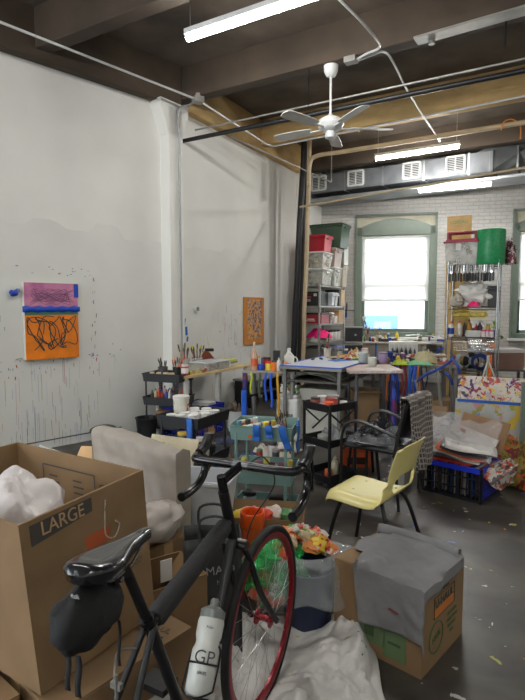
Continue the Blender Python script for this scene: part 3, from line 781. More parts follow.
# ================================================================== STORAGE SHELF IN THE FAR LEFT CORNER
SLo = Vector((1.035, 9.6, 0)); SL = Matrix.Translation(SLo) @ Matrix.Rotation(GR, 4, 'Z')
t = thing('storage_shelf', 'tall galvanised shelf unit packed with bins, far left corner behind the beige standpipe', 'shelf', SLo, GR)
for x in (-.45, 0):
    for y in (0, 1.3):
        b = MB(); b.box((x, y, .99), (.03, .03, 1.98)); b.build('post', galv, t)
for z in (1.97, 1.59, 1.26, .91, .55, .15):
    b = MB(); b.box((-.225, .65, z-.015), (.45, 1.3, .028)); b.build('shelf', galv, t, bevel=.003)
G = PM
tote('clear lidded bin with white fabric, bottom of the front stack on the corner shelf', SL, (-.15, .26, 1.972), (.44, .5, .30), clear_m, clear_lid, inner=G((190, 190, 180), .8))
tote('clear lidded bin with beige fabric, middle of the front stack on the corner shelf', SL, (-.15, .26, 2.276), (.44, .5, .30), clear_m, clear_lid, inner=G((176, 164, 140), .8))
tote('small red lidded bin on top of the two clear bins', SL, (-.12, .24, 2.58), (.42, .40, .30), G((168, 28, 44), .3), G((186, 40, 56), .35))
tote('clear bin holding green things, lowest of the middle stack on the corner shelf', SL, (-.12, .78, 1.972), (.4, .42, .36), clear_m, clear_lid, inner=G((86, 140, 96), .6))
tote('greyish pink storage bin under the dark green tote', SL, (-.12, .78, 2.336), (.42, .42, .36), G((168, 150, 142), .4), G((176, 160, 150), .4))
tote('large dark green tote with latched lid, topmost on the corner shelf', SL, (-.14, .86, 2.70), (.70, .5, .46), G((58, 78, 62), .4), G((50, 70, 56), .4))
tote('beige bin with a pale blue sticker at the back end of the corner shelf', SL, (-.1, 1.2, 1.972), (.34, .28, .42), G((176, 166, 146), .5), G((184, 176, 158), .5))
t = block('metal_case', 'silver and black metal case standing on the beige bin', 'case', SL, (-.08, 1.16, 2.396), (.34, .24, .46), mat('brushed_case_metal', (170, 170, 160), .4, .5), extra=G((40, 40, 42)))
b = MB(); b.cyl((0, -.13, .33), (0, -.115, .33), .03, n=14); b.build('round_lock', blk_pl, t)
t = block('storage_case', 'black crate with grey and red markings on the second shelf', 'crate', SL, (-.24, .3, 1.592), (.4, .46, .26), blk_pl)
b = MB(); b.box((-.02, -.238, .1), (.12, .006, .05)); b.build('grey_sticker', G((150, 140, 140)), t); b = MB(); b.box((.0, -.238, .16), (.1, .006, .03)); b.build('red_sticker', G((180, 40, 50)), t)
b = MB(); b.box((.13, -.238, .2), (.06, .006, .05)); b.build('latch', G((190, 190, 190)), t)
for i, (y, c, l) in enumerate(((.62, (196, 200, 206), 'pale grey'), (.8, (206, 208, 204), 'white'))):
    tote('%s upright file bin behind the black crate on the second shelf' % l, SL, (-.1, y, 1.592), (.3, .14, .25), G(c), G(c), name='file_bin')
t = block('flat_case', 'black flat case standing beside the file bins', 'case', SL, (-.12, .98, 1.592), (.3, .1, .32), blk_pl)
block('wooden_box', 'pale wooden box with dark knobs at the end of the second shelf', 'box', SL, (-.1, 1.16, 1.592), (.26, .2, .32), G((196, 168, 124), .6))
t = block('tool_case', 'red tool case with black lid on the third shelf', 'tool box', SL, (-.2, .28, 1.262), (.42, .4, .2), G((150, 24, 30), .4), extra=blk_pl)
b = MB(); b.box((0, -.205, .08), (.14, .006, .02)); b.box((0, -.205, .05), (.17, .006, .014)); b.build('pale_markings', G((220, 200, 200)), t)
tote('clear red-striped box on the third shelf beside the red tool case', SL, (-.1, .58, 1.262), (.3, .14, .2), clear_m, clear_lid, inner=G((190, 60, 70)), name='clear_box')
block('small_carton', 'small white carton on the third shelf', 'box', SL, (-.08, .76, 1.262), (.24, .16, .13), G((214, 200, 196), .6))
t = block('wooden_crate', 'small wooden crate at the end of the third shelf', 'crate', SL, (-.1, 1.04, 1.262), (.28, .3, .24), G((172, 132, 84), .6))
b = MB(); b.box((0, -.152, .12), (.1, .008, .03)); b.build('hand_slot', G((50, 36, 24)), t)
cloth('folded_fabric', 'grey folded fabric pile under the magenta cloth on the fourth shelf', 'fabric', SL@Vector((-.2, .3, .912)), (.44, .5, .14), G((150, 148, 140), .9), GR, seed=4)
cloth('magenta_cloth', 'bright magenta cloth thrown over the grey fabric on the fourth shelf', 'cloth', SL@Vector((-.16, .36, .99)), (.5, .42, .2), G((232, 22, 122), .7), GR, seed=2.5)
for i, y in enumerate((.74, .95, 1.14)):
    jar(('white jar with black lid, nearest of three on the fourth shelf', 'white jar with black lid, middle of three on the fourth shelf', 'white jar with black lid, farthest of three on the fourth shelf')[i],
        SL@Vector((-.09, y, .912)), .075, .2, G((206, 204, 198)), blk_pl, name='supply_jar', group='white jars on the corner shelf')
tote('clear tub on the fifth shelf of the corner unit', SL, (-.1, 1.0, .552), (.34, .4, .24), clear_m, G((120, 130, 190)), name='clear_tub')
tote('grey bin on the fifth shelf of the corner unit', SL, (-.2, .4, .552), (.4, .5, .26), G((120, 116, 110)), G((100, 98, 96)))

# black drawers with steel edges right of the shelf
bc = pz(350, 357, .55)
for i, (z, l) in enumerate(((.62, 'lower'), (.93, 'upper'))):
    t = thing('flight_case', '%s of two black cases with steel edges right of the corner shelf' % l, 'case', (1.66, 9.55, z), GR*.3)
    b = MB(); b.box((0, 0, .14), (.31, .3, .27)); b.build('body', blk_pl, t, bevel=.006)
    b = MB()
    for zz in (.012, .272): b.box((0, 0, zz), (.33, .32, .016))
    b.build('steel_edge', galv, t); b = MB(); b.cyl((.03, -.17, .14), (.03, -.148, .14), .022, n=12); b.build('lock', chrome, t)
t = thing('low_cabinet', 'grey low cabinet carrying the two black cases', 'cabinet', (1.66, 9.6, 0), GR*.3)
b = MB(); b.box((0, 0, .31), (.36, .42, .618)); b.build('body', G((120, 118, 112), .5), t, bevel=.006); b = MB(); b.box((0, -.215, .32), (.32, .012, .5)); dr = b.build('door', G((110, 108, 104), .5), t); b = MB(); b.box((.12, -.228, .4), (.012, .015, .1)); b.build('handle', galv, dr)

# ================================================================== CHROME SHELF ON THE RIGHT
SRo = Vector((2.744, 7.827, 0)); SR = Matrix.Translation(SRo) @ Matrix.Rotation(GR, 4, 'Z'); SW, SD = .68, .45
t = thing('wire_shelf', 'chrome wire shelf unit between the two windows, stacked with studio supplies', 'shelf', SRo, GR)
for x in (0, SW):
    for y in (0, SD):
        b = MB(); b.cyl((x, y, 0), (x, y, 2.24), .014, n=10); b.build('post', chrome, t)
def wire_shelf(z):
    b = MB()
    for y in (0, SD): b.tube([(0, y, z), (SW, y, z)], .008, 6); b.tube([(0, y, z-.035), (SW, y, z-.035)], .007, 6)
    for x in (0, SW): b.tube([(x, 0, z), (x, SD, z)], .005, 6); b.tube([(x, 0, z-.035), (x, SD, z-.035)], .004, 6)
    for i in range(1, 24): b.tube([(SW*i/24, 0, z), (SW*i/24, SD, z)], .0025, 4)
    for y in (0, SD):
        for i in range(24): b.tube([(SW*i/24, y, z), (SW*(i+.5)/24, y, z-.035), (SW*(i+1)/24, y, z)], .002, 4)
    return b.build('wire_deck', chrome, t)
for z in (2.17, 1.56, 1.12, .62, .2): wire_shelf(z)
maroon = G((140, 26, 50), .4)
t = thing('storage_tote', 'clear bin of tools with a maroon handled lid on top of the wire shelf', 'storage bin', SR@Vector((.17, .2, 2.18)), GR)
b = MB(); b.tray((0, 0, 0), (.46, .38, .33), .004, .92, rim=.02); b.build('body', clear_m, t)
b = MB(); b.box((0, 0, .335), (.5, .42, .03)); b.box((-.0, 0, .36), (.44, .36, .03)); b.build('lid', maroon, t, bevel=.008)
b = MB(); 
for s in (-1, 1): b.box((s*.19, -.05, .42), (.04, .2, .12))
b.box((0, -.05, .475), (.42, .2, .03)); b.build('handle', maroon, t, bevel=.01)
b = MB()
for i in range(16): b.box((rnd.uniform(-.17, .17), rnd.uniform(-.13, .13), rnd.uniform(.03, .28)), (rnd.uniform(.05, .13), rnd.uniform(.03, .1), rnd.uniform(.02, .07)), rz=rnd.uniform(0, 3))
b.build('contents', splat('mixed_tools', (120, 118, 116), [(60, 62, 66), (180, 176, 168), (150, 120, 80)], scale=9, seed=2), t)
b = MB(); b.box((-.04, -.19, .26), (.07, .004, .09)); b.build('paper_sticker', paper, t)
t = thing('plastic_roll', 'large roll of green plastic wrap standing on top of the wire shelf', 'roll', SR@Vector((.555, .14, 2.175)), .2)
b = MB(); b.lathe([(.04, .0), (.19, 0), (.2, .02), (.2, .47), (.19, .495), (.04, .495), (.04, 0)], n=36); b.build('wound_film', mat('green_bubble_film', (22, 124, 70), .3, c2=(40, 148, 92), scale=30, bump=.4, bscale=80), t)
b = MB(); b.lathe([(.038, .002), (.038, .493), (.033, .493), (.033, .002), (.038, .002)], n=18); b.build('core', card, t)
# flattened carton standing behind
t = thing('cardboard_sheet', 'tan cardboard carton panel standing behind the clear bin with the maroon lid', 'cardboard', SR@Vector((.06, .52, 0)), GR)
b = MB(); b.box((0, 0, 1.49), (.36, .03, 2.96)); b.build('panel', G((200, 166, 110), .8), t); text('printed_text', 'LOREAU', .07, G((120, 130, 70)), t, frame((0, -.018, 2.87), (1, 0, 0), (0, 0, 1)))
b = MB(); b.box((0, -.017, 2.87), (.26, .002, .09)); b.build('printed_box', G((186, 166, 104)), t)
cloth('patterned_bag', 'black and white patterned fabric bag hanging at the right end of the wire shelf top', 'bag', SR@Vector((.8, .3, 2.18)), (.16, .2, .42), splat('leopard_fabric', (196, 190, 186), [(40, 36, 40), (110, 30, 50)], scale=22, dens=.5), .3, seed=6)
cloth('silver_bag', 'silver plastic bag behind the green roll on the wire shelf', 'bag', SR@Vector((.72, .52, 2.42)), (.36, .2, .16), mat('silver_film', (190, 192, 190), .25, .3, bump=.5, bscale=20), .1, seed=7.3)
# spring clamps hanging from the front rail
for _i in (0,): pass
ct = thing('spring_clamp', 'black spring clamp with chrome jaws hanging in the row under the top wire shelf', 'clamp', SR@Vector((.05, -.02, 2.15)), GR, 'spring clamps hung in a row on the wire shelf')
b = MB(); b.box((-.017, 0, -.03), (.02, .035, .11), rz=.2); b.box((.017, 0, -.03), (.02, .035, .11), rz=-.2); b.build('jaw', chrome, ct, bevel=.004)
b = MB(); b.cyl((0, -.02, -.085), (0, .02, -.085), .02, n=12); b.build('pivot', chrome, ct)
b = MB(); b.box((-.019, 0, -.155), (.03, .04, .13)); b.box((.021, 0, -.15), (.028, .04, .12)); b.build('grip', blk_pl, ct, bevel=.006)
for i in range(1, 8): dup(ct, SR@Vector((.05+i*.078, -.02, 2.15+rnd.uniform(-.01, .005))), GR+rnd.uniform(-.5, .5))
b = MB(); b.blob((0, 0, .17), (.5, .32, .36), amp=.28, seed=3.1, n=40, freq=2.6, flat=-.16)
for k_ in (-1, 1): b.tube(smoothpath([(k_*.05-.05, 0, .3), (k_*.09-.05, 0, .40), (k_*.02-.05, .02, .42)], 4), [.02]*8+[.008], 6)
tag(b.build('plastic_bag', mat('white_bag_plastic', (205, 203, 196), .35, bump=.5, bscale=15), loc=SR@Vector((.36, .2, 1.568)), rot=GR), 'white crumpled plastic bag filling the second wire shelf', 'plastic bag')
b = MB(); b.blob((0, 0, .085), (.2, .2, .18), amp=.25, seed=1.7, n=24, freq=3, flat=-.08); tag(b.build('paper_bundle', G((180, 172, 158), .8), loc=SR@Vector((.12, .08, 1.568)), rot=GR), 'grey white bundle of paper at left on the second wire shelf', 'paper')
cloth('pink_cloth', 'small hot pink cloth on the second wire shelf', 'cloth', SR@Vector((.36, .05, 1.57)), (.17, .1, .09), G((238, 40, 120), .7), GR, seed=2.2)
tote('dark box at the right end of the second wire shelf', SR, (.6, .25, 1.568), (.14, .3, .3), G((50, 48, 50)), G((60, 58, 60)), name='dark_box', cat='box')
def basket(label, x, y, z, w_, d_, h, m):
    t = thing('wire_basket', label, 'basket', SR@Vector((x, y, z)), GR); b = MB()
    for k in range(4):
        zz = h*k/3; f = .9+.1*k/3; b.tube([(-w_/2*f, -d_/2*f, zz), (w_/2*f, -d_/2*f, zz), (w_/2*f, d_/2*f, zz), (-w_/2*f, d_/2*f, zz)], .003 if k < 3 else .005, 5, closed=True)
    for i in range(13):
        x_ = -w_/2+w_*i/12
        for s in (-1, 1): b.tube([(x_*.9, s*d_/2*.9, 0), (x_, s*d_/2, h)], .002, 4)
    for i in range(7): y_ = -d_/2+d_*i/6; b.tube([(-w_/2*.9, y_*.9, 0), (w_/2*.9, y_*.9, 0)], .002, 4)
    b.build('wire_mesh', m, t); return t
basket('yellow wire basket hanging under the second wire shelf', .3, .2, 1.40, .5, .34, .11, G((196, 170, 50), .4))
b = MB(); b.box((0, 0, .04), (.45, .3, .07)); o = b.build('yellow_mesh_pad', splat('yellow_mesh', (190, 168, 60), [(150, 130, 40), (214, 196, 110)], scale=20), loc=SR@Vector((.3, .2, 1.412)), rot=GR, bevel=.02); tag(o, 'yellow mesh netting lying in the yellow wire basket', 'netting')
basket('chrome wire basket hanging under the third wire shelf', .36, .2, .92, .56, .36, .13, chrome)
bottle('white glue bottle with blue band and orange cap on the third wire shelf', SR@Vector((.05, .08, 1.128)), .045, .23, G((214, 210, 196)), G((226, 96, 40)), band=G((30, 60, 150)), name='glue_bottle')
bottle('white glue bottle with orange cap on the third wire shelf, behind the first', SR@Vector((.15, .22, 1.128)), .045, .23, G((210, 206, 192)), G((226, 96, 40)), band=G((200, 196, 180)), name='glue_bottle')
for i in range(5):
    b = MB(); b.tray((0, 0, 0), (.22, .2, .03), .003, .85); tag(b.build('palette_tray', clear_lid, loc=SR@Vector((.36, .14, 1.128+i*.014)), rot=GR+.03*i, bevel=.003), 'white plastic palette tray stacked on the third wire shelf', 'tray', 'stack of palette trays on the wire shelf')
for i, (x, y, c, l) in enumerate(((.5, .1, (196, 40, 90), 'crimson'), (.56, .13, (222, 60, 120), 'pink'), (.61, .08, (232, 40, 130), 'magenta'), (.53, .24, (150, 40, 50), 'dark red'))):
    jar('%s lidded paint jar at right on the third wire shelf' % l, SR@Vector((x, y, 1.128)), .034, .1, G((214, 200, 198)), G(c))
for i, (x, y, h, c, l) in enumerate(((.27, .36, .26, (170, 130, 40), 'ochre'), (.42, .36, .22, (60, 40, 60), 'dark plum'), (.2, .38, .2, (90, 92, 96), 'grey'))):
    bottle('%s bottle at the back of the third wire shelf' % l, SR@Vector((x, y, 1.128)), .04, h, G(c), G((60, 60, 60)))
# fourth deck: fans, coils, level
for i, (x, c, l) in enumerate(((.46, (30, 50, 110), 'dark blue coiled hose on the fourth wire shelf, beside the orange level'), (.24, (150, 156, 160), 'grey coiled cable on the fourth wire shelf'), (.36, (26, 26, 30), 'black coiled cable on the fourth wire shelf'))):
    t = thing('coil', l, 'coil', SR@Vector((x, .1+.06*i, .63)), GR+.3*i); b = MB()
    for k in range(5): b.tube(arc((0, k*.018, .125), .085+.008*k, 0, 2*pi, 20)[:-1], .009, 6, closed=True)
    b.build('windings', G(c), t); b = MB(); b.box((0, .04, .04), (.02, .1, .03)); b.build('tie', blk_pl, t)
t = thing('spirit_level', 'orange spirit level standing upright against the front of the wire shelf', 'level', SR@Vector((.61, -.05, .54)), GR); b = MB(); b.box((0, 0, .17), (.06, .02, .34)); b.build('bar', G((224, 96, 24)), t, bevel=.003)
for z in (.06, .17, .28): b = MB(); b.cyl((0, -.013, z), (0, .0, z), .015, n=12); b.build('vial', G((180, 160, 40)), t)
tag(MB().box((.09, .2, .03), (.16, .3, .06)).build('black_tray', blk_pl, loc=SR@Vector((0, 0, .628)), rot=GR, bevel=.006), 'black shallow tray at left on the fourth wire shelf', 'tray')
tote('black bin on the bottom deck of the wire shelf', SR, (.34, .22, .205), (.5, .36, .3), blk_pl, blk_pl)

# ================================================================== COUNTER UNDER THE WINDOW
ctr = Matrix.Translation(s0 := (CO+DB*2.05+NB*.42)) @ Matrix.Rotation(RB, 4, 'Z')
t = thing('counter', 'long pale work counter under the window, edged with blue tape', 'counter', ctr.translation, RB)
b = MB(); b.box((0, 0, .865), (2.5, .7, .03)); b.build('worktop', G((196, 190, 176), .5), t, bevel=.004)
b = MB(); b.box((-.55, -.31, .68), (1.3, .03, .33)); b.build('front_board', G((132, 126, 114), .6), t)
for x in (-1.2, 0, 1.2):
    for y in (-.3, .3): b = MB(); b.box((x, y, .425), (.05, .05, .85)); b.build('leg', G((150, 146, 136), .5), t)
for x in (-.86, -.6, -.48, -.3): b = MB(); b.box((x, -.352 if False else -.33, .72), (.03, .006, rnd.uniform(.16, .3))); b.build('tape_strip', blue_tape, t)
def onctr(x, y, z=.882): return ctr@Vector((x, y, z))
# white parts drawers on the counter's near side
t = thing('drawer_cabinet', 'white small parts cabinet with a row of dark bottles in front of the window', 'cabinet', pz(403, 357, .78), RB)
b = MB(); b.box((0, .1, .12), (.44, .2, .24)); b.build('body', G((206, 204, 196), .5), t, bevel=.005)
for i in range(6):
    b = MB(); b.box((-.17+i*.068, -.005, .12), (.05, .014, .16)); d = b.build('drawer', G((190, 188, 182), .4), t); b = MB(); b.box((-.17+i*.068, -.016, .12), (.014, .012, .014)); b.build('knob', blk_pl, d)
t = thing('stand_table', 'low grey stand carrying the white parts cabinet', 'table', pz(403, 357, .78)*1-Vector((0, 0, .78)), RB)
b = MB(); b.box((0, .1, .764), (.6, .4, .03)); b.build('tabletop', G((110, 104, 96)), t)
for x in (-.27, .27):
    for y in (-.07, .27): b = MB(); b.box((x, y, .375), (.04, .04, .75)); b.build('leg', G((90, 88, 84)), t)
for i in range(6):
    p = pz(392+i*6, 353, .88); p = pz(403, 357, .78)+Vector((-.17+.068*i, -.035, 0))
    bottle('small dark bottle in the row in front of the white parts cabinet', p, .022, .16, G((50, 56, 66)), G((90, 94, 100)), name='small_bottle', group='dark bottles lined up before the parts cabinet')
# brush pots, rolls, papers on the counter
mix = [wood_h, G((60, 40, 30)), G((150, 40, 40)), G((196, 180, 150))]
brush_cup('grey pot of paintbrushes on the counter at the left side of the window', onctr(-1.05, .05), .06, .13, G((120, 110, 104)), 7, mix, [brist, G((150, 120, 80))], 'paintbrush in the grey pot at the left side of the window', 'paintbrushes in the grey pot on the counter', s=1.1)
brush_cup('cream pot of paintbrushes on the counter right of the grey pot', onctr(-.82, -.1), .055, .12, G((190, 178, 150)), 6, mix, [brist, G((196, 180, 60))], 'paintbrush in the cream pot below the window', 'paintbrushes in the cream pot on the counter')
bottle('yellow squeeze bottle on the counter below the window', onctr(-.45, 0), .035, .2, G((226, 206, 40)), G((214, 190, 40)), name='squeeze_bottle')
for i, (x, w_, c, l) in enumerate(((.1, .5, (206, 204, 198), 'white'), (.55, .7, (196, 192, 184), 'cream'), (.8, .5, (150, 130, 140), 'mauve'))):
    b = MB(); b.cyl((-w_/2, 0, .035), (w_/2, 0, .035), .035, n=16); b2 = b.build('paper_roll', G(c, .6), loc=onctr(x, .1-.1*i), rot=RB+.1*i); tag(b2, '%s paper roll lying on the counter below the window' % l, 'paper roll')
for i in range(6):
    b = MB(); b.box((0, 0, .003), (.5-.03*i, .34, .006)); tag(b.build('paper_sheet', G((204-6*i, 204-4*i, 196)), loc=onctr(.42+.03*i, -.17, .883+.0075*i), rot=RB+rnd.uniform(-.3, .3)), 'loose pale paper sheet in the pile at the right of the counter', 'paper', 'loose sheets on the window counter')
block('box_radio', 'flat black tray of pencils on the counter left of the yellow bottle', 'tray', ctr, (-.64, -.2, .882), (.3, .14, .06), G((54, 48, 44)))
t = thing('desk_lamp', 'black desk lamp arm standing at the left edge of the window', 'lamp', onctr(-1.02, .2), 0); b = MB(); b.cyl((0, 0, 0), (0, 0, .02), .06, n=16); b.build('base', blk_pl, t)
b = MB(); b.tube([(0, 0, .02), (-.05, 0, .3), (-.09, 0, .42)], .012, 8); b.build('arm', blk_pl, t); b = MB(); b.lathe([(.02, 0), (.05, .09)], c=(-.1, 0, .4)); b.build('lamp_shade', paper, t)
for i in range(9):
    x = rnd.uniform(-.2, 1.1)
    jar('small mixed-colour pot among the clutter at the back of the counter', onctr(x, rnd.uniform(.14, .3)), .03, rnd.uniform(.06, .14), G(rnd.choice([(200, 196, 190), (170, 60, 50), (60, 90, 150), (90, 130, 100)])), G((200, 200, 200)), name='small_pot', group='small pots at the back of the window counter')
# blue handled cable at wall, small socket
t = thing('wall_bracket', 'black wall bracket with blue grip between the corner shelf and the window', 'bracket', pplane(347, 308, CO, DB)+NB*.03, RB); b = MB(); b.tube([(0, 0, .1), (0, -.03, .0), (-.01, -.03, -.1)], .012, 6); b.build('arm', blk_pl, t); b = MB(); b.cyl((-.01, -.03, -.1), (-.01, -.03, -.2), .022, n=8); b.build('grip', G((30, 60, 140)), t)
one_pipe('wall_cable', [pplane(343, 310, CO, DB)+NB*.015, pplane(357, 311, CO, DB)+NB*.015], .006, G((60, 60, 60)), 'short dark cable on the brick wall left of the window', 'cable', 5)

# plant, flower pot and carton at the right window
p = Vector((3.75, 8.2, 0)); 
t = thing('side_table', 'small table by the right window carrying the carton and plant', 'table', p, RB); b = MB(); b.box((0, 0, .6), (.7, .5, .03)); b.build('tabletop', G((90, 80, 72)), t)
for x in (-.3, .3):
    for y in (-.2, .2): b = MB(); b.box((x, y, .29), (.04, .04, .585)); b.build('leg', G((70, 64, 60)), t)
t = block('carton', 'brown carton with a white top at the right edge under the plant', 'box', Matrix.Translation(p), (.05, 0, .617), (.46, .34, .3), G((120, 92, 80), .8), extra=G((190, 184, 180), .7))
t = thing('potted_plant', 'green leafy plant in an orange pot in front of the right window', 'plant', p+Vector((-.14, .02, .918)), 0); b = MB(); b.lathe([(.05, 0), (.075, .1), (.08, .11), (.07, .11), (.06, .03)], n=18); b.build('pot', G((226, 130, 40)), t)
lf = mat('leaf_green', (86, 128, 50), .5, c2=(150, 176, 80), scale=9); b = MB(); st = MB()
for i in range(26):
    a = rnd.uniform(0, 6.28); r_ = rnd.uniform(.04, .2); z = rnd.uniform(.14, .42); tip = Vector((cos(a)*r_, sin(a)*r_*.7, z)); st.tube([(0, 0, .05), (tip*.5+Vector((0, 0, .06))), tip], .003, 4)
    Ml = Matrix.Translation(tip) @ Matrix.Rotation(a, 4, 'Z') @ Matrix.Rotation(rnd.uniform(-.4, .7), 4, 'Y')
    b.grid(lambda u, v: (.11*u, (v-.5)*.06*sin(pi*min(1, u*.93+.07)), .02*sin(pi*u)-.25*abs(v-.5)*.03), 5, 2, M=Ml)
b.build('leaves', lf, t, solid=.001); st.build('stems', G((96, 120, 60)), t)
# ================================================================== TABLES, CARTS AND CHAIRS
# ---- wooden table along the far left wall
TWo = pz(186, 376.5, .75); TW = Matrix.Translation((TWo.x, TWo.y, 0)) @ Matrix.Rotation(GR+pi/2, 4, 'Z')   # x along the wall, y towards it
t = thing('wooden_table', 'narrow pale wooden table with white legs against the far left wall', 'table', (TWo.x, TWo.y, 0), GR+pi/2)
b = MB(); b.box((.75, .25, .735), (1.5, .5, .03)); b.build('tabletop', mat('pale_plywood', (206, 180, 132), .55, var=.1, scale=4, stretch=(1, 6, 1)), t, bevel=.003)
for x in (.05, .72, 1.42):
    for y in (.04, .46): b = MB(); b.box((x, y, .36), (.045, .045, .72)); b.build('leg', G((204, 204, 200), .5), t, bevel=.003)
tabh = [wood_h, G((206, 170, 110)), G((60, 44, 36)), G((200, 60, 50)), G((30, 30, 34))]
tabb = [brist, G((190, 170, 110)), G((40, 36, 34)), G((210, 200, 60))]
def onT(px, py, z=.752): return pz(px, py, z)
glassy = film('jar_glass', (200, 206, 206), .45, .08, .2, 6)
brush_cup('glass jar of long paintbrushes at the near end of the wooden table, left', TW@Vector((.50, .40, .752)), .07, .15, glassy, 9, tabh, tabb, 'paintbrush in the left glass jar on the wooden table', 'paintbrushes in the left glass jar', s=1.15)
brush_cup('glass jar of paintbrushes at the near end of the wooden table, right', TW@Vector((.78, .40, .752)), .075, .14, glassy, 11, tabh[::-1], tabb[::-1], 'paintbrush in the right glass jar on the wooden table', 'paintbrushes in the right glass jar', s=1.05)
b = MB(); b.prism([(-.13, .0), (.13, 0), (.1, .1), (.03, .19), (-.04, .21), (-.1, .09)], .08); b.box((.03, .04, .22), (.12, .06, .04), mi=1)
o = b.build('wooden_form', [G((130, 66, 40), .4), G((36, 30, 28), .5)], loc=TW@Vector((1.02, .40, .752)), rot=.2, bevel=.008); tag(o, 'reddish brown shaped wooden block with dark top on the wooden table', 'block')
t = thing('clear_box', 'clear plastic box with frosted lid lying on the wooden table', 'box', TW@Vector((.74, .17, .752)), GR+pi/2)
b = MB(); b.tray((0, 0, 0), (.5, .3, .1), .004, .95, rim=.012); b.build('body', clear_m, t); b = MB(); b.box((0, 0, .106), (.5, .3, .014)); b.build('lid', G((196, 202, 206), .25), t, bevel=.005)
jar('red and white paint can at the near end of the wooden table', TW@Vector((.07, .07, .752)), .045, .13, G((196, 52, 56)), G((206, 204, 200)), name='paint_can', cat='can', band=paper)
jar('white tub right of the clear box on the wooden table', TW@Vector((1.06, .1, .752)), .04, .09, G((204, 202, 196)), G((210, 208, 204)))
for i, (c, l) in enumerate((((196, 198, 190), 'white'), ((110, 130, 90), 'green'), ((196, 190, 70), 'yellow green'))):
    b = MB(); b.box((0, 0, .014), (.26, .2, .026)); tag(b.build('book', [G(c)], loc=TW@Vector((1.27, .24, .752+.028*i)), rot=GR+pi/2+.06*i, bevel=.003), '%s book in the small stack on the wooden table' % l, 'book', 'books stacked on the wooden table')
for i in range(9):
    x = rnd.uniform(.1, .75); jar('small pot in the row along the front edge of the wooden table', TW@Vector((.16+.085*i, .06+rnd.uniform(-.02, .02), .752)), .02, rnd.uniform(.03, .06), G(rnd.choice([(170, 150, 110), (120, 110, 100), (190, 180, 60), (150, 90, 60), (160, 165, 170)])), G((150, 150, 150)), group='small pots along the wooden table edge', name='small_pot')
# blue crate and white bucket below
t = thing('plastic_crate', 'royal blue open crate under the wooden table', 'crate', TW@Vector((.32, .12, 0)), GR+pi/2-.1)
def crate(t, w_, d_, h, m, m2=None):
    b = MB()
    for z0, z1 in ((h-.045, h),):
        for (cx, cy, sx, sy) in ((0, -d_/2, w_, .014), (0, d_/2, w_, .014), (-w_/2, 0, .014, d_), (w_/2, 0, .014, d_)): b.box((cx, cy, (z0+z1)/2), (sx, sy, z1-z0))
    b.build('rim', m, t, bevel=.003)
    b = MB(); n = 14; b.box((0, 0, .006), (w_, d_, .012))
    for s in (-1, 1): b.box((0, s*d_/2, .012), (w_, .01, .024)); b.box((s*w_/2, 0, .012), (.01, d_, .024))
    for i in range(n+1):
        x = -w_/2+w_*i/n; wd = .03 if i in (0, n, 5, 9) else .007
        for s in (-1, 1): b.box((x, s*d_/2, h/2), (wd, .008, h))
    for i in range(9):
        y = -d_/2+d_*i/8; wd = .03 if i in (0, 8) else .007
        for s in (-1, 1): b.box((s*w_/2, y, h/2), (.008, wd, h))
    for k in (1, 2): 
        for s in (-1, 1): b.box((0, s*d_/2, h*k/3), (w_, .007, .012)); b.box((s*w_/2, 0, h*k/3), (.007, d_, .012))
    b.build('grid_side', m2 or m, t)
crate(t, .62, .42, .36, blue_pl)
for s_x in (-1, 1): b = MB(); b.box((.31*s_x, 0, .2), (.004, .4, .3)); b.build('end_panel', blue_pl, t)
cloth('cardboard_scraps', 'brown scraps filling the blue crate under the wooden table', 'scraps', TW@Vector((.32, .12, .02)), (.5, .34, .3), card_in, seed=3.7)
block('toolbox_lid', 'white box lying in the right end of the blue crate', 'box', TW, (.5, .1, .3), (.16, .26, .07), G((196, 196, 192)))
t = thing('bucket', 'white bucket of brown brushes under the right end of the wooden table', 'bucket', pz(236.5, 431, 0), 0)
b = MB(); b.lathe([(0, .005), (.1, .005), (.13, .25), (.135, .25), (.14, .27), (.125, .27), (.115, .05), (0, .04)], n=24); b.build('pail', G((190, 190, 186), .4), t)
b = MB(); b.tube(arc((0, 0, .25), .14, pi, 2*pi, 12, (1, 0, 0), (0, .5, .6)), .003, 5); b.build('bail', chrome, t)
b = MB()
for i in range(14): b.blob((rnd.uniform(-.09, .09), rnd.uniform(-.09, .09), rnd.uniform(.25, .33)), (.05, .05, .1), amp=.3, seed=i, n=8)
tag(b.build('brush_bundle', G((100, 88, 74), .8), loc=t.location), 'bundle of brown brush heads standing in the white bucket', 'brushes')
t.location.z = .0

# ---- black cart against the left wall (holds pens and bottles)
CA = (-1.13, 6.28); RA = R(-20); MA = Matrix.Translation((CA[0], CA[1], 0)) @ Matrix.Rotation(RA, 4, 'Z')
cart_unit('black three-tier cart by the column at the near end of the wooden table', CA, RA, .50, .38, (.78, .5, .22), .10, G((42, 43, 46), .5))
meshc = G((70, 70, 72), .4)
brush_cup('dark grey mesh cup of black markers on the black cart by the column', MA@Vector((-.09, .02, .69)), .06, .15, meshc, 9, [blk_pl], [blk_pl], 'black marker in the dark mesh cup on the cart by the column', 'black markers in the mesh cup', s=.85, cname='pen_cup')
brush_cup('black cup of orange and red handled brushes on the black cart by the column', MA@Vector((.1, .03, .69)), .055, .15, blk_pl, 9, [G((226, 90, 30)), G((190, 40, 40)), G((40, 60, 130)), wood_h], [G((226, 100, 40)), G((60, 60, 60))], 'coloured brush in the black cup on the cart by the column', 'brushes in the black cup on the cart', s=.9, cname='pen_cup')
for i in range(4): jar('small cream pot on the top tray of the cart by the column', MA@Vector((-.16+.09*i, -.11, .69)), .03, .1, G((206, 190, 160)), G((200, 180, 150)), group='cream pots on the black cart by the column', name='small_pot')
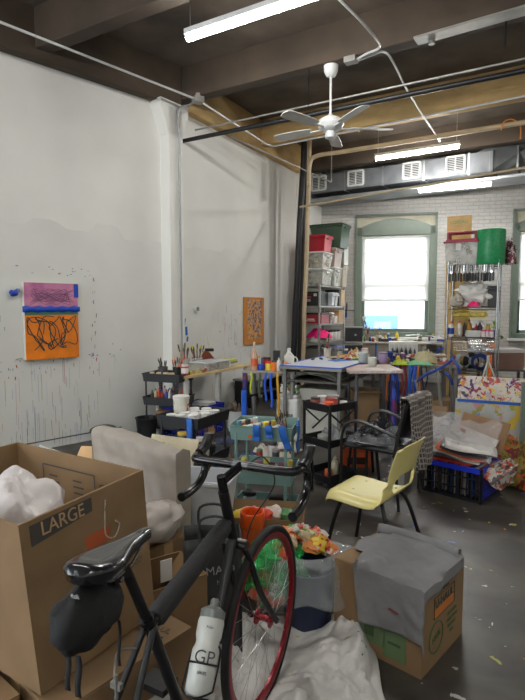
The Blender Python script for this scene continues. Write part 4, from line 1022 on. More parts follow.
for r_ in range(2):
    for i in range(8):
        c = ((60, 56, 60), (190, 170, 130), (196, 80, 40), (150, 40, 40), (50, 80, 160), (200, 200, 196), (90, 60, 90), (40, 60, 50))[(i+3*r_) % 8]
        bottle('small paint bottle on the middle tray of the black cart by the column', MA@Vector((-.17+.048*i, -.1+.13*r_, .405)), .021, .17+.02*(i % 3), G(c), G(((i*37) % 160+50, 60, 50)), group='paint bottles on the middle tray of the cart by the column', name='paint_bottle', neck=.4)
block('brown_carton', 'brown carton on the bottom tray of the cart by the column', 'box', MA, (.03, 0, .123), (.3, .24, .2), G((120, 84, 56), .8), extra=G((150, 110, 76), .8))
# wiry bin left of it, on the floor
t = thing('waste_bin', 'black round bin on the floor left of the cart by the column', 'bin', pz(147, 440, 0), 0); b = MB(); b.lathe([(.0, .004), (.1, .004), (.125, .26), (.13, .27), (.115, .27), (.09, .01), (0, .01)], n=22); b.build('body', blk_pl, t); b = MB(); b.tube(arc((0, 0, .268), .13, 0, 2*pi, 22, (1, 0, 0), (0, 1, 0))[:-1], .006, 6, closed=True); b.build('rim', blk_pl, t)

# ---- black cart with paint lids
CB = (-.535, 4.05); RBc = R(-27); MBc = Matrix.Translation((CB[0], CB[1], 0)) @ Matrix.Rotation(RBc, 4, 'Z')
cart_unit('black cart topped with white lidded paint pots, left of the teal cart', CB, RBc, .38, .46, (.745, .44, .18), .09, G((36, 37, 40), .5))
for i, (x, y) in enumerate(((-.11, -.14), (-.02, -.15), (.08, -.13), (-.06, -.03), (.04, -.04), (.13, -.03), (-.04, .07), (.06, .07), (.13, .09), (-.1, .15), (.01, .16))):
    t = jar('short paint pot with round white lid in the top tray of the black cart', MBc@Vector((x, y, .66)), .043, .08+.006*(i % 3), G((200, 200, 196)), G((212, 212, 208)), group='white lidded pots on the black cart', name='paint_pot')
t = thing('paint_tub', 'tall white paint tub with drips at the left end of the black cart', 'tub', MBc@Vector((-.135, .02, .665)), 0)
b = MB(); b.lathe([(.055, 0), (.06, .02), (.062, .17)], n=24); b.build('body', splat('dripped_white_tub', (206, 202, 188), [(150, 140, 120), (170, 60, 50)], scale=14, dens=.4), t); b = MB(); b.lathe([(.065, .165), (.066, .19), (.06, .193)], n=24); b.build('lid', G((210, 208, 200)), t)
b = MB(); b.grid(lambda u, v: ((u-.5)*.05+.008*sin(v*5), -.002-.012*sin(v*3), -.42*v), 2, 10); o = b.build('tape_strip', mat('blue_tape', (40, 108, 196)), solid=.002, loc=MBc@Vector((.12, -.236, .745)), rot=RBc); tag(o, 'long blue tape strip hanging off the corner of the black cart with paint pots', 'tape')
for i in range(10): jar('small dark pot on the middle tray of the black cart with paint pots', MBc@Vector((rnd.uniform(-.13, .13), -.18+.04*i, .356)), .028, .08, G(rnd.choice([(60, 56, 54), (130, 60, 40), (180, 176, 170)])), G((170, 168, 160)), group='pots on the middle tray of the black cart', name='small_pot')
# black pan and things between carts
t = thing('black_basin', 'black shallow basin on the floor between the black cart and the wrapped panel', 'basin', pz(200, 505, 0)+Vector((0, .35, 0)), 0); b = MB(); b.lathe([(0, .005), (.14, .005), (.19, .1), (.2, .1), (.2, .11), (.18, .11), (.13, .015), (0, .015)], n=28); b.build('bowl', blk_pl, t); b = MB(); b.tube(arc((0, 0, .108), .197, 0, 2*pi, 28, (1, 0, 0), (0, 1, 0))[:-1], .006, 6, closed=True); b.build('rim', blk_pl, t)
teal = mat('teal_powder_coat', (116, 146, 142), .4, var=.06)
# ---- teal cart
CC = (0.02, 3.62); RC = R(-12); MCt = Matrix.Translation((CC[0], CC[1], 0)) @ Matrix.Rotation(RC, 4, 'Z')
cart_unit('teal three-tier metal cart crowded with paints behind the handlebars', CC, RC, .43, .34, (.76, .46, .19), .10, teal)
cols = [(226, 206, 60), (226, 206, 60), (210, 130, 130), (200, 196, 190), (190, 90, 60), (60, 60, 64), (206, 160, 150), (80, 130, 150), (230, 120, 50), (170, 150, 60)]
names = ['yellow', 'yellow', 'pale red', 'white', 'rust', 'black', 'pink', 'blue', 'orange', 'olive']
for i in range(26):
    k = i % 10; x = -.17+.045*(i % 7); y = -.12+.062*(i//7)
    jar('%s paint jar on the top tray of the teal cart' % names[k], MCt@Vector((x+rnd.uniform(-.006, .006), y, .664)), .02, .075+.01*(i % 4), G(cols[k]), G(cols[k] if i % 2 else (210, 206, 200)), group='paint jars on the top tray of the teal cart')
for i in range(12):
    y = rnd.uniform(-.12, .12); a = rnd.uniform(-.5, .5)
    d = dup(brush0, MCt@Vector((.15+rnd.uniform(-.02, .03), y, .672)), rot=(rnd.uniform(.3, .6)*a, rnd.uniform(-.5, .1), a), label='paint-stained brush leaning at the right end of the teal cart top tray', group='brushes in the teal cart', scale=.62, mat_={'handle': G(rnd.choice([(190, 150, 100), (60, 60, 60), (200, 200, 196), (160, 50, 50)]))})
for i in range(21):
    x = -.17+.055*(i % 7); y = -.11+.09*(i//7); c = rnd.choice([(60, 58, 56), (196, 190, 180), (90, 40, 40), (200, 190, 90), (130, 140, 150), (150, 90, 120)])
    jar('small jar on the middle tray of the teal cart', MCt@Vector((x, y, .364)), .024, .07+.02*(i % 3), glassy if i % 3 == 0 else G(c), G(c), group='jars on the middle tray of the teal cart', name='small_jar')
for i, (x, y, r_, h, l) in enumerate(((-.12, .02, .05, .15, 'left glass jar with black lid on the bottom tray of the teal cart'), (.1, -.03, .075, .15, 'wide glass jar with black lid on the bottom tray of the teal cart'))):
    jar(l, MCt@Vector((x, y, .094)), r_, h, glassy, blk_pl, name='glass_jar')
def tapestrip(x, y, L, w_, rz, sway, label):
    b = MB(); b.grid(lambda u, v: ((u-.5)*w_+sway*v*v, -.001-.015*abs(sin(v*4)), .012*(1-v*4) if v < .2 else -L*(v-.2)), 3, 12)
    o = b.build('tape_strip', blue_tape, solid=.0015, loc=MCt@Vector((x, y, .76)), rot=RC+rz); tag(o, label, 'tape')
tapestrip(-.02, -.178, .12, .05, 0, .0, 'blue tape strip over the front rim of the teal cart, left one')
tapestrip(.06, -.178, .09, .05, 0, .01, 'blue tape strip over the front rim of the teal cart, middle one')
tapestrip(.15, -.178, .18, .05, 0, .05, 'twisted blue tape strip at the front right corner of the teal cart')
tapestrip(.222, -.02, .26, .12, pi/2, .04, 'wide torn blue tape hanging on the right end of the teal cart')
t = thing('sticker', 'small orange round sticker on the front of the teal cart', 'sticker', MCt@Vector((-.07, -.175, .69)), RC); b = MB(); b.cyl((0, .0, 0), (0, -.004, 0), .012, n=16); b.build('dot', G((222, 90, 40)), t)

# ---- tall narrow black cart
CD = (.60, 4.62); RD = R(38); MD = Matrix.Translation((CD[0], CD[1], 0)) @ Matrix.Rotation(RD, 4, 'Z')
cart_unit('black open-frame cart with angled braces, between teal cart and armchair', CD, RD, .36, .32, (.73, .42, .11), .07, blk_st, flat=True)
crt = [o for o in C.objects if o.name.startswith('utility_cart')][-1]
for s in (-1, 1):
    b = MB(); b.cyl((s*.17, -.15, .66), (s*.17, .04, .5), .008, n=6); b.build('brace', blk_st, crt); b = MB(); b.cyl((-.16, s*.155, .66), (.02, s*.155, .52), .008, n=6); b.build('brace', blk_st, crt)
for i, (x, y, z, r_, h, c, c2, l) in enumerate(((-.08, -.06, .665, .05, .07, (226, 90, 40), (226, 100, 50), 'orange tub with orange lid'), (.0, -.02, .665, .055, .09, (190, 50, 44), (150, 60, 50), 'red tub'), (.08, .04, .665, .055, .1, (60, 60, 62), (150, 150, 148), 'dark tub with grey lid'), (-.02, .08, .665, .045, .1, (200, 196, 190), (214, 212, 206), 'white tub'), (-.12, .06, .665, .045, .1, (120, 60, 50), (60, 50, 50), 'brown tub'), (.1, -.07, .665, .035, .06, (206, 206, 200), (214, 212, 206), 'small white pot'), (-.13, -.04, .665, .03, .06, (170, 130, 190), (190, 150, 200), 'lilac pot'))):
    jar(l+' on the top tray of the black braced cart', MD@Vector((x, y, z)), r_, h, G(c), G(c2), name='paint_tub', cat='tub')
cloth('grey_rag', 'light grey crumpled rag on the middle tray of the black braced cart', 'rag', MD@Vector((.05, .0, .355)), (.24, .26, .16), G((150, 152, 150), .8), seed=8)
jar('squat grey tin on the middle tray of the black braced cart', MD@Vector((-.11, -.03, .355)), .05, .09, G((130, 136, 126)), G((170, 176, 168)), name='tin')
jar('flat orange tin on the middle tray of the black braced cart', MD@Vector((-.13, .09, .355)), .035, .04, G((200, 90, 50)), G((190, 80, 50)), name='tin')
bottle('cream bottle on the bottom tray of the black braced cart', MD@Vector((.05, -.02, .045)), .035, .18, G((190, 184, 160)), G((200, 196, 180)))
jar('orange pot on the bottom tray of the black braced cart', MD@Vector((-.05, -.04, .045)), .035, .08, G((206, 90, 50)), G((214, 120, 70)))

# ---- drafting table with paper edged by blue tape
TAo = pz(280, 365, .9); TA = Matrix.Translation((TAo.x, TAo.y, 0)) @ Matrix.Rotation(GR, 4, 'Z')
t = thing('drafting_table', 'large grey drafting table in the middle of the studio', 'table', (TAo.x, TAo.y, 0), GR)
b = MB(); b.box((.37, .67, .875), (.76, 1.36, .03)); b.build('tabletop', G((128, 124, 116), .5), t, bevel=.004)
b = MB(); b.box((.37, .67, .72), (.7, 1.2, .02)); b.build('lower_shelf', G((90, 86, 80), .6), t)
for x in (.04, .7):
    for y in (.05, 1.3): b = MB(); b.box((x, y, .43), (.035, .035, .86)); b.build('leg', G((104, 104, 102), .4), t)
o = MB().box((.37, .66, .896), (.72, 1.3, .006)).build('paper_sheet', mat('work_paper', (206, 206, 210), .6, c2=(190, 196, 210), scale=4), loc=(TAo.x, TAo.y, 0), rot=GR); tag(o, 'big white work sheet covering the drafting table', 'paper')
b = MB(); b.box((.37, .012, .9005), (.74, .035, .003)); b.box((.735, .66, .9005), (.03, 1.3, .003)); b.box((.005, .66, .9005), (.03, 1.3, .003)); b.box((.37, -.002, .885), (.74, .003, .03)); b.build('tape_edge', mat('cobalt_tape', (30, 84, 190), .5), o)
t = thing('portfolio', 'sagging stack of grey portfolio sheets on the lower shelf of the drafting table', 'portfolio', TA@Vector((.37, .62, .732)), GR)
for k in range(4):
    b = MB(); b.grid(lambda u, v: ((u-.5)*(.62-.02*k), (v-.5)*(1.0-.03*k), .022*k-.09*(abs(u-.5)*2)**2+.012*sin(u*7+k)), 14, 4); b.build('sheet', (G((100, 100, 92), .7), G((150, 148, 134), .7), G((84, 82, 76), .7), G((130, 128, 116), .7))[k], t, solid=.008)
t.location.z = .80
# right board on its own blue legged stand
t = thing('side_board', 'pale pink stained board with rounded corners on blue painted legs', 'table', (1.20, 5.80, 0), R(2))
b = MB(); w_, d_ = .58, .62; poly_ = []
for cx, cy, a0 in ((w_/2-.06, -d_/2+.06, -90), (w_/2-.06, d_/2-.06, 0), (-w_/2+.02, d_/2-.02, 90), (-w_/2+.02, -d_/2+.02, 180)):
    rr_ = .06 if cx > 0 else .02
    for i in range(5): a = R(a0+90*i/4); poly_.append((cx+rr_*cos(a), cy+rr_*sin(a)))
n = len(poly_); b.add([(x, y, .862) for x, y in poly_]+[(x, y, .892) for x, y in poly_], [tuple(range(n-1, -1, -1)), tuple(range(n, 2*n))]+[(i, (i+1) % n, (i+1) % n+n, i+n) for i in range(n)])
b.build('tabletop', splat('pink_stained_board', (190, 172, 164), [(196, 150, 140), (204, 196, 190)], scale=5, dens=.44), t, bevel=.003)
bluel = splat('blue_painted_leg', (34, 50, 140), [(40, 90, 190), (120, 40, 100), (30, 30, 90)], scale=12, dens=.48, stretch=(1, 1, .3))
for x in (-.2, .2):
    for y in (-.22, .22): b = MB(); b.cyl((x, y, 0), (x, y, .862), .035 if x > 0 else .02, n=12); b.build('leg', bluel if x > 0 and y < 0 else G((84, 84, 88)), t)
# low things under the tables
block('white_cabinet', 'low pale grey cabinet standing under the drafting table', 'cabinet', TA, (.36, .42, 0), (.56, .4, .62), G((168, 166, 156), .6))
t = thing('pattern_box', 'small box with a colourful geometric pattern under the left end of the drafting table', 'box', pz(288, 393, .56), GR); b = MB(); b.box((0, .06, .05), (.22, .1, .1)); b.build('body', splat('geometric_print', (30, 32, 40), [(220, 190, 60), (200, 70, 50), (90, 150, 90), (220, 220, 210)], scale=11, dens=.5), t); b = MB(); b.box((0, .06, .104), (.225, .105, .008)); b.build('lid', blk_pl, t)
t = thing('white_stand', 'white squat container under the left end of the drafting table', 'container', (t.location.x, t.location.y, 0), GR); b = MB(); b.box((0, .06, .25), (.28, .2, .5)); b.box((0, .06, .52), (.25, .16, .06)); b.build('body', G((196, 196, 192), .5), t, bevel=.03)
b = MB(); b.box((0, -.045, .3), (.16, .01, .05)); b.build('handle', G((120, 120, 120)), t)
for i in range(9):
    p = pz(292+6*i, 424-1.5*i, .0); c = ((150, 60, 50), (196, 180, 170), (90, 60, 50), (120, 40, 70), (200, 200, 196))[i % 5]
    cloth('rag', ('red', 'pale', 'brown', 'plum', 'white')[i % 5]+' paint rag in the heap under the drafting table', 'rag', p+Vector((0, .5, 0)), (.26, .22, .16+.05*(i % 3)), G(c, .85), rz=i, seed=i*1.3, cuts=16, group='paint rags under the drafting table')
def carton_open(label, P, rz, w_, d_, h, m=card, flaps=(1, 1, 1, 1), name='cardboard_box', fa=.5):
    t = thing(name, label, 'box', P, rz)
    b = MB(); b.tray((0, 0, 0), (w_, d_, h), .005); b.build('body', m, t)
    for k, (on_, ax, ln, wd) in enumerate(((flaps[0], 0, w_, d_*.45), (flaps[1], 1, d_, w_*.45), (flaps[2], 2, w_, d_*.45), (flaps[3], 3, d_, w_*.45))):
        if not on_: continue
        M = Matrix.Rotation(ax*pi/2, 4, 'Z'); dist = (d_ if ax % 2 == 0 else w_)/2
        a = on_ if on_ != 1 else fa
        b = MB(); b.box((0, -wd/2, 0), (ln-.006, wd, .004)); me = M @ Matrix.Translation((0, -dist, h)) @ Matrix.Rotation(a, 4, 'X')
        b2 = MB(); b2.add([me@Vector(v) for v in b.v], b.f); b2.build('flap', m, t)
    return t
carton_open('kraft carton standing under the pink stained board', (1.16, 6.0, 0), R(2), .30, .30, .62, flaps=(.0001, 0, 0, 0), fa=0)
# objects on the drafting table
for (px, py, r_, h, c, c2, l) in ((363, 361, .055, .13, (150, 156, 156), (176, 180, 178), 'tall greyish jar on the pink board, left'), (372, 364, .05, .1, (176, 178, 166), (190, 192, 180), 'short frosted jar on the pink board'), (383, 361, .055, .13, (140, 120, 150), (110, 100, 120), 'purple tinted jar on the pink board, right')):
    jar(l, pz(px, py+2, .893), r_, h, G(c), G(c2), name='glass_jar')
t = thing('masking_tape_roll', 'tan ring of tape lying on the drafting table', 'tape', TA@Vector((.35, 1.1, .902)), 0)
b = MB(); b.lathe([(.05, 0), (.075, 0), (.075, .05), (.05, .05), (.05, 0)], n=24); b.build('tape_ring', G((196, 150, 90)), t); b = MB(); b.lathe([(.046, .002), (.05, .002), (.05, .048), (.046, .048), (.046, .002)], n=24); b.build('core', card, t)
cloth('fruit_net', 'tan and yellow wrapped bundle at the back of the drafting table', 'bundle', TA@Vector((.52, 1.08, .902)), (.2, .2, .14), splat('tan_bundle', (176, 140, 90), [(210, 190, 70), (150, 60, 50), (206, 200, 190)], scale=14, dens=.45), seed=5)
jar('white cup with orange mark at the back right of the drafting table', TA@Vector((.6, 1.25, .902)), .045, .13, G((206, 190, 176)), G((200, 180, 170)), name='paper_cup', cat='cup')
tag(MB().box((0, 0, .01), (.16, .04, .02)).build('green_marker', G((70, 150, 70)), loc=TA@Vector((.6, .98, .902)), rot=.3, bevel=.006), 'green marker case lying on the drafting table', 'marker')
b = MB(); b.box((0, 0, .002), (.26, .16, .004)); tag(b.build('blue_sheet', G((50, 110, 190)), loc=TA@Vector((.42, .82, .9)), rot=.5), 'small blue sheet lying on the drafting table', 'paper')
brush_cup('cup of brushes at the back left of the drafting table', TA@Vector((.1, 1.2, .902)), .05, .11, G((190, 180, 170)), 5, tabh, tabb, 'brush in the cup at the back of the drafting table', 'brushes in the cup on the drafting table')

# ---- left frame table with taped uprights and bottles
TFo = pz(243, 372, .80); TF = Matrix.Translation((TFo.x, TFo.y, 0)) @ Matrix.Rotation(GR*.35, 4, 'Z')
t = thing('frame_table', 'small metal frame table, its uprights wrapped in purple and blue tape', 'table', (TFo.x, TFo.y, 0), GR*.35)
b = MB(); b.box((.3, .3, .8), (.62, .6, .03)); b.build('tabletop', G((150, 144, 136), .5), t, bevel=.004)
purp = splat('purple_blue_wrap', (70, 40, 96), [(40, 80, 170), (120, 50, 60), (50, 50, 120)], scale=16, dens=.5, stretch=(1, 1, .5))
for (x, y, m) in ((.02, .02, purp), (.58, .02, G((140, 140, 138), .4)), (.02, .56, G((110, 110, 110), .4)), (.58, .56, G((110, 110, 110), .4))): b = MB(); b.cyl((x, y, 0), (x, y, .79), .03, n=10); b.build('leg', m, t)
b = MB(); b.cyl((.03, .02, .10), (.58, .3, .14), .035, n=12); b.build('foot_bar', mat('silver_bar', (190, 192, 192), .3, .7), t)
b = MB(); b.cyl((.02, .02, .5), (.5, .5, .55), .014, n=8); b.build('cross_bar', blk_st, t)
for i, (x, c, L, l) in enumerate(((.1, (176, 190, 60), .26, 'yellow green'), (.2, (70, 80, 60), .3, 'olive'), (.27, (40, 80, 180), .34, 'blue'), (.34, (40, 90, 200), .42, 'bright blue'), (.42, (190, 140, 40), .6, 'ochre'), (.5, (130, 110, 100), .5, 'grey brown'))):
    b = MB(); b.grid(lambda u, v: ((u-.5)*.028+.01*sin(v*6+i), -.003-.01*sin(v*5+i), -L*v), 2, 12); o = b.build('hanging_ribbon', G(c, .6), solid=.002, loc=TF@Vector((x, -.012, .80)), rot=GR*.35); tag(o, '%s strip of tape hanging from the front of the frame table' % l, 'ribbon')
b = MB(); b.box((0, 0, 0), (.06, .07, .34)); tag(b.build('tape_bundle', G((36, 90, 190)), loc=TF@Vector((.02, -.045, .42)), rot=.1, bevel=.01), 'bright blue tape bundle wrapped on the left upright of the frame table', 'tape')
t = thing('glass_bottle', 'tall clear bottle of reddish liquid on the frame table in front of the narrow painting', 'bottle', TF@Vector((.12, .08, .816)), 0)
b = MB(); b.lathe([(.04, 0), (.043, .02), (.043, .16), (.03, .2), (.013, .25), (.013, .30)], n=18); b.build('body', G((190, 150, 126), .15, coat=.5), t)
b = MB(); b.lathe([(.044, .05), (.044, .14)], n=18); b.build('band', G((196, 90, 50)), t); b = MB(); b.lathe([(.015, .29), (.015, .33), (.01, .335)], n=12); b.build('cap', G((200, 180, 150)), t)
for i, (x, y, r_, h, c, c2, l) in enumerate(((.2, .1, .04, .07, (30, 70, 180), (30, 70, 180), 'blue tub'), (.29, .1, .04, .1, (220, 190, 60), (206, 60, 40), 'yellow jar with red lid'), (.36, .07, .035, .12, (226, 120, 40), (40, 40, 40), 'orange jar with black lid'), (.24, .25, .05, .14, (150, 40, 40), (60, 30, 30), 'dark red jar'), (.5, .06, .03, .1, (190, 50, 40), (230, 130, 40), 'red jar with orange lid'))):
    jar(l+' on the frame table beside the drafting table', TF@Vector((x, y, .816)), r_, h, G(c), G(c2))
bottle('white squeeze bottle on the frame table', TF@Vector((.42, .05, .816)), .028, .16, G((206, 206, 200)), G((180, 180, 176)))
t = thing('jug', 'white gallon jug standing at the back of the frame table', 'jug', TF@Vector((.52, .2, .816)), 0); t.scale = (.8, .8, .85); b = MB(); b.box((0, 0, .1), (.15, .13, .2)); b.lathe([(.07, .2), (.025, .25), (.025, .27)], n=16); b.build('body', G((206, 204, 196), .4), t, bevel=.015)
b = MB(); b.cyl((0, 0, .27), (0, 0, .3), .028, n=14); b.build('cap', paper, t); b = MB(); b.tube(arc((.075, 0, .13), .05, -pi/2, pi/2, 8), .01, 6); b.build('handle', paper, t)
block('black_box', 'black upright box behind the jars on the frame table', 'box', TF, (.36, .28, .816), (.08, .08, .22), blk_pl)
# grey chest behind with horizontal bars
t = thing('low_bench', 'low grey metal bench behind the frame table by the wall', 'bench', (-.05, 8.5, 0), GR+pi/2)
b = MB(); b.box((0, 0, .43), (1.0, .4, .03)); b.build('seat', G((120, 122, 122), .4), t)
for x in (-.45, .45): b = MB(); b.box((x, 0, .21), (.04, .36, .42)); b.build('leg', blk_st, t)
b = MB(); b.box((0, 0, .2), (.9, .3, .02)); b.build('shelf', G((84, 84, 84)), t)

# ---- cluttered far worktable at right of the pink board
TRo = Vector((1.5, 6.45, 0)); RTr = R(-8); TR = Matrix.Translation(TRo) @ Matrix.Rotation(RTr, 4, 'Z')
t = thing('work_table', 'cluttered work table hung with blue and red tapes, left of the wire shelf', 'table', TRo, RTr)
b = MB(); b.box((.45, .4, .835), (.95, .8, .03)); b.build('tabletop', G((120, 112, 104), .6), t, bevel=.004)
for x in (.03, .86):
    for y in (.04, .76): b = MB(); b.box((x, y, .41), (.04, .04, .82)); b.build('leg', G((110, 108, 104), .5), t)
def onR(x, y, z=.852): return TR@Vector((x, y, z))
for i in range(13):
    c, l = (((30, 80, 190), 'blue'), ((40, 110, 210), 'bright blue'), ((120, 36, 40), 'dark red'), ((30, 60, 150), 'dark blue'), ((30, 34, 60), 'navy'), ((200, 110, 50), 'orange'))[(i*5+i//3) % 6]
    L = rnd.uniform(.3, .62); x = .0+.042*i; wd = rnd.uniform(.015, .035); b = MB(); b.grid(lambda u, v: ((u-.5)*wd+.015*sin(v*5+i), -.004-.012*sin(v*5+i*2), -L*v), 2, 12)
    o = b.build('hanging_ribbon', G(c, .5), solid=.002, loc=onR(x, -.012-.008*(i % 2), .85), rot=RTr); tag(o, '%s strip of tape hanging from the front of the cluttered work table' % l, 'ribbon', 'tape strips hanging from the cluttered work table')
cloth('knit_cloth', 'cream knitted cloth heaped on the cluttered work table', 'cloth', onR(.52, .2), (.3, .26, .2), mat('cream_knit', (186, 176, 140), .9, bump=.8, bscale=60), seed=9.1, rz=.4)
cloth('green_cloth', 'pale green cloth on the front edge of the cluttered work table', 'cloth', onR(.42, .06), (.36, .16, .05), mat('pale_green_cloth', (110, 170, 120), .8, c2=(130, 190, 150)), seed=4.4, rz=-.1)
cloth('yellow_cloth', 'yellow green rag on the front edge of the cluttered work table', 'cloth', onR(.2, .05), (.22, .16, .07), G((176, 190, 60), .8), seed=1.4)
cloth('red_rag', 'red brown rag at the right of the cluttered work table', 'rag', onR(.78, .2), (.22, .22, .05), G((140, 70, 50), .8), seed=2.9)
t = thing('hand_mixer', 'dark blue clamp tool lying on the cluttered work table', 'tool', onR(.1, .3), .4); b = MB(); b.lathe([(.05, 0), (.07, .02), (.03, .06), (.045, .12), (.02, .15)], n=16); b.build('body', G((34, 52, 110), .3), t); b = MB(); b.cyl((-.1, 0, .13), (.1, 0, .14), .014, n=8); b.build('handle', G((24, 34, 80), .3), t)
for i in range(14):
    c, l = (((150, 60, 40), 'rust'), ((60, 110, 60), 'green'), ((40, 60, 130), 'blue'), ((200, 190, 180), 'white'), ((110, 60, 110), 'purple'), ((60, 56, 54), 'dark'))[i % 6]
    jar('%s paint pot among the clutter on the work table' % l, onR(.04+.06*(i % 7)+rnd.uniform(-.01, .01), .38+.12*(i//7)), .028, rnd.uniform(.06, .13), G(c), G((190, 186, 180)) if i % 2 else G(c), group='paint pots on the cluttered work table')
for i in range(7):
    b = MB(); b.cyl((-.24, 0, .025), (.24, 0, .025), .022, n=12); tag(b.build('paper_roll', G(((196, 192, 184), (170, 150, 130), (150, 156, 170))[i % 3]), loc=onR(.6, .5+.035*(i % 4), .852+.046*(i//4)), rot=RTr+.03*i), 'rolled paper in the pile at the back right of the cluttered work table', 'paper roll', 'rolled papers on the cluttered work table')
b = MB(); b.lathe([(.03, 0), (.055, .0), (.055, .22), (.03, .22), (.03, 0)], n=18); tag(b.build('twine_spool', mat('twine', (130, 90, 56), .9, bump=.6, bscale=50), loc=onctr(1.17, -.28)), 'brown spool of twine at the right end of the window counter', 'spool')
# blue clamp arms leaning over the chair
arm_m = mat('blue_taped_arm', (30, 58, 130), .4, var=.2)
t = thing('arm_easel', 'blue taped metal folding frame standing between the work table and the wire shelf', 'stand', (1.95, 5.9, 0), R(-10))
b = MB(); b.tube(smoothpath([(-.22, -.1, .72), (-.12, -.08, .80), (.02, -.05, .86), (.16, .0, .95), (.2, .02, 1.02)], 5), .017, 8); b.build('arm', arm_m, t)
b = MB(); b.tube([(-.22, -.1, .74), (-.12, -.1, .3), (-.1, -.1, 0)], .016, 8); b.tube([(.02, -.05, .86), (.12, -.05, 0)], .016, 8); b.build('leg', galv, t)
b = MB(); b.tube([(.16, 0, .95), (.26, .2, 0)], .016, 8); b.build('rear_leg', galv, t)
b = MB(); b.tube([(.1, -.06, .84), (.16, -.1, .76), (.18, -.08, .70)], .016, 6); b.tube([(.18, 0, .98), (.24, -.06, .9), (.26, -.04, .82)], .016, 6); b.build('clamp_jaw', arm_m, t)
for i in range(3): bottle(('clear', 'white', 'grey')[i]+' bottle standing on the floor under the blue folding frame', Vector((1.86+.1*i, 6.1, 0)), .05, .3, G(((170, 176, 176), (200, 200, 196), (120, 126, 130))[i]), G((190, 190, 190)))

# ---- black armchair with plastic cover and checked jacket
f = Vector((-.815, .58, 0)); s_ = Vector((.58, .815, 0))        # faces f; s_ = away from the viewer
AC = Vector((.585, 4.15, 0))*.5+Vector((.965, 3.88, 0))*.5+s_*.24+Vector((.05, .05, 0))
AR = atan2(f.y, f.x)-pi/2; ACM = Matrix.Translation(AC) @ Matrix.Rotation(AR, 4, 'Z')       # local +y = forward
t = thing('armchair', 'black metal armchair with curved arms, a checked jacket over its back', 'chair', AC, AR)
b = MB(); b.box((0, 0, .44), (.46, .44, .035)); b.build('seat', mat('black_vinyl', (30, 31, 34), .35), t, bevel=.015)
b = MB(); b.grid(lambda u, v: ((u-.5)*.44, -.23-.07*v+.03*(1-(2*u-1)**2)*-1, .56+.26*v), 8, 6); b.build('backrest', mat('black_vinyl', (30, 31, 34), .35), t, solid=.03)
gun = mat('gunmetal_tube', (70, 70, 72), .3, .7)
for s in (-1, 1):
    x = s*.25
    b = MB(); b.tube([(x, .22, 0), (x, .22, .44)]+smoothpath([(x, .22, .5), (x, .19, .61), (x, .1, .655), (x, 0, .645), (x, -.24, .57)], 5), .013, 8); b.build('arm', gun, t)
    b = MB(); b.tube([(x, -.27, 0), (x, -.23, .44), (x*.95, -.30, .83)], .013, 8); b.build('leg', gun, t)
b = MB(); b.tube([(-.25, .2, .42), (.25, .2, .42)], .011, 8); b.tube([(-.25, -.22, .42), (.25, -.22, .42)], .011, 8); b.build('seat_rail', gun, t)
cov = film('clear_seat_plastic', (190, 195, 200), .18, .2, .4, 10)
b = MB(); b.grid(lambda u, v: ((u-.5)*.44+.02*noise.noise(Vector((u*5, v*5, 0))), .2-.42*v, .475+.17*sin(pi*u)**.5*(.25+.75*v)*(.8+.4*noise.noise(Vector((u*6, v*6, 3))))), 20, 20)
tag(b.build('plastic_cover', cov, loc=AC, rot=AR), 'clear crumpled plastic bag lying on the black armchair seat', 'plastic bag')
cloth('black_bag', 'shiny black bag inside the clear plastic on the armchair seat', 'bag', ACM@Vector((0, .0, .462)), (.42, .36, .2), mat('black_shiny_bag', (34, 36, 40), .2, bump=.5, bscale=20), seed=6.6)
def check_material():
    m = bpy.data.materials.new('checked_wool'); m.use_nodes = True; N = m.node_tree.nodes; L = m.node_tree.links; bs = N['Principled BSDF']; bs.inputs['Roughness'].default_value = .9
    uv = N.new('ShaderNodeTexCoord'); sp = N.new('ShaderNodeSeparateXYZ'); L.new(uv.outputs['UV'], sp.inputs[0]); last = None
    outs = []
    for ax in ('X', 'Y'):
        mu = N.new('ShaderNodeMath'); mu.operation = 'MULTIPLY'; mu.inputs[1].default_value = 19; L.new(sp.outputs[ax], mu.inputs[0])
        fr = N.new('ShaderNodeMath'); fr.operation = 'FRACT'; L.new(mu.outputs[0], fr.inputs[0]); gt = N.new('ShaderNodeMath'); gt.operation = 'GREATER_THAN'; gt.inputs[1].default_value = .68; L.new(fr.outputs[0], gt.inputs[0]); outs.append(gt)
    mx = N.new('ShaderNodeMath'); mx.operation = 'MAXIMUM'; L.new(outs[0].outputs[0], mx.inputs[0]); L.new(outs[1].outputs[0], mx.inputs[1])
    mc = N.new('ShaderNodeMix'); mc.data_type = 'RGBA'; L.new(mx.outputs[0], mc.inputs[0]); mc.inputs[6].default_value = srgb((74, 70, 68)); mc.inputs[7].default_value = srgb((158, 150, 142)); L.new(mc.outputs[2], bs.inputs['Base Color'])
    return m
def add_uv(o, nu, nv):
    me = o.data; uvl = me.uv_layers.new(name='UVMap')
    for p in me.polygons:
        for li in p.loop_indices:
            vi = me.loops[li].vertex_index; uvl.data[li].uv = ((vi % (nu+1))/nu, (vi//(nu+1))/nv)
b = MB()
def jk(u, v):
    # drapes over the back: v from the front hem over the top to the rear hem, ripples along u
    x = (u-.5)*(.42+.05*sin(v*4)); top = .855
    s = (v-.22)*.78
    if s < 0: y = -.235-.012+.03*s; z = top+s*1.0
    elif s < .06: a = s/.06*pi; y = -.285+.045*cos(a); z = top+.02*sin(a)
    else: y = -.335-.10*(s-.06)-.02*sin(u*14+v*3)*min(1, s*3); z = top-(s-.06)
    return (x+.02*sin(v*9), y+.012*sin(u*17), z)
b.grid(jk, 30, 34); nu, nv = 30, 34
me_ = bpy.data.meshes.new('jacket'); me_.from_pydata([tuple(v) for v in b.v], [], b.f)
for p_ in me_.polygons: p_.use_smooth = True
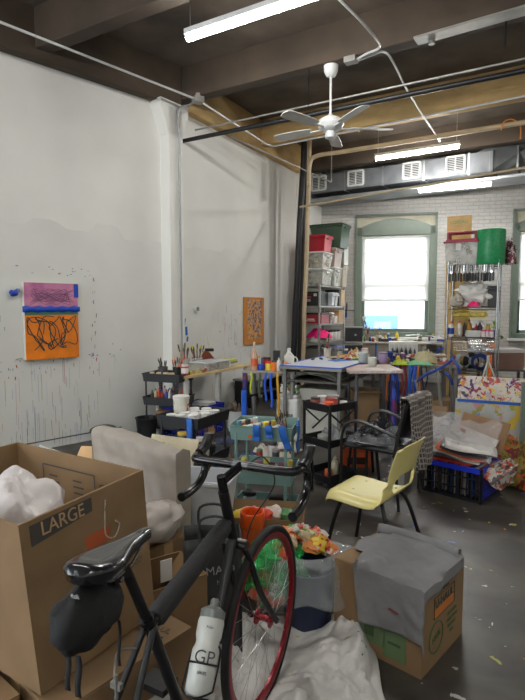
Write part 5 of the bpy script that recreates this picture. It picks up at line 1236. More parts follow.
me_.materials.append(check_material()); o = bpy.data.objects.new('jacket', me_); C.objects.link(o); o.location = AC; o.rotation_euler = (0, 0, AR); add_uv(o, nu, nv)
md = o.modifiers.new('t', 'SOLIDIFY'); md.thickness = .008; md.offset = 1
tag(o, 'grey and white checked jacket hung over the back of the black armchair', 'jacket')
# black stool behind the armchair, orange carton
t = thing('stool', 'low black stool behind the armchair with an orange box beneath', 'stool', (.93, 4.75, 0), .3)
b = MB(); b.cyl((0, 0, .4), (0, 0, .44), .16, n=24); b.build('seat', blk_st, t, bevel=.005)
for i in range(4): a = i*pi/2+.5; b = MB(); b.cyl((cos(a)*.12, sin(a)*.12, .4), (cos(a)*.17, sin(a)*.17, 0), .014, n=8); b.build('leg', blk_st, t)
t = block('orange_carton', 'orange carton with black print on the floor behind the armchair', 'box', Matrix.Translation((.92, 5.1, 0)), (0, 0, 0), (.3, .2, .2), G((196, 90, 44), .6)); b = MB(); b.box((0, -.103, .07), (.2, .004, .07)); b.build('dark_print', G((60, 34, 24)), t)
jar('white tin standing under the pink board behind the armchair', pz(383, 423, .0)+Vector((.35, 2.2, 0))*0+Vector((0, .0, .0)), .08, .25, G((150, 150, 146)), G((176, 176, 172)), name='paint_can', cat='can')

# ---- yellow shell chair
fy = Vector((-.79, .60, 0)).normalized(); YC = Vector((.69, 3.15, 0)); YR = atan2(fy.y, fy.x)-pi/2
t = thing('shell_chair', 'pale yellow moulded plastic chair with black tube legs in front of the armchair', 'chair', YC, YR)
prof = [(.235, .405), (.225, .43), (.19, .447), (.1, .443), (0, .436), (-.08, .436), (-.14, .447), (-.175, .475), (-.195, .53), (-.21, .59), (-.225, .65), (-.243, .71), (-.262, .765), (-.272, .785)]
pp = smoothpath([Vector((0, y, z)) for y, z in prof], 3); nv = len(pp)-1; nu = 24
hw = lambda k: .20+.012*sin(pi*min(1, k/18)) if k < 20 else (.205 if k < 34 else .205-.0*(k-34))
vs = []; fs = []
for k, p_ in enumerate(pp):
    tt = k/nv
    w_ = .215 if tt < .5 else .215-.01*(tt-.5)/.5
    if k < 4: w_ -= .03*(1-k/4)
    for i in range(nu+1):
        u = 2*i/nu-1; x = w_*u
        edge = max(0, abs(u)-.72)/.28
        seat_w = max(0, 1-max(0, tt-.35)/.25); back_w = max(0, min(1, (tt-.5)/.2))
        zz = p_.z-.05*edge**2*seat_w*(1 if abs(u) > .72 else 0)+.0*u; yy = p_.y+.035*(u*u)*back_w
        if tt > .93: zz -= .03*(abs(u)**4)
        if .42 < tt < .62: yy += .03*edge**2
        vs.append((x, yy, zz))
for k in range(nv):
    for i in range(nu):
        uc = abs(2*(i+.5)/nu-1); tc_ = (k+.5)/nv; z_ = (vs[k*(nu+1)][2]+vs[(k+1)*(nu+1)][2])/2
        if (.475 < z_ < .585) and uc < .72-.25*abs((z_-.53)/.055)**3 and tc_ > .5: continue
        fs.append((k*(nu+1)+i, k*(nu+1)+i+1, (k+1)*(nu+1)+i+1, (k+1)*(nu+1)+i))
me_ = bpy.data.meshes.new('shell'); me_.from_pydata(vs, [], fs)
bm = bmesh.new(); bm.from_mesh(me_)
for v in [v for v in bm.verts if not v.link_faces]: bm.verts.remove(v)
bm.to_mesh(me_); bm.free()
for p_ in me_.polygons: p_.use_smooth = True
me_.materials.append(mat('pale_yellow_shell', (222, 211, 138), .3, var=.03, coat=.15)); o = bpy.data.objects.new('shell', me_); C.objects.link(o); o.parent = t
md = o.modifiers.new('t', 'SOLIDIFY'); md.thickness = .007; md.offset = 0; md = o.modifiers.new('s', 'SUBSURF'); md.levels = md.render_levels = 1
for x, y in ((-.09, .1), (.09, .1), (-.09, -.1), (.09, -.1)): b = MB(); b.cyl((x, y, .437), (x, y, .447), .008, n=8); b.build('rivet', galv, t)
for sx in (-1, 1):
    b = MB(); b.tube(smoothpath([(sx*.08, .1, .425), (sx*.14, .13, .41), (sx*.18, .17, .3), (sx*.22, .23, .0)], 5), .0125, 8); b.build('leg', blk_st, t)
    b = MB(); b.tube(smoothpath([(sx*.08, -.08, .425), (sx*.14, -.11, .41), (sx*.18, -.16, .3), (sx*.22, -.25, .0)], 5), .0125, 8); b.build('leg', blk_st, t)
b = MB(); b.tube([(-.1, .1, .424), (-.1, -.1, .424)], .01, 6); b.tube([(.1, .1, .424), (.1, -.1, .424)], .01, 6); b.build('underframe', blk_st, t)

# ---- blue record crate and the stack of canvases behind
BCo = (Vector((1.71, 4.05, 0))+Vector((1.345, 4.39, 0)))/2; bdir = Vector((.365, -.34, 0)).normalized(); bper = Vector((.34, .365, 0)).normalized()
bl_ = .52; BCc = BCo+bper*.21; BR = atan2(bdir.y, bdir.x); BM = Matrix.Translation(BCc) @ Matrix.Rotation(BR, 4, 'Z')
t = thing('record_crate', 'blue rimmed grid crate full of upright sleeves on the floor at right', 'crate', BCc, BR)
crate(t, bl_, .40, .28, mat('bright_blue_rim', (30, 50, 190), .35), G((20, 21, 26), .4))
b = MB(); b.box((bl_/2+.001, 0, .14), (.005, .38, .24)); b.build('end_panel', mat('bright_blue_rim', (30, 50, 190), .35), t)
for i in range(17):
    c, l = (((200, 196, 190), 'white'), ((40, 44, 60), 'dark'), ((60, 90, 160), 'blue'), ((190, 186, 170), 'cream'), ((150, 40, 40), 'red'), ((206, 204, 200), 'white'))[i % 6]
    b = MB(); b.box((0, 0, .13), (.006, .33, .25)); tag(b.build('record_sleeve', G(c), loc=BM@Vector((-.235+.029*i, .02, .013)), rot=BR), '%s record sleeve standing in the blue rimmed crate' % l, 'record', 'record sleeves in the blue crate')
b = MB(); b.box((0, 0, .006), (.42, .3, .012)); tag(b.build('red_folder', G((150, 36, 30)), loc=BM@Vector((-.04, -.05, .285)), rot=BR), 'red folder lying on top of the blue rimmed crate', 'folder')
for i in range(5):
    b = MB(); b.grid(lambda u, v: ((u-.5)*.4, (v-.5)*.3, .02*sin(u*4+i)+.012*sin(v*5)), 8, 6); o = b.build('crumpled_print', (G((90, 86, 84)), G((180, 176, 168)), G((206, 90, 40)), G((60, 56, 60)), G((200, 196, 190)))[i], solid=.002, loc=BM@Vector((-.02+.03*i, -.02, .32+.022*i)), rot=BR+.12*i)
    o.rotation_euler = (.12, .05*i, BR+.1*i); tag(o, ('dark grey', 'pale', 'orange', 'black', 'white')[i]+' crumpled print in the pile on the blue rimmed crate', 'paper')
# torn cartons and plastic on it
def leaning(name, label, cat, P, rz, w_, h, m, tilt, th=.012, cat2=None, roll=0):
    b = MB(); b.box((0, 0, h/2), (w_, th, h)); o = b.build(name, m, loc=P, bevel=.002); o.rotation_mode = 'XYZ'; o.rotation_euler = (tilt, roll, rz); return tag(o, label, cat)
leaning('cardboard_sheet', 'torn brown cardboard sheet leaning above the blue rimmed crate', 'cardboard', BM@Vector((.1, .12, .36)), BR, .40, .28, G((140, 108, 78), .8), -.5, roll=.12)
leaning('cardboard_sheet', 'white faced cardboard sheet slanting on the blue rimmed crate', 'cardboard', BM@Vector((.04, .0, .34)), BR, .40, .22, splat('printed_carton', (176, 166, 156), [(150, 60, 50), (140, 134, 128)], scale=8, dens=.36), -.75, roll=.25)
pb = film('clear_wrap', (214, 218, 222), .3, .12, .9, 12)
b = MB(); b.grid(lambda u, v: ((u-.5)*.62, .1-.25*v+.05*noise.noise(Vector((u*4, v*4, 1))), .60-.28*v+.07*noise.noise(Vector((u*5, v*5, 4)))), 24, 20)
tag(b.build('plastic_wrap', pb, loc=BCc, rot=BR), 'clear crinkled plastic wrap over the papers on the blue rimmed crate', 'plastic wrap')
cloth('paper_tangle', 'white crumpled paper spilling over the right end of the blue rimmed crate', 'paper', BM@Vector((.3, .02, .18)), (.2, .34, .22), splat('printed_scrap', (180, 172, 162), [(90, 88, 90), (190, 80, 50)], scale=16, dens=.45), BR, seed=2)
o = [x for x in C.objects if x.name.startswith('paper_tangle')][0]; o.rotation_euler = (0, .7, BR)
b = MB(); b.box((0, 0, .14), (.13, .12, .28)); tag(b.build('white_carton', G((170, 168, 160)), loc=(1.22, 4.52, 0), rot=BR, bevel=.004), 'pale upright carton between the yellow chair and the blue rimmed crate', 'box')
# canvases
cdir = Vector((.9, -.43, 0)).normalized(); CR_ = atan2(cdir.y, cdir.x)
P = pd(457, 412, 5.6); P2 = Vector((P.x, P.y, 0))
spl = splat('splattered_canvas', (208, 200, 190), [(84, 50, 104), (210, 130, 70), (140, 50, 66), (220, 190, 60), (70, 66, 96), (180, 80, 80), (180, 160, 170)], scale=7, dens=.405, warp=1.6, seed=3)
t = thing('painting', 'wide white canvas splattered with purple, orange and yellow in front of the wire shelf', 'painting', P2, CR_)
b = MB(); b.box((.5, .02, .64), (1.0, .035, .37)); b.build('canvas', spl, t, bevel=.004); b = MB(); b.box((.5, .045, .64), (.9, .02, .3)); b.build('stretcher', G((180, 150, 110)), t)
P3 = P2+Vector((-.02, -.08, 0))
t = thing('painting', 'large pale blue and yellow canvas below the splattered one, edged with blue tape', 'painting', P3, CR_)
b = MB(); b.box((.5, .02, .30), (1.06, .03, .58)); b.build('canvas', splat('pale_blue_canvas', (176, 176, 172), [(130, 160, 190), (196, 170, 60), (190, 140, 140), (150, 150, 60)], scale=4, dens=.40, seed=9), t, bevel=.003)
b = MB(); b.box((.3, -.0, .575), (.62, .006, .03)); b.build('tape_edge', blue_tape, t)
t = thing('painting', 'ochre yellow and tan panel at the right edge beside the wooden upright', 'painting', P3+cdir*.58+Vector((-.02, -.06, 0)), CR_)
b = MB(); b.box((.17, .02, .28), (.33, .02, .56)); b.build('panel', splat('ochre_panel', (160, 126, 90), [(216, 170, 30), (216, 170, 30), (190, 60, 50)], scale=5, dens=.5, seed=5), t)
t = thing('wooden_upright', 'thin greenish wooden post at the right edge in front of the panels', 'post', pd(522, 440, 5.0).xy.to_3d(), 0); b = MB(); b.box((0, 0, .42), (.04, .03, .84)); b.build('post', G((110, 124, 116)), t); b = MB(); b.box((0, 0, .01), (.12, .1, .02)); b.build('foot', G((90, 90, 84)), t)
cloth('painted_sack', 'large orange, green and red painted canvas bundle at the right edge', 'canvas', (2.32, 4.58, 0), (.62, .5, .52), splat('orange_green_canvas', (120, 104, 50), [(200, 96, 36), (70, 96, 40), (120, 40, 34), (150, 130, 50)], scale=6, dens=.47, seed=7, warp=1.2), BR, seed=5.5, cuts=34, amp=.35)
leaning('cardboard_sheet', 'brown cardboard panel standing upright between the checked jacket and the pale canvas', 'cardboard', Vector((1.62, 5.05, 0)), CR_, .34, .60, card, -.05)
b = MB(); b.grid(lambda u, v: ((u-.5)*.6, .04*noise.noise(Vector((u*4, v*3, 7))), .02+.56*v), 20, 20)
tag(b.build('plastic_sheet', pb, loc=(1.72, 4.88, 0), rot=CR_), 'upright clear plastic sheeting behind the blue rimmed crate', 'plastic')
# easel wires near the carton
t = thing('wire_easel', 'white wire easel legs between the wire shelf and the carton', 'easel', (2.98, 6.9, 0), 0)
for i, (dx, dy) in enumerate(((-.25, -.1), (.25, -.1), (.05, .25))): b = MB(); b.tube([(0, 0, .86), (dx*.6, dy*.6, .45), (dx, dy, 0)], .011, 6); b.build('leg', G((190, 188, 180)), t)
b = MB(); b.cyl((0, 0, .82), (0, 0, .92), .02, n=8); b.build('hub', G((190, 188, 180)), t)
# ================================================================== FOREGROUND
def V3(x, y, z=0): return Vector((x, y, z))
# ---- moving boxes at left
e1 = V3(-.63, -.78).normalized(); e2 = V3(-e1.y*-1*-1, e1.x*-1, 0); e2 = V3(-.78, .63).normalized()
Rc = pz(192, 629, .45)
def gridbox(label, c, w_, d_, h, rz, m=card, name='moving_box', z=0, tapec=None, top=None):
    t = thing(name, label, 'box', (c.x, c.y, z), rz)
    b = MB(); b.box((0, 0, h/2-.001), (w_, d_, h-.002)); b.build('body', m, t, bevel=.004)
    b = MB(); b.box((0, -d_/4-.001, h), (w_, d_/2-.004, .004)); b.box((0, d_/4+.001, h), (w_, d_/2-.004, .004)); b.build('top_flap', m, t)
    b = MB(); b.box((0, 0, h+.003), (w_+.004, .05, .0012)); b.box((w_/2+.002, 0, h-.05), (.0012, .05, .1)); b.build('packing_tape', mat('clear_packing_tape', (176, 146, 104), .25), t)
    return t
eang = atan2(e1.y, e1.x)
c1_ = Rc+e1*.25+e2*.225
t = gridbox('closed kraft moving box on the floor beneath the right corner of the open LARGE box', V3(c1_.x, c1_.y), .5, .45, .455, eang)
b = MB(); b.box((-.06, .227, .24), (.2, .003, .14)); b.build('white_sticker', paper, t)
text('printed_text', 'U-HAUL', .035, G((90, 74, 54)), t, frame((-.17, .13, .459), (-.2, 1, 0), (-1, -.2, 0)))
text('printed_text', 'MOVING & STORAGE', .016, G((90, 74, 54)), t, frame((-.13, .12, .459), (-.2, 1, 0), (-1, -.2, 0)))
c2_ = Rc+e1*.30+e2*.80; gridbox('closed kraft box on the floor behind and left of the others, under the LARGE box', V3(c2_.x, c2_.y), .6, .62, .455, eang)
c3_ = Rc+e1*.80+e2*.50; gridbox('closed kraft box at the bottom left corner of the picture under the LARGE box', V3(c3_.x, c3_.y), .55, .7, .455, eang)

ZB_ = .462
A = pz(18, 526, .95); B_ = pz(143, 470, .95); Cc = pz(17, 442, .95); D_ = A+(Cc-B_)
A2 = pz(41, 696, ZB_); B2 = pz(155, 613, ZB_); C2 = B2+(Cc-B_)*.97; D2_ = A2+(C2-B2)
t = thing('moving_box', 'big open kraft moving box marked LARGE, white plastic bag inside', 'box', (A2.x, A2.y, ZB_), 0)
o0 = V3(A2.x, A2.y, ZB_)
top = [A, B_, Cc, D_]; bot = [A2, B2, C2, D2_]
b = MB(); vs = [p-o0 for p in top]+[p-o0 for p in bot]
cen = sum(vs, Vector())/8
ins = [v+(V3(cen.x, cen.y, v.z)-v).normalized()*.012 for v in vs]
for i in range(4):
    j = (i+1) % 4
    for q_ in (vs, ins): b.grid(lambda u, v, q_=q_: q_[i].lerp(q_[j], u).lerp(q_[i+4].lerp(q_[j+4], u), v), 10, 10, smooth=False)
b.add([vs[i] for i in range(8)]+ins, [(0, 1, 9, 8), (1, 2, 10, 9), (2, 3, 11, 10), (3, 0, 8, 11)])
b.grid(lambda u, v: vs[4].lerp(vs[5], u).lerp(vs[7].lerp(vs[6], u), v)+V3(0, 0, .001), 4, 4, smooth=False)
b.build('body', card, t)
ax = (B_-A).normalized(); up = ((A-A2).normalized()+(B_-B2).normalized()); nrm = ax.cross(up).normalized()
if nrm.y > 0: nrm = -nrm
def onface(a, h): # a metres from A along the rim, h metres below the rim
    f_ = a/(B_-A).length; g = h/(A-A2).length
    tp_ = A.lerp(B_, f_); bt = A2.lerp(B2, f_); return tp_.lerp(bt, g)-o0
ink = G((70, 66, 62), .7)
def quadpanel(name, pts, m, par, off):
    b = MB(); vs = [p+off for p in pts]+[p for p in pts]; b.add(vs, [(0, 1, 2, 3), (0, 4, 5, 1), (1, 5, 6, 2), (2, 6, 7, 3), (3, 7, 4, 0)]); return b.build(name, m, par)
out = nrm*.0015
quadpanel('printed_band', [onface(.035, .075), onface(.28, .055), onface(.28, .012), onface(.035, .015)], ink, t, out)
mid = (onface(.035, .075)+onface(.28, .055)+onface(.28, .012)+onface(.035, .015))/4
text('printed_text', 'LARGE', .058, G((176, 146, 108), .8), t, frame(mid+out*1.6, ax, up))
quadpanel('orange_mark', [onface(.24, .17), onface(.35, .17), onface(.35, .125), onface(.24, .125)], G((170, 84, 44), .8), t, out)
text('printed_text', 'UHAUL.COM', .026, ink, t, frame(onface(.44, .29)+out*1.6, ax, up))
text('printed_text', 'MOVING', .02, ink, t, frame(onface(.43, .255)+out*1.6, ax, up))
# print on the inside of the far side
ax2 = (B_-Cc).normalized(); n2 = V3(ax2.y, -ax2.x, 0).normalized()
if (A-B_).dot(n2) < 0: n2 = -n2
def inface(a, h): 
    L_ = (B_-Cc).length; f_ = a/L_; tp_ = Cc.lerp(B_, f_); bt = C2.lerp(B2, f_); return tp_.lerp(bt, h/(Cc-C2).length)-o0+n2*.016
q = n2*.0015
def line(a0, h0, a1, h1, wd=.0025):
    dv = Vector((a1-a0, h1-h0)); nn = Vector((-dv.y, dv.x)).normalized()*wd
    quadpanel('printed_line', [inface(a0-nn.x, h0-nn.y), inface(a1-nn.x, h1-nn.y), inface(a1+nn.x, h1+nn.y), inface(a0+nn.x, h0+nn.y)], ink, t, q)
for (a0, h0, a1, h1) in ((.2, .06, .52, .06), (.2, .06, .2, .34), (.52, .06, .52, .34), (.2, .34, .52, .34), (.55, .09, .68, .09), (.55, .09, .55, .3)): line(a0, h0, a1, h1)
quadpanel('printed_band', [inface(.2, .26), inface(.52, .26), inface(.52, .31), inface(.2, .31)], ink, t, q)
for i in range(6):
    for a0 in (.24, .39): line(a0, .1+.024*i, a0+.05+.012*(i*7 % 3), .1+.024*i, .003)
b = MB(); pts_ = [onface(.34, .04), onface(.33, .1), onface(.33, .15), onface(.37, .17), onface(.40, .14), onface(.38, .12)]
b.tube([p+nrm*.003 for p in smoothpath(pts_, 5)], .003, 5); b.build('loose_tape', film('tape_film', (200, 190, 170), .5, .1, .3), t)
# white bag inside
bagm = mat('white_plastic_bag', (206, 200, 198), .3, bump=.5, bscale=22)
b = MB(); cx_ = (A+D_+Cc+B_)/4
b.blob((0, 0, 0), (.42, .44, .42), amp=.17, seed=3.3, n=60, freq=2.2)
ob = b.build('plastic_bag', bagm, loc=V3(-.90, 1.72, .77)); tag(ob, 'white plastic bag stuffed inside the open LARGE box', 'plastic bag')

# ---- things between the boxes and the carts
# wrapped panel
P0 = V3(-.95, 3.0, 0); P1 = V3(-.385, 2.5, 0); pdv = (P1-P0).normalized(); pn = V3(pdv.y, -pdv.x, 0); L_ = (P1-P0).length; rzp = atan2(pdv.y, pdv.x)
t = thing('upholstered_panel', 'beige plastic-wrapped upholstered panel with a soft rounded top edge behind the LARGE box', 'panel', (P0.x, P0.y, .30), rzp)
bm_ = mat('beige_wrapping', (152, 143, 133), .5, bump=.35, bscale=14)
b = MB(); H_ = .55
def pf(u, v):
    # section runs up the front, over the rolled top, down the back
    s = v*(2*H_+.14); wr = .006*noise.noise(Vector((u*9, s*9, 2)))+.004*sin(u*31+s*20)
    if s < H_: y = -.045+wr-.006*(1 if s > H_-.10 else 0)*(0 if u > .98 or u < .02 else 1); z = s
    elif s < H_+.14: a = (s-H_)/.14*pi; y = -.045*cos(a); z = H_+.02*sin(a)+wr*.5
    else: y = .045+wr; z = H_-(s-H_-.14)
    return (u*L_, y, z+.012*sin(u*5)*(1 if .1 < v < .9 else 0))
b.grid(pf, 50, 60)
b.add([(L_, -.045, 0), (L_, .045, 0), (L_, .045, H_), (L_, -.045, H_), (L_, 0, H_+.02)], [(0, 1, 2, 3), (3, 2, 4)]); b.add([(0, -.045, 0), (0, .045, 0), (0, .045, H_), (0, -.045, H_)], [(3, 2, 1, 0)])
b.build('wrapping', bm_, t)
gridbox('kraft box standing under the wrapped beige panel', V3(-.70, 2.82), .5, .34, .295, rzp, name='cardboard_box')
b = MB(); b.blob((0, 0, 0), (.20, .36, .17), amp=.13, seed=8, n=40); o = b.build('pillow', mat('off_white_pillow', (176, 168, 160), .6, bump=.3, bscale=20), loc=V3(-.50, 2.30, .58), rot=-.5); tag(o, 'off-white stuffed bundle between the LARGE box and the wrapped panel', 'bundle')
gridbox('small kraft box under the off-white bundle', V3(-.52, 2.36), .26, .26, .5, rzp, name='cardboard_box')
# cardboard flap and magazine beyond
o = leaning('cardboard_sheet', 'kraft cardboard flap sticking up between the LARGE box and the splattered wall', 'cardboard', pz(76, 452, .72)+V3(0, .1, -.28), R(-8), .28, .34, G((196, 160, 116), .8), -.9)
o = leaning('magazine', 'glossy magazine with pale yellow pictures in front of the wrapped panel', 'magazine', pz(112, 468, .72)+V3(.0, .12, -.05), R(-35), .30, .16, splat('magazine_print', (190, 194, 196), [(200, 190, 110), (150, 160, 150)], scale=8, dens=.45), -1.0)
gridbox('kraft box behind the LARGE box carrying the magazine and cardboard flap', V3(-1.12, 2.92), .52, .36, .58, rzp, name='cardboard_box')
o = leaning('foam_board', 'cream coloured board lying behind the wrapped panel', 'board', pz(170, 452, .74)+V3(-.06, .12, -.20), R(-25), .34, .26, splat('cream_board', (206, 196, 166), [(180, 170, 140)], scale=20, dens=.4), -.5)
t = thing('green_tray', 'dark green oval tray leaning on the floor by the left wall', 'tray', pplane(97, 428, K, D1)+N1*.14, atan2(D1.y, D1.x)); t.location.z = .11; t.scale = (.72, .72, .72); t.rotation_euler = (.55, 0, atan2(D1.y, D1.x)+pi)
b = MB(); b.lathe([(0, 0), (.15, 0), (.19, .03), (.2, .04), (.19, .045), (.14, .012), (0, .01)], n=28, M=Matrix.Diagonal((1.2, .6, 1, 1))); b.build('dish', G((44, 60, 44)), t)
b = MB(); b.lathe([(.185, .04), (.2, .045), (.195, .05)], n=28, M=Matrix.Diagonal((1.2, .6, 1, 1))); b.build('rim', G((70, 84, 66)), t)
o = leaning('foam_board', 'pale grey board leaning behind the cardboard flap near the left wall', 'board', V3(-1.55, 3.7, .0), R(-40), .5, .52, G((176, 176, 170), .6), -.15)

# white translucent bin on a box
gridbox('kraft box under the white translucent bin', V3(-.33, 2.80), .32, .28, .33, .1, name='cardboard_box')
t = thing('plastic_bin', 'white translucent plastic bin with a flared lip between wrapped panel and handlebar stem', 'bin', (-.31, 2.80, .34), R(-14))
wb = mat('milky_plastic', (196, 200, 204), .3, var=.03)
b = MB(); b.tray((0, 0, 0), (.30, .25, .30), .004, .74, rim=.02); b.build('body', wb, t, bevel=.012)
b = MB(); b.tube([(-.15, -.125, .30), (.15, -.125, .30), (.15, .125, .30), (-.15, .125, .30)], .008, 6, closed=True); b.build('lip', wb, t)
# open cartons in front of it
carton_open('open kraft carton beside the LARGE box with flaps up, under the bike top tube', V3(-.395, 2.03, 0), R(35), .26, .24, .50, m=card_in, flaps=(2.0, 2.3, 0, 2.2))
o = MB().box((0, 0, .05), (.05, .004, .09)).build('card_slip', paper, loc=V3(-.39, 2.05, .44), rot=.6); tag(o, 'white card slip sticking out of the open kraft carton', 'card')
carton_open('second open carton behind the first, with a blue and red bundle', V3(-.40, 2.44, 0), R(20), .2, .26, .44, m=G((140, 104, 70), .8), flaps=(0, 1.9, 2.1, 0))
b = MB(); b.blob((0, 0, 0), (.09, .07, .07), amp=.4, seed=2, n=12); o = b.build('blue_bundle', G((40, 76, 180), .4), loc=V3(-.44, 2.38, .55)); tag(o, 'small blue crumpled bundle in the second open carton', 'bundle')
b = MB(); b.blob((0, 0, 0), (.06, .05, .05), amp=.4, seed=4, n=12); o = b.build('red_bundle', G((206, 70, 50), .4), loc=V3(-.43, 2.33, .59)); tag(o, 'small red crumpled wrapper beside the blue bundle', 'wrapper')
t = thing('tote_bag', 'dark grey upright shopping bag printed MAID behind the bike bottle', 'bag', V3(-.215, 2.17, 0), R(8))
bagd = mat('charcoal_bag', (58, 60, 60), .6, bump=.2)
b = MB(); b.grid(lambda u, v: ((u-.5)*.24, -.07+.01*sin(u*6+v*5), .6*v), 10, 12); b.grid(lambda u, v: ((u-.5)*.24, .07-.01*sin(u*5+v*4), .6*v), 10, 12)
for s in (-1, 1): b.grid(lambda u, v: (s*.12, (u-.5)*.14, .6*v), 4, 6)
b.build('bag_body', bagd, t, solid=.003)
for s in (-1, 1): b = MB(); b.tube(smoothpath([(-.05, s*.07, .56), (-.05, s*.07, .68), (.05, s*.07, .68), (.05, s*.07, .56)], 5), .006, 6); b.build('handle', bagd, t)
lt = G((170, 176, 174)); text('printed_text', 'MAID', .05, lt, t, frame((.03, -.086, .47), (1, 0, .1), (0, 0, 1))); text('printed_text', 'NYC', .025, lt, t, frame((.04, -.086, .42), (1, 0, .1), (0, 0, 1)))
b = MB(); b.tube(arc((-.06, -.088, .44), .024, 0, 2*pi, 20)[:-1], .003, 5, closed=True); b.tube([(-.078, -.088, .44), (-.042, -.088, .44)], .003, 5); b.build('round_emblem', lt, t)
# orange bucket and carton behind the wheel
t = thing('bucket', 'small bucket with bright orange rim behind the fork of the bicycle', 'bucket', V3(-.055, 2.74, 0), 0); t.scale = (.66, .66, .98)
b = MB(); b.lathe([(0, .004), (.075, .004), (.09, .40), (.08, .40), (.07, .02), (0, .02)], n=24); b.build('pail', G((190, 80, 40), .4), t)
b = MB(); b.lathe([(.088, .39), (.1, .40), (.1, .47), (.092, .475), (.085, .47), (.085, .39)], n=24); b.build('rim', G((232, 88, 30), .35), t)
carton_open('open kraft carton behind the orange rimmed bucket, in front of the teal cart', V3(.0, 3.03, 0), R(-8), .5, .3, .36, flaps=(2.4, 0, 2.0, 0))
for i in range(5):
    b = MB(); b.blob((0, 0, 0), (.11, .1, .08), amp=.4, seed=i*2.2, n=12); o = b.build('wrapper', G(((220, 190, 60), (200, 196, 190), (206, 70, 50), (196, 180, 170), (90, 140, 90))[i], .4), loc=V3(-.13+.07*i, 2.98+.03*(i % 2), .34)); tag(o, ('yellow', 'white', 'red', 'cream', 'green')[i]+' crumpled wrapper in the open carton by the teal cart', 'wrapper')

# ---- rubbish bin with clear liner
t = thing('rubbish_bin', 'dark blue round bin overflowing with snack wrappers, clear liner folded over it', 'bin', V3(.225, 2.50, 0), 0)
b = MB(); b.lathe([(0, .004), (.115, .004), (.14, .28), (.145, .29), (.13, .29), (.11, .02), (0, .02)], n=30); b.build('body', mat('navy_bin', (30, 38, 66), .35), t)
liner = film('clear_liner', (214, 222, 224), .26, .08, .9, 16)
b = MB()
def lf_(u, v):
    a = u*2*pi; w1_ = noise.noise(Vector((cos(a)*2, sin(a)*2, v*3)))
    if v < .35: r = .10+.075*v/.35; z = .36-.02*v
    else: r = .178+.03*(v-.35)/.65+.035*w1_*(v-.2)+.012*sin(a*9); z = .355-.17*(v-.35)/.65-.05*w1_
    return (r*cos(a)*(1.25 if cos(a) > 0 else 1.05), r*sin(a), z)
b.grid(lf_, 64, 16); b.build('clear_liner', liner, t)
wr_cols = [((226, 190, 60), 'yellow'), ((206, 70, 50), 'red'), ((206, 204, 196), 'white'), ((210, 130, 60), 'orange'), ((70, 160, 80), 'green'), ((196, 170, 130), 'tan')]
for i in range(22):
    a = rnd.uniform(0, 6.28); r_ = rnd.uniform(0, .15); c, l = wr_cols[i % 6]
    b = MB(); b.blob((0, 0, 0), (rnd.uniform(.07, .13), rnd.uniform(.05, .1), rnd.uniform(.03, .07)), amp=.45, seed=i*1.7, n=12)
    o = b.build('wrapper', splat('wrapper_'+l, c, [(206, 200, 190), (190, 60, 50)], scale=16, dens=.42, rough=.35, seed=i % 6), loc=V3(.20+cos(a)*r_*1.1, 2.57+sin(a)*r_, .33+.09*(1-r_/.15)+rnd.uniform(0, .02))); o.rotation_euler = (rnd.uniform(-.6, .6), rnd.uniform(-.6, .6), a)
    tag(o, '%s crumpled snack wrapper on top of the overflowing bin' % l, 'wrapper', 'snack wrappers heaped on the rubbish bin')
gbag = film('green_bag_film', (60, 190, 100), .6, .12, .8, 14)
b = MB(); b.blob((0, 0, 0), (.30, .28, .26), amp=.3, seed=6.1, n=36); o = b.build('green_bag', gbag, loc=V3(.06, 2.52, .27)); tag(o, 'translucent green plastic bag behind the front wheel of the bicycle', 'plastic bag')
b = MB(); b.blob((0, 0, 0), (.22, .2, .16), amp=.3, seed=1.1, n=20); o = b.build('bag_filling', splat('red_brown_scraps', (180, 110, 80), [(206, 200, 190), (190, 60, 50), (90, 150, 90)], scale=12, dens=.45), loc=V3(.03, 2.50, .17)); tag(o, 'reddish scraps inside and under the translucent green bag', 'scraps')
b = MB(); b.grid(lambda u, v: (.0+.26*u, .04*noise.noise(Vector((u*5, v*5, 0))), .36-.36*v+.02*sin(u*8)), 20, 20); o = b.build('plastic_sheet', liner, loc=V3(.30, 2.62, .0), rot=-.75); tag(o, 'clear plastic sheet hanging between the rubbish bin and the small box', 'plastic')

# ---- white drop cloth
b = MB()
def dc(u, v):
    x = -.36+.86*u; y = 1.52+1.0*v
    x += .06*noise.noise(Vector((u*3, v*3, 5))); y += .05*noise.noise(Vector((u*3, v*3, 9)))
    e = min(1, 9*min(u, 1-u, v, 1-v)); q = Vector((u*3.2+v, v*3.4-u*.6, 0))
    ridge = abs(noise.noise(q*1.3)); r2 = abs(noise.noise(q*3.1+V3(3, 3, 3)))+.45*abs(noise.noise(q*8+V3(1, 7, 3))); 
    z = .02+e*(.14*ridge+.055*r2+.07*max(0, sin(pi*v))*max(0, sin(pi*u)))
    # pressed flat where the wheel stands
    dx = x-.006; dy = y-1.95; dist = abs(dx*.92-dy*.39); z *= min(1, .10+max(0, dist-.01)*5)
    return (x, y, max(.006, z))
b.grid(dc, 110, 110)
o = b.build('drop_cloth', splat('stained_white_cotton', (206, 204, 200), [(60, 58, 56), (190, 170, 60)], scale=13, dens=.30), solid=.003, off=1); tag(o, 'white paint-spotted drop cloth crumpled on the floor under the front wheel', 'cloth')

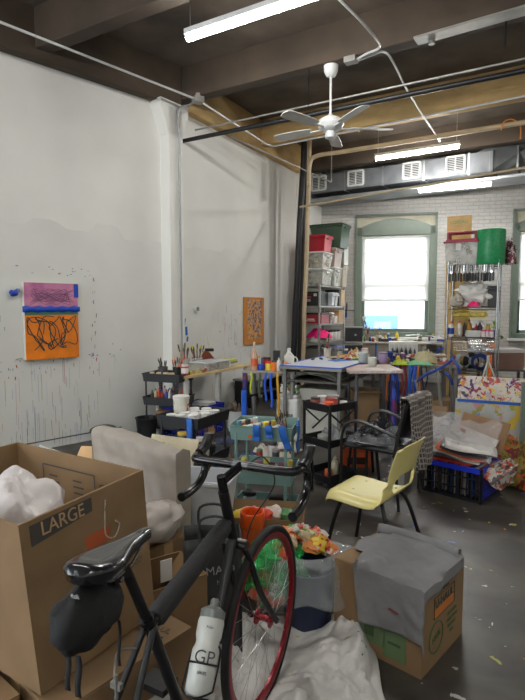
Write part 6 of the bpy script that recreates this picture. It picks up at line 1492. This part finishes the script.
# ---- small box with the grey T-shirt
Fc = pz(421, 680, 0); Rr = pz(462, 633, 0); bx = (Rr-Fc).normalized(); by = V3(-bx.y, bx.x, 0); wX, wY, hB = .43, .44, .385
BX = Matrix.Translation(Fc) @ Matrix.Rotation(atan2(bx.y, bx.x), 4, 'Z')      # x along the right face, y along the left face
t = thing('moving_box', 'kraft moving box printed U-HAUL at lower right with a grey T-shirt over it', 'box', Fc, atan2(bx.y, bx.x))
b = MB(); b.tray((wX/2, wY/2, 0), (wX, wY, hB), .005, 1.0); b.build('body', card, t)
for (cx, cy, sx, sy, a, axx) in ((wX/2, wY*.76, wX-.01, wY*.46, -.03, 'X'), (wX/2, wY*.24, wX-.01, wY*.46, .03, 'X')): b = MB(); b.box((0, 0, 0), (sx, sy, .004), M=Matrix.Translation((cx, cy, hB+.001)) @ Matrix.Rotation(a, 4, axx)); b.build('flap', card, t)
gink = G((64, 96, 62), .8); dk = G((70, 62, 52), .8)
rf = lambda x, z: Vector((x, -.0015, z))
text('printed_text', 'SMALL', .035, dk, t, frame(rf(.21, .325), (1, 0, 0), (0, 0, 1)))
b = MB(); b.box((.215, -.001, .232), (.2, .0025, .035)); b.build('orange_band', G((190, 116, 50), .8), t)
b = MB(); b.tube([rf(.11, .212), rf(.32, .212), rf(.32, .305), rf(.11, .305)], .002, 4, closed=True); b.build('printed_frame', dk, t)
text('printed_text', 'U-HAUL', .052, dk, t, frame(rf(.215, .272), (1, 0, 0), (0, 0, 1)))
b = MB(); b.tube(arc(rf(.135, .125), .068, 0, 2*pi, 30)[:-1], .003, 5, closed=True); b.build('green_circle', gink, t)
text('printed_text', '100%', .042, gink, t, frame(rf(.135, .125), (1, 0, .25), (-.25, 0, 1)), sx=.95)
for k, s_t in enumerate(('RECYCLED', 'MADE FROM', 'REUSABLE', 'BOX')): text('printed_text', s_t, .02, gink, t, frame(rf(.30, .175-.03*k), (1, 0, 0), (0, 0, 1)))
lfz = lambda y, z: Vector((-.0015, y, z))
b = MB()
for (y0, z0, w_, h_) in ((.30, .06, .13, .14), (.18, .03, .11, .13)): b.box((-.0012, y0-w_/2, z0+h_/2), (.002, w_, h_)); 
b.build('printed_picture', G((92, 112, 78), .8), t); b = MB(); b.box((-.0026, .25, .14), (.002, .05, .1)); b.build('printed_detail', G((66, 86, 60), .8), t); b = MB(); b.box((-.0026, .125, .1), (.002, .06, .012)); b.build('printed_detail', G((60, 80, 56), .8), t)
# T-shirt: a sheet folded over the top, the left face and a little of the right face
b = MB()
def shirt(u, v):
    # sheet coordinates: a along y (left face direction of the depth), c along x
    st0 = -.225+.34*min(1, max(0, (v-.74)/.14))
    px_ = st0+(.375-st0)*u            # crosses the box along x; below 0 it hangs down the left face (x<0)
    py_ = -.05+(.455+.03*sin(u*4))*v            # along y; below 0 it hangs down the right face
    n1 = noise.noise(Vector((px_*5, py_*5, 1))); n2_ = noise.noise(Vector((px_*12, py_*9, 4)))
    x = px_; y = py_; z = hB+.010+.012*max(0, n1)+.006*n2_+.022*abs(noise.noise(Vector((px_*4+py_*9, py_*3-px_*2, 8))))+.012*abs(noise.noise(Vector((px_*16-py_*5, py_*6, 2))))
    ox = max(0, -px_); oy = max(0, -py_)
    r_ = .012
    if ox > 0:
        x = -r_-.016*max(0, sin(py_*24+ox*8))*min(1, ox*7)-.012*abs(n2_)-.02*abs(noise.noise(Vector((py_*7+ox*6, ox*4, 3))))*min(1, ox*8); z = hB+.014-ox*(1+.06*n1)-(.02*sin(py_*9) if ox > .15 else 0)
    if oy > 0:
        y = -r_-.015*max(0, n2_); z = (z if ox > 0 else hB+.014)-oy*1.1
    if px_ > .34 and v < .9: z += .012*sin((px_-.34)*30)
    return (x, y, z)
b.grid(shirt, 60, 56)
# sleeve roll at the back right
def roll(u, v):
    a = v*2*pi; rr_ = .022+.007*noise.noise(Vector((u*6, cos(a), sin(a)))); return (.37+.03*sin(u*3)+rr_*cos(a), .0+.42*u, hB+.028+rr_*sin(a))
b.grid(roll, 26, 12)
o = b.build('t_shirt', mat('grey_jersey', (120, 120, 121), .9, bump=.2, bscale=60), loc=Fc, rot=atan2(bx.y, bx.x), solid=.003, off=1); tag(o, 'grey T-shirt draped over the U-HAUL moving box at lower right', 't-shirt')
b = MB(); b.tube([(-.03, .14, .27), (-.03, .115, .265), (-.031, .095, .262)], .0035, 5); st_ = b.build('red_stitch', G((120, 30, 34)), o)

# ---- bicycle
ub = V3(.378, .926).normalized()
BBp = V3(-.20, 1.445, .27); hubF = V3(.006, 1.95, .35); crown = V3(-.1015, 1.806, .715); htT = V3(-.134, 1.74, .934); htL = crown.lerp(htT, .12)
seatC = V3(-.293, 1.30, .73); clampP = V3(-.335, 1.235, .915); hubR = V3(-.40, .93, .34)
fr = mat('matt_black_frame', (22, 22, 24), .38, var=.2); pad = mat('black_foam_pad', (38, 38, 39), .8, bump=.3, bscale=60); gl = mat('glossy_black_tape', (20, 20, 22), .18, var=.2)
org = V3(BBp.x, BBp.y, 0)
bike = thing('bicycle', 'black road bicycle with red front rim and drop handlebars in the foreground', 'bicycle', org, 0)
def W_(p): return Vector(p)-org
def part(fn, name, m, par=None, **k):
    b = MB(); fn(b); return b.build(name, m, par or bike, **k)
tb = lambda *a, **k: (lambda b: b.tube(*a, **k))
part(tb([W_(seatC), W_(crown.lerp(htT, .45))], .016, 12), 'top_tube', fr)
pa = seatC.lerp(crown.lerp(htT, .45), .05); pb_ = seatC.lerp(crown.lerp(htT, .45), .93)
part(tb([W_(pa), W_(pa.lerp(pb_, .02)), W_(pa.lerp(pb_, .98)), W_(pb_)], [.022, .029, .029, .022], 16), 'foam_pad', pad)
part(tb([W_(BBp), W_(htL)], .018, 12), 'down_tube', fr)
part(tb([W_(BBp), W_(seatC), W_(seatC.lerp(clampP, .12))], .016, 12), 'seat_tube', fr)
part(tb([W_(seatC), W_(clampP)], .0135, 12), 'seat_post', fr)
part(tb([W_(seatC.lerp(clampP, .02)), W_(seatC.lerp(clampP, .14))], .021, 12), 'seat_clamp', gl)
part(tb([W_(htL), W_(crown.lerp(htT, .98))], .019, 14), 'head_tube', fr)
lat = V3(.926, -.378)
for s in (-1, 1):
    part(tb([W_(BBp+lat*.02*s), W_(hubR+lat*.06*s)], .010, 8), 'chain_stay', fr)
    part(tb([W_(seatC+lat*.012*s), W_(hubR+lat*.06*s)], .009, 8), 'seat_stay', fr)
# fork
wv = V3(.92, -.39).normalized(); wf = V3(.39, .92)
for s in (-1, 1):
    part(tb([W_(p) for p in smoothpath([crown+wv*.02*s, crown+wv*.045*s+V3(.008, .015, -.04), crown.lerp(hubF, .55)+wv*.05*s-V3(.012, .02, 0), hubF+wv*.052*s], 5)], .0115, 10), 'fork_blade', fr)
part(tb([W_(crown+wv*.05), W_(crown-wv*.05)], .017, 10), 'fork_crown', fr)
# wheels
def wheel(c, ax_, fw, rimm, hubm, name):
    w_ = part(lambda b: b.tube([W_(c)+fw*cos(2*pi*i/64)*.336+V3(0, 0, sin(2*pi*i/64)*.336) for i in range(64)], .0145, 10, closed=True), name, mat('black_tyre', (26, 26, 27), .7))
    b = MB(); n = 64; pr = [(.323, -.010), (.323, .010), (.310, .012), (.294, .005), (.294, -.005), (.310, -.012)]
    vs = []; fs = []
    for i in range(n):
        a = 2*pi*i/n; d_ = fw*cos(a)+V3(0, 0, sin(a))
        for r_, o_ in pr: vs.append(W_(c)+d_*r_+ax_*o_)
    k = len(pr)
    for i in range(n):
        for q in range(k): fs.append((i*k+q, i*k+(q+1) % k, ((i+1) % n)*k+(q+1) % k, ((i+1) % n)*k+q))
    b.add(vs, fs, smooth=True); b.build('rim', rimm, w_)
    for i in range(28):
        a = 2*pi*i/28; s = 1 if i % 2 else -1; a2 = a+(.9 if (i//2) % 2 else -.9); d_ = fw*cos(a)+V3(0, 0, sin(a)); h_ = fw*cos(a2)+V3(0, 0, sin(a2))
        sp_ = MB(); sp_.tube([W_(c)+h_*.022+ax_*.03*s, W_(c)+d_*.296], .0011, 4); sp_.build('spoke', mat('steel_spoke', (150, 150, 150), .3, .8), w_)
    b = MB(); b.cyl(W_(c)-ax_*.036, W_(c)+ax_*.036, .012, n=14); b.cyl(W_(c)+ax_*.026, W_(c)+ax_*.031, .03, n=20); b.cyl(W_(c)-ax_*.031, W_(c)-ax_*.026, .03, n=20); b.build('hub', hubm, w_)
    b = MB(); b.cyl(W_(c)-ax_*.07, W_(c)+ax_*.07, .005, n=8); b.build('axle', chrome, w_)
wheel(hubF, wv, wf, mat('red_anodised_rim', (126, 16, 30), .3, .3), mat('red_anodised_hub', (140, 20, 34), .3, .4), 'front_wheel')
wheel(hubR, lat, ub, fr, fr, 'rear_wheel')
part(lambda b: (b.cyl(W_(BBp)+lat*.045, W_(BBp)+lat*.049, .09, n=32), b.cyl(W_(BBp)-lat*.06, W_(BBp)+lat*.06, .02, n=14)), 'chainring', blk_st)
for s in (-1, 1):
    ce = BBp+lat*.07*s+V3(.0, 0, -.16)*s*1.0
    c_ = part(tb([W_(BBp+lat*.065*s), W_(ce)], .011, 8), 'crank', fr); part(lambda b: b.box(W_(ce+lat*.05*s), (.09, .07, .02), rz=-.5), 'pedal', blk_pl, c_)
# brakes
part(lambda b: (b.tube([W_(crown+wf*.03+wv*.03), W_(crown+wf*.035+wv*.035+V3(0, 0, -.05)), W_(crown+wf*.03+wv*.02+V3(0, 0, -.07))], .006, 6), b.tube([W_(crown+wf*.03-wv*.03), W_(crown+wf*.035-wv*.035+V3(0, 0, -.05)), W_(crown+wf*.03-wv*.02+V3(0, 0, -.07))], .006, 6), b.tube([W_(crown+wf*.03-wv*.035), W_(crown+wf*.03+wv*.035)], .008, 6)), 'brake_caliper', galv)
# stem and bars
bc_ = V3(-.076, 1.805, 1.0); bv = V3(.906, -.42).normalized(); bf = V3(.42, .906).normalized()
part(tb([W_(crown.lerp(htT, .9)), W_(V3(-.139, 1.732, .985))], .0165, 12), 'steerer', gl)
part(tb([W_(V3(-.138, 1.734, .965)), W_(bc_)], .016, 10), 'stem', gl)
def BP(v, f_, z): return W_(bc_+bv*v+bf*f_+V3(0, 0, z))
path = lambda s: [BP(s*.03, 0, 0), BP(s*.17, .0, .0), BP(s*.198, .02, .0), BP(s*.21, .07, -.005), BP(s*.21, .105, -.035), BP(s*.21, .1, -.08), BP(s*.212, .06, -.115), BP(s*.215, .0, -.13), BP(s*.216, -.045, -.132)]
barp = part(tb([BP(-.035, 0, 0), BP(.035, 0, 0)], .0155, 10), 'handlebar', mat('dull_alloy', (96, 96, 98), .35, .8))
for s in (-1, 1):
    part(tb(smoothpath(path(s), 5), .0155, 12), 'bar_tape', gl, barp)
    part(tb([BP(s*.216, -.045, -.132), BP(s*.216, -.052, -.132)], .017, 10), 'bar_end', gl, barp)
    h_ = part(tb(smoothpath([BP(s*.208, .06, .004), BP(s*.208, .10, .018), BP(s*.208, .13, .05), BP(s*.208, .135, .065)], 4), [.018]*4+[.019]*4+[.02]*4+[.014], 10), 'brake_hood', fr, barp)
    part(tb(smoothpath([BP(s*.208, .135, .03), BP(s*.21, .15, -.01), BP(s*.215, .145, -.07), BP(s*.222, .12, -.10)], 4), .007, 6), 'brake_lever', gl, barp)
for k in range(10):
    pass
part(tb(smoothpath([BP(.02, .01, .0), BP(.06, .06, .02), BP(.09, .09, -.08), W_(crown+wf*.06+wv*.05+V3(0, 0, .08)), W_(crown+wf*.04+wv*.03)], 6), .0028, 5), 'brake_cable', fr)
part(tb(smoothpath([W_(seatC+V3(-.02, -.02, -.05)), W_(seatC+V3(-.05, -.1, -.0)), W_(V3(-.352, 1.19, .70)), W_(V3(-.35, 1.175, .67))], 6), .0028, 5), 'rear_brake_cable', galv)
part(lambda b: (b.box(W_(V3(-.345, 1.175, .66)), (.03, .012, .015), rz=-.5), b.tube([W_(V3(-.345, 1.17, .69)), W_(V3(-.345, 1.17, .63))], .005, 6)), 'rear_brake_caliper', galv)
# saddle
sR = V3(-.394, 1.068, .965); sN = V3(-.306, 1.372, .96); sf = (sN-sR).normalized(); sl = V3(sf.y, -sf.x, 0).normalized(); SLn = (sN-sR).length
b = MB(); nu, nv = 28, 34
kv = [(0, .020), (.03, .038), (.08, .052), (.18, .063), (.3, .062), (.44, .046), (.6, .030), (.8, .021), (.95, .017), (1, .006)]
def sad(u, v):
    for q_ in range(9):
        if kv[q_][0] <= v <= kv[q_+1][0]: hwid = kv[q_][1]+(kv[q_+1][1]-kv[q_][1])*(v-kv[q_][0])/(kv[q_+1][0]-kv[q_][0]); break
    a = 2*pi*u; endk = min(1, v/.05)**.5*min(1, (1-v)/.04)**.5
    ht = (.016+.006*(1-v))*endk; hb = (.030 if v < .35 else .030-.016*(v-.35)/.65)*endk
    x = hwid*(abs(cos(a))**.7)*(1 if cos(a) > 0 else -1); sa = sin(a)
    z = ht*abs(sa)**.8 if sa > 0 else -hb*abs(sa)**.45
    x *= 1 if sa > 0 else 1-.18*abs(sa)
    z += .020*(1-v)**2-.010*v**3-.004*exp_(x/.012)*(1 if sa > 0 and .15 < v < .85 else 0)
    return W_(sR+sf*SLn*v+sl*x+V3(0, 0, z))
exp_ = lambda q_: math.exp(-q_*q_)
b.grid(sad, nu, nv)
sd = b.build('saddle', mat('black_saddle_leather', (24, 25, 28), .22, var=.15, coat=.4), bike)
for s in (-1, 1): part(tb([W_(sR+sf*.05+sl*.03*s+V3(0, 0, -.015)), W_(sR+sf*.11+sl*.022*s+V3(0, 0, -.04)), W_(sR+sf*.19+sl*.02*s+V3(0, 0, -.04)), W_(sN-sf*.03+sl*.006*s+V3(0, 0, -.015))], .0035, 6), 'saddle_rail', chrome, sd)
part(lambda b: b.cyl(W_(sR+sf*.125+sl*.03+V3(0, 0, -.045)), W_(sR+sf*.125+sl*.034+V3(0, 0, -.045)), .007, n=10), 'clamp_bolt', chrome, sd)
part(lambda b: b.box(W_(sR+sf*.15+V3(0, 0, -.045)), (.045, .05, .03), rz=-.5), 'rail_clamp', fr, sd)
mk = text('maker_mark', 'fizik', .013, G((190, 190, 190)), sd, frame(W_(sR-sf*.006+V3(0, 0, -.022)), sl, (0, 0, 1)))
# saddle bag
nb = mat('black_nylon_bag', (20, 20, 21), .8, bump=.3, bscale=40)
sc_ = sR+sf*.07+V3(-.022, 0, -.10)
t = thing('saddle_bag', 'black nylon bag with dangling straps hung under the bicycle saddle', 'bag', sc_, atan2(sf.y, sf.x))
b = MB(); b.blob((0, 0, 0), (.22, .125, .135), amp=.10, seed=2.2, n=32); b.build('pouch', nb, t)
b = MB(); b.tube([(.02+.0*a_, .056*cos(2*pi*a_/20), .064*sin(2*pi*a_/20)) for a_ in range(20)], .004, 5, closed=True); b.build('strap_band', fr, t)
b = MB(); b.box((.09, 0, .045), (.06, .03, .06)); b.build('post_strap', nb, t, bevel=.01)
for (x, y, l, w_) in ((-.085, -.035, .09, .014), (-.085, -.01, .08, .012), (.05, -.05, .11, .007)):
    b = MB(); b.grid(lambda u, v: (x+.004*sin(v*6), y+(u-.5)*w_, -.04-l*v), 1, 8); b.build('strap', nb, t, solid=.002)
# bottle in its cage
dt = (htL-BBp).normalized(); bn = (V3(0, 0, 1)-dt*dt.z).normalized(); bn = (bn*-1 if bn.dot(V3(-.5, -.866, .4)) < 0 else bn)
bo = BBp.lerp(htL, .20)+bn*.062
Mb = frame(bo, dt.cross(bn)*-1, bn); 
xa = bn.cross(dt).normalized(); Mb = Matrix.Identity(4)
for i in range(3): Mb[i][0] = xa[i]; Mb[i][1] = bn[i]; Mb[i][2] = (xa.cross(bn))[i]; Mb[i][3] = bo[i]
if Mb.col[2].z < 0:
    for i in range(3): Mb[i][0] *= -1; Mb[i][2] *= -1
t = thing('water_bottle', 'frosted white cycling bottle in the cage on the bicycle frame', 'bottle', bo); t.rotation_euler = Mb.to_euler()
b = MB(); b.lathe([(.034, 0), (.041, .006), (.042, .105), (.042, .12), (.036, .135), (.036, .145), (.041, .16), (.042, .20), (.038, .212)], n=28); b.build('flask', mat('frosted_bottle', (196, 198, 192), .3, var=.02), t)
b = MB(); b.lathe([(.0395, .21), (.04, .232), (.028, .24), (.014, .247), (.014, .262), (.009, .268)], n=24); b.build('cap', mat('smoke_cap', (120, 124, 120), .3), t)
Mi = Mb.inverted().to_3x3(); camdir = (Mi @ (cam.location-bo)); aa = atan2(camdir.y, camdir.x); rad = V3(cos(aa), sin(aa)); tan_ = V3(-sin(aa), cos(aa))
text('printed_text', 'GP', .05, blk_pl, t, frame(rad*.0435+V3(0, 0, .10), tan_, (0, 0, 1))); text('printed_text', 'BIKES', .012, blk_pl, t, frame(rad*.0435+V3(0, 0, .06), tan_, (0, 0, 1)))
text('printed_text', 'Polar', .011, blk_pl, t, frame(rad*.0435+V3(0, 0, .182), tan_, (0, 0, 1)))
cg = MB(); M0 = Matrix.Translation(-org) @ Mb
for s in (-1, 1): cg.tube(smoothpath([(s*.02, -.046, .14), (s*.045, -.01, .12), (s*.048, .01, .03), (s*.044, .02, .015), (s*.02, .047, .0), (0, .045, -.004)], 5), .003, 6, M=M0)
cg.tube(arc((0, 0, .085), .0465, -.3, pi+.3, 18, (1, 0, 0), (0, 1, 0)), .003, 6, M=M0); cg.box((0, -.050, .07), (.022, .008, .14), M=M0); cg.tube([(-.02, 0, -.006), (.02, 0, -.006)], .003, 6, M=M0)
cg.build('bottle_cage', fr, bike)
# ================================================================== SMALL CLUTTER
crnd = random.Random(21)
def col(l): return crnd.choice(l)
POTS = [((196, 192, 186), 'white'), ((60, 58, 60), 'black'), ((150, 50, 44), 'red'), ((40, 70, 130), 'blue'), ((90, 120, 80), 'green'), ((190, 160, 60), 'yellow'), ((120, 84, 60), 'brown'), ((140, 140, 142), 'grey')]
def scatter(fnpos, n, where, grp, rmin=.02, rmax=.035, hmin=.05, hmax=.14, used=None):
    placed = []; k = 0; tries = 0
    while k < n and tries < 400:
        tries += 1
        P = fnpos(crnd.random(), crnd.random()); r_ = crnd.uniform(rmin, rmax)
        if any((P-q).length < r_+s+.004 for q, s in placed): continue
        placed.append((P, r_)); c, l = crnd.choice(POTS); c2, _ = crnd.choice(POTS)
        (bottle if crnd.random() < .4 else jar)('%s container %s' % (l, where), P, r_, crnd.uniform(hmin, hmax), G(c), G(c2), group=grp, name='supply_pot', cat='container'); k += 1
scatter(lambda u, v: onctr(-.75+1.9*u, -.02+.12*v), 16, 'among the clutter along the middle of the window counter', 'containers along the window counter', hmin=.06, hmax=.16)
scatter(lambda u, v: onctr(-1.15+.9*u, -.3+.12*v), 9, 'at the front left edge of the window counter', 'containers at the front left of the window counter')
scatter(lambda u, v: onR(.06+.8*u, .14+.16*v, .852), 10, 'around the cloths on the cluttered work table', 'containers around the cloths on the work table', hmin=.05, hmax=.12)
scatter(lambda u, v: TF@Vector((.05+.5*u, .34+.2*v, .816)), 10, 'at the back of the frame table', 'containers at the back of the frame table', hmin=.06, hmax=.17)
scatter(lambda u, v: TA@Vector((.08+.6*u, 1.16+.14*v, .902)), 7, 'at the back edge of the drafting table', 'containers at the back edge of the drafting table', hmin=.05, hmax=.12)
scatter(lambda u, v: SR@Vector((.06+.5*u, .24+.14*v, 1.568)), 6, 'at the back of the second wire shelf', 'containers at the back of the second wire shelf', hmin=.1, hmax=.26)
scatter(lambda u, v: SR@Vector((.12+.5*u, .3+.1*v, 1.128)), 7, 'at the back of the third wire shelf', 'containers at the back of the third wire shelf', hmin=.08, hmax=.2)
scatter(lambda u, v: SR@Vector((.08+.5*u, .3+.1*v, .63)), 7, 'at the back of the fourth wire shelf', 'containers at the back of the fourth wire shelf', hmin=.1, hmax=.22)
scatter(lambda u, v: SL@Vector((-.38+.3*u, .1+.3*v, .552+.0)), 0, '', '')
scatter(lambda u, v: V3(-.32+.55*u, 4.55+.7*v), 12, 'on the floor behind the teal cart', 'containers on the floor behind the teal cart', .03, .06, .08, .2)
scatter(lambda u, v: V3(-.95+.5*u, 4.9+.8*v), 10, 'on the floor behind the black cart with paint pots', 'containers on the floor behind the black cart', .03, .06, .08, .22)
# rags and papers on the floor between the carts
for i in range(12):
    c, l = crnd.choice([((170, 166, 160), 'pale grey'), ((130, 60, 56), 'dull red'), ((90, 74, 60), 'brown'), ((60, 70, 90), 'slate blue'), ((196, 190, 180), 'off-white'), ((176, 120, 60), 'tan')])
    x = crnd.uniform(-.45, .45); y = crnd.uniform(5.1, 6.3)
    cloth('rag', '%s crumpled paint rag on the floor behind the carts' % l, 'rag', V3(x, y, .0), (crnd.uniform(.18, .32), crnd.uniform(.16, .28), crnd.uniform(.05, .16)), G(c, .85), rz=i, seed=i*1.9, cuts=14, group='paint rags on the floor behind the carts')
# paint tubes strewn over the work table and counter
tube0 = thing('paint_tube', 'small metal paint tube lying on the cluttered work table', 'paint tube', onR(.1, .12, .86), 0, 'paint tubes on the cluttered work table')
b = MB(); b.lathe([(.012, -.05), (.013, .02), (.006, .035)], n=10, M=Matrix.Rotation(pi/2, 4, 'X')); b.build('tube_body', G((170, 172, 172)), tube0); b = MB(); b.cyl((0, -.035, 0), (0, -.052, 0), .006, n=8); b.build('cap', G((60, 60, 60)), tube0)
for i in range(14):
    dup(tube0, onR(crnd.uniform(.02, .9), crnd.uniform(.02, .3), .866), rz=crnd.uniform(0, 6), mat_={'tube_body': G(crnd.choice(POTS)[0])})
for i in range(8):
    dup(tube0, TA@Vector((crnd.uniform(.1, .65), crnd.uniform(.7, 1.1), .914)), rz=crnd.uniform(0, 6), label='small metal paint tube lying on the drafting table', group='paint tubes on the drafting table', mat_={'tube_body': G(crnd.choice(POTS)[0])})
# sheets and prints
for i in range(7):
    b = MB(); w_, h_ = crnd.uniform(.18, .34), crnd.uniform(.14, .24); b.grid(lambda u, v: ((u-.5)*w_, (v-.5)*h_, .006*sin(u*5+i)+.006), 6, 4)
    tag(b.build('paper_sheet', G(crnd.choice([(200, 198, 190), (186, 190, 196), (206, 200, 180)])), solid=.001, loc=onctr(crnd.uniform(-.5, 1.0), crnd.uniform(-.28, -.1), .884+.014*i+.04), rot=crnd.uniform(0, 3)), 'loose curled sheet lying over the clutter of the window counter', 'paper', 'curled sheets on the window counter')
# papers leaning between wire shelf and window, spray bottle etc.
bottle('white spray bottle at the right end of the window counter', onctr(1.08, -.1), .04, .24, G((200, 200, 196)), G((60, 90, 160)), name='spray_bottle')
# dark coats, tools hanging on the left side of the wire shelf
for i, (dx, z, c, l) in enumerate(((-.03, 1.05, (26, 50, 130), 'blue'), (-.05, .82, (30, 64, 160), 'bright blue'), (-.02, .70, (40, 40, 44), 'black'))):
    t = thing('bar_clamp', '%s bar clamp hanging on the left post of the wire shelf' % l, 'clamp', SR@Vector((dx, -.05, z)), GR+.2*i); b = MB(); b.box((0, 0, -.12), (.02, .012, .3)); b.build('bar', G((120, 120, 122), .4), t)
    b = MB(); b.box((-.04, 0, .02), (.11, .025, .035)); b.box((-.03, 0, -.1), (.09, .025, .03)); b.build('jaw', G(c), t, bevel=.004); b = MB(); b.cyl((-.08, 0, -.1), (-.08, 0, -.2), .016, n=10); b.build('handle', G(c), t)
# big roll leaning in front of the armchair's jacket, bags under the cluttered table
cloth('dark_bag', 'large dark bag slumped on the floor under the cluttered work table', 'bag', V3(1.75, 6.7, 0), (.6, .5, .5), G((52, 54, 60), .6), seed=3.9)
block('kraft_carton', 'kraft carton on the floor under the cluttered work table', 'box', Matrix.Translation((1.35+.9, 6.6, 0)), (0, 0, 0), (.36, .3, .4), card)
for i in range(5):
    b = MB(); b.box((0, 0, .16), (.012, .3, .32)); o = b.build('canvas_panel', G([(176, 170, 160), (70, 90, 120), (150, 140, 120), (190, 188, 182), (110, 80, 70)][i], .7), loc=V3(1.95+.045*i, 5.35, 0), rot=-.4); tag(o, ('cream', 'blue', 'tan', 'white', 'brown')[i]+' small canvas standing on edge behind the brown cardboard panel', 'canvas', 'small canvases standing on edge')
# paint smears on the floor are in its finish; a few dropped scraps of paper lie on it
for i in range(14):
    x, y = crnd.uniform(.9, 2.2), crnd.uniform(2.3, 4.0)
    b = MB(); s_2 = crnd.uniform(.008, .02); b.blob((0, 0, 0), (s_2*2, s_2, .004), amp=.4, seed=i, n=8)
    tag(b.build('floor_scrap', G(crnd.choice([(190, 186, 176), (190, 176, 60), (150, 150, 146)])), loc=V3(x, y, .002), rot=crnd.uniform(0, 3)), 'tiny scrap dropped on the dark floor at right', 'scrap', 'tiny scraps on the floor')
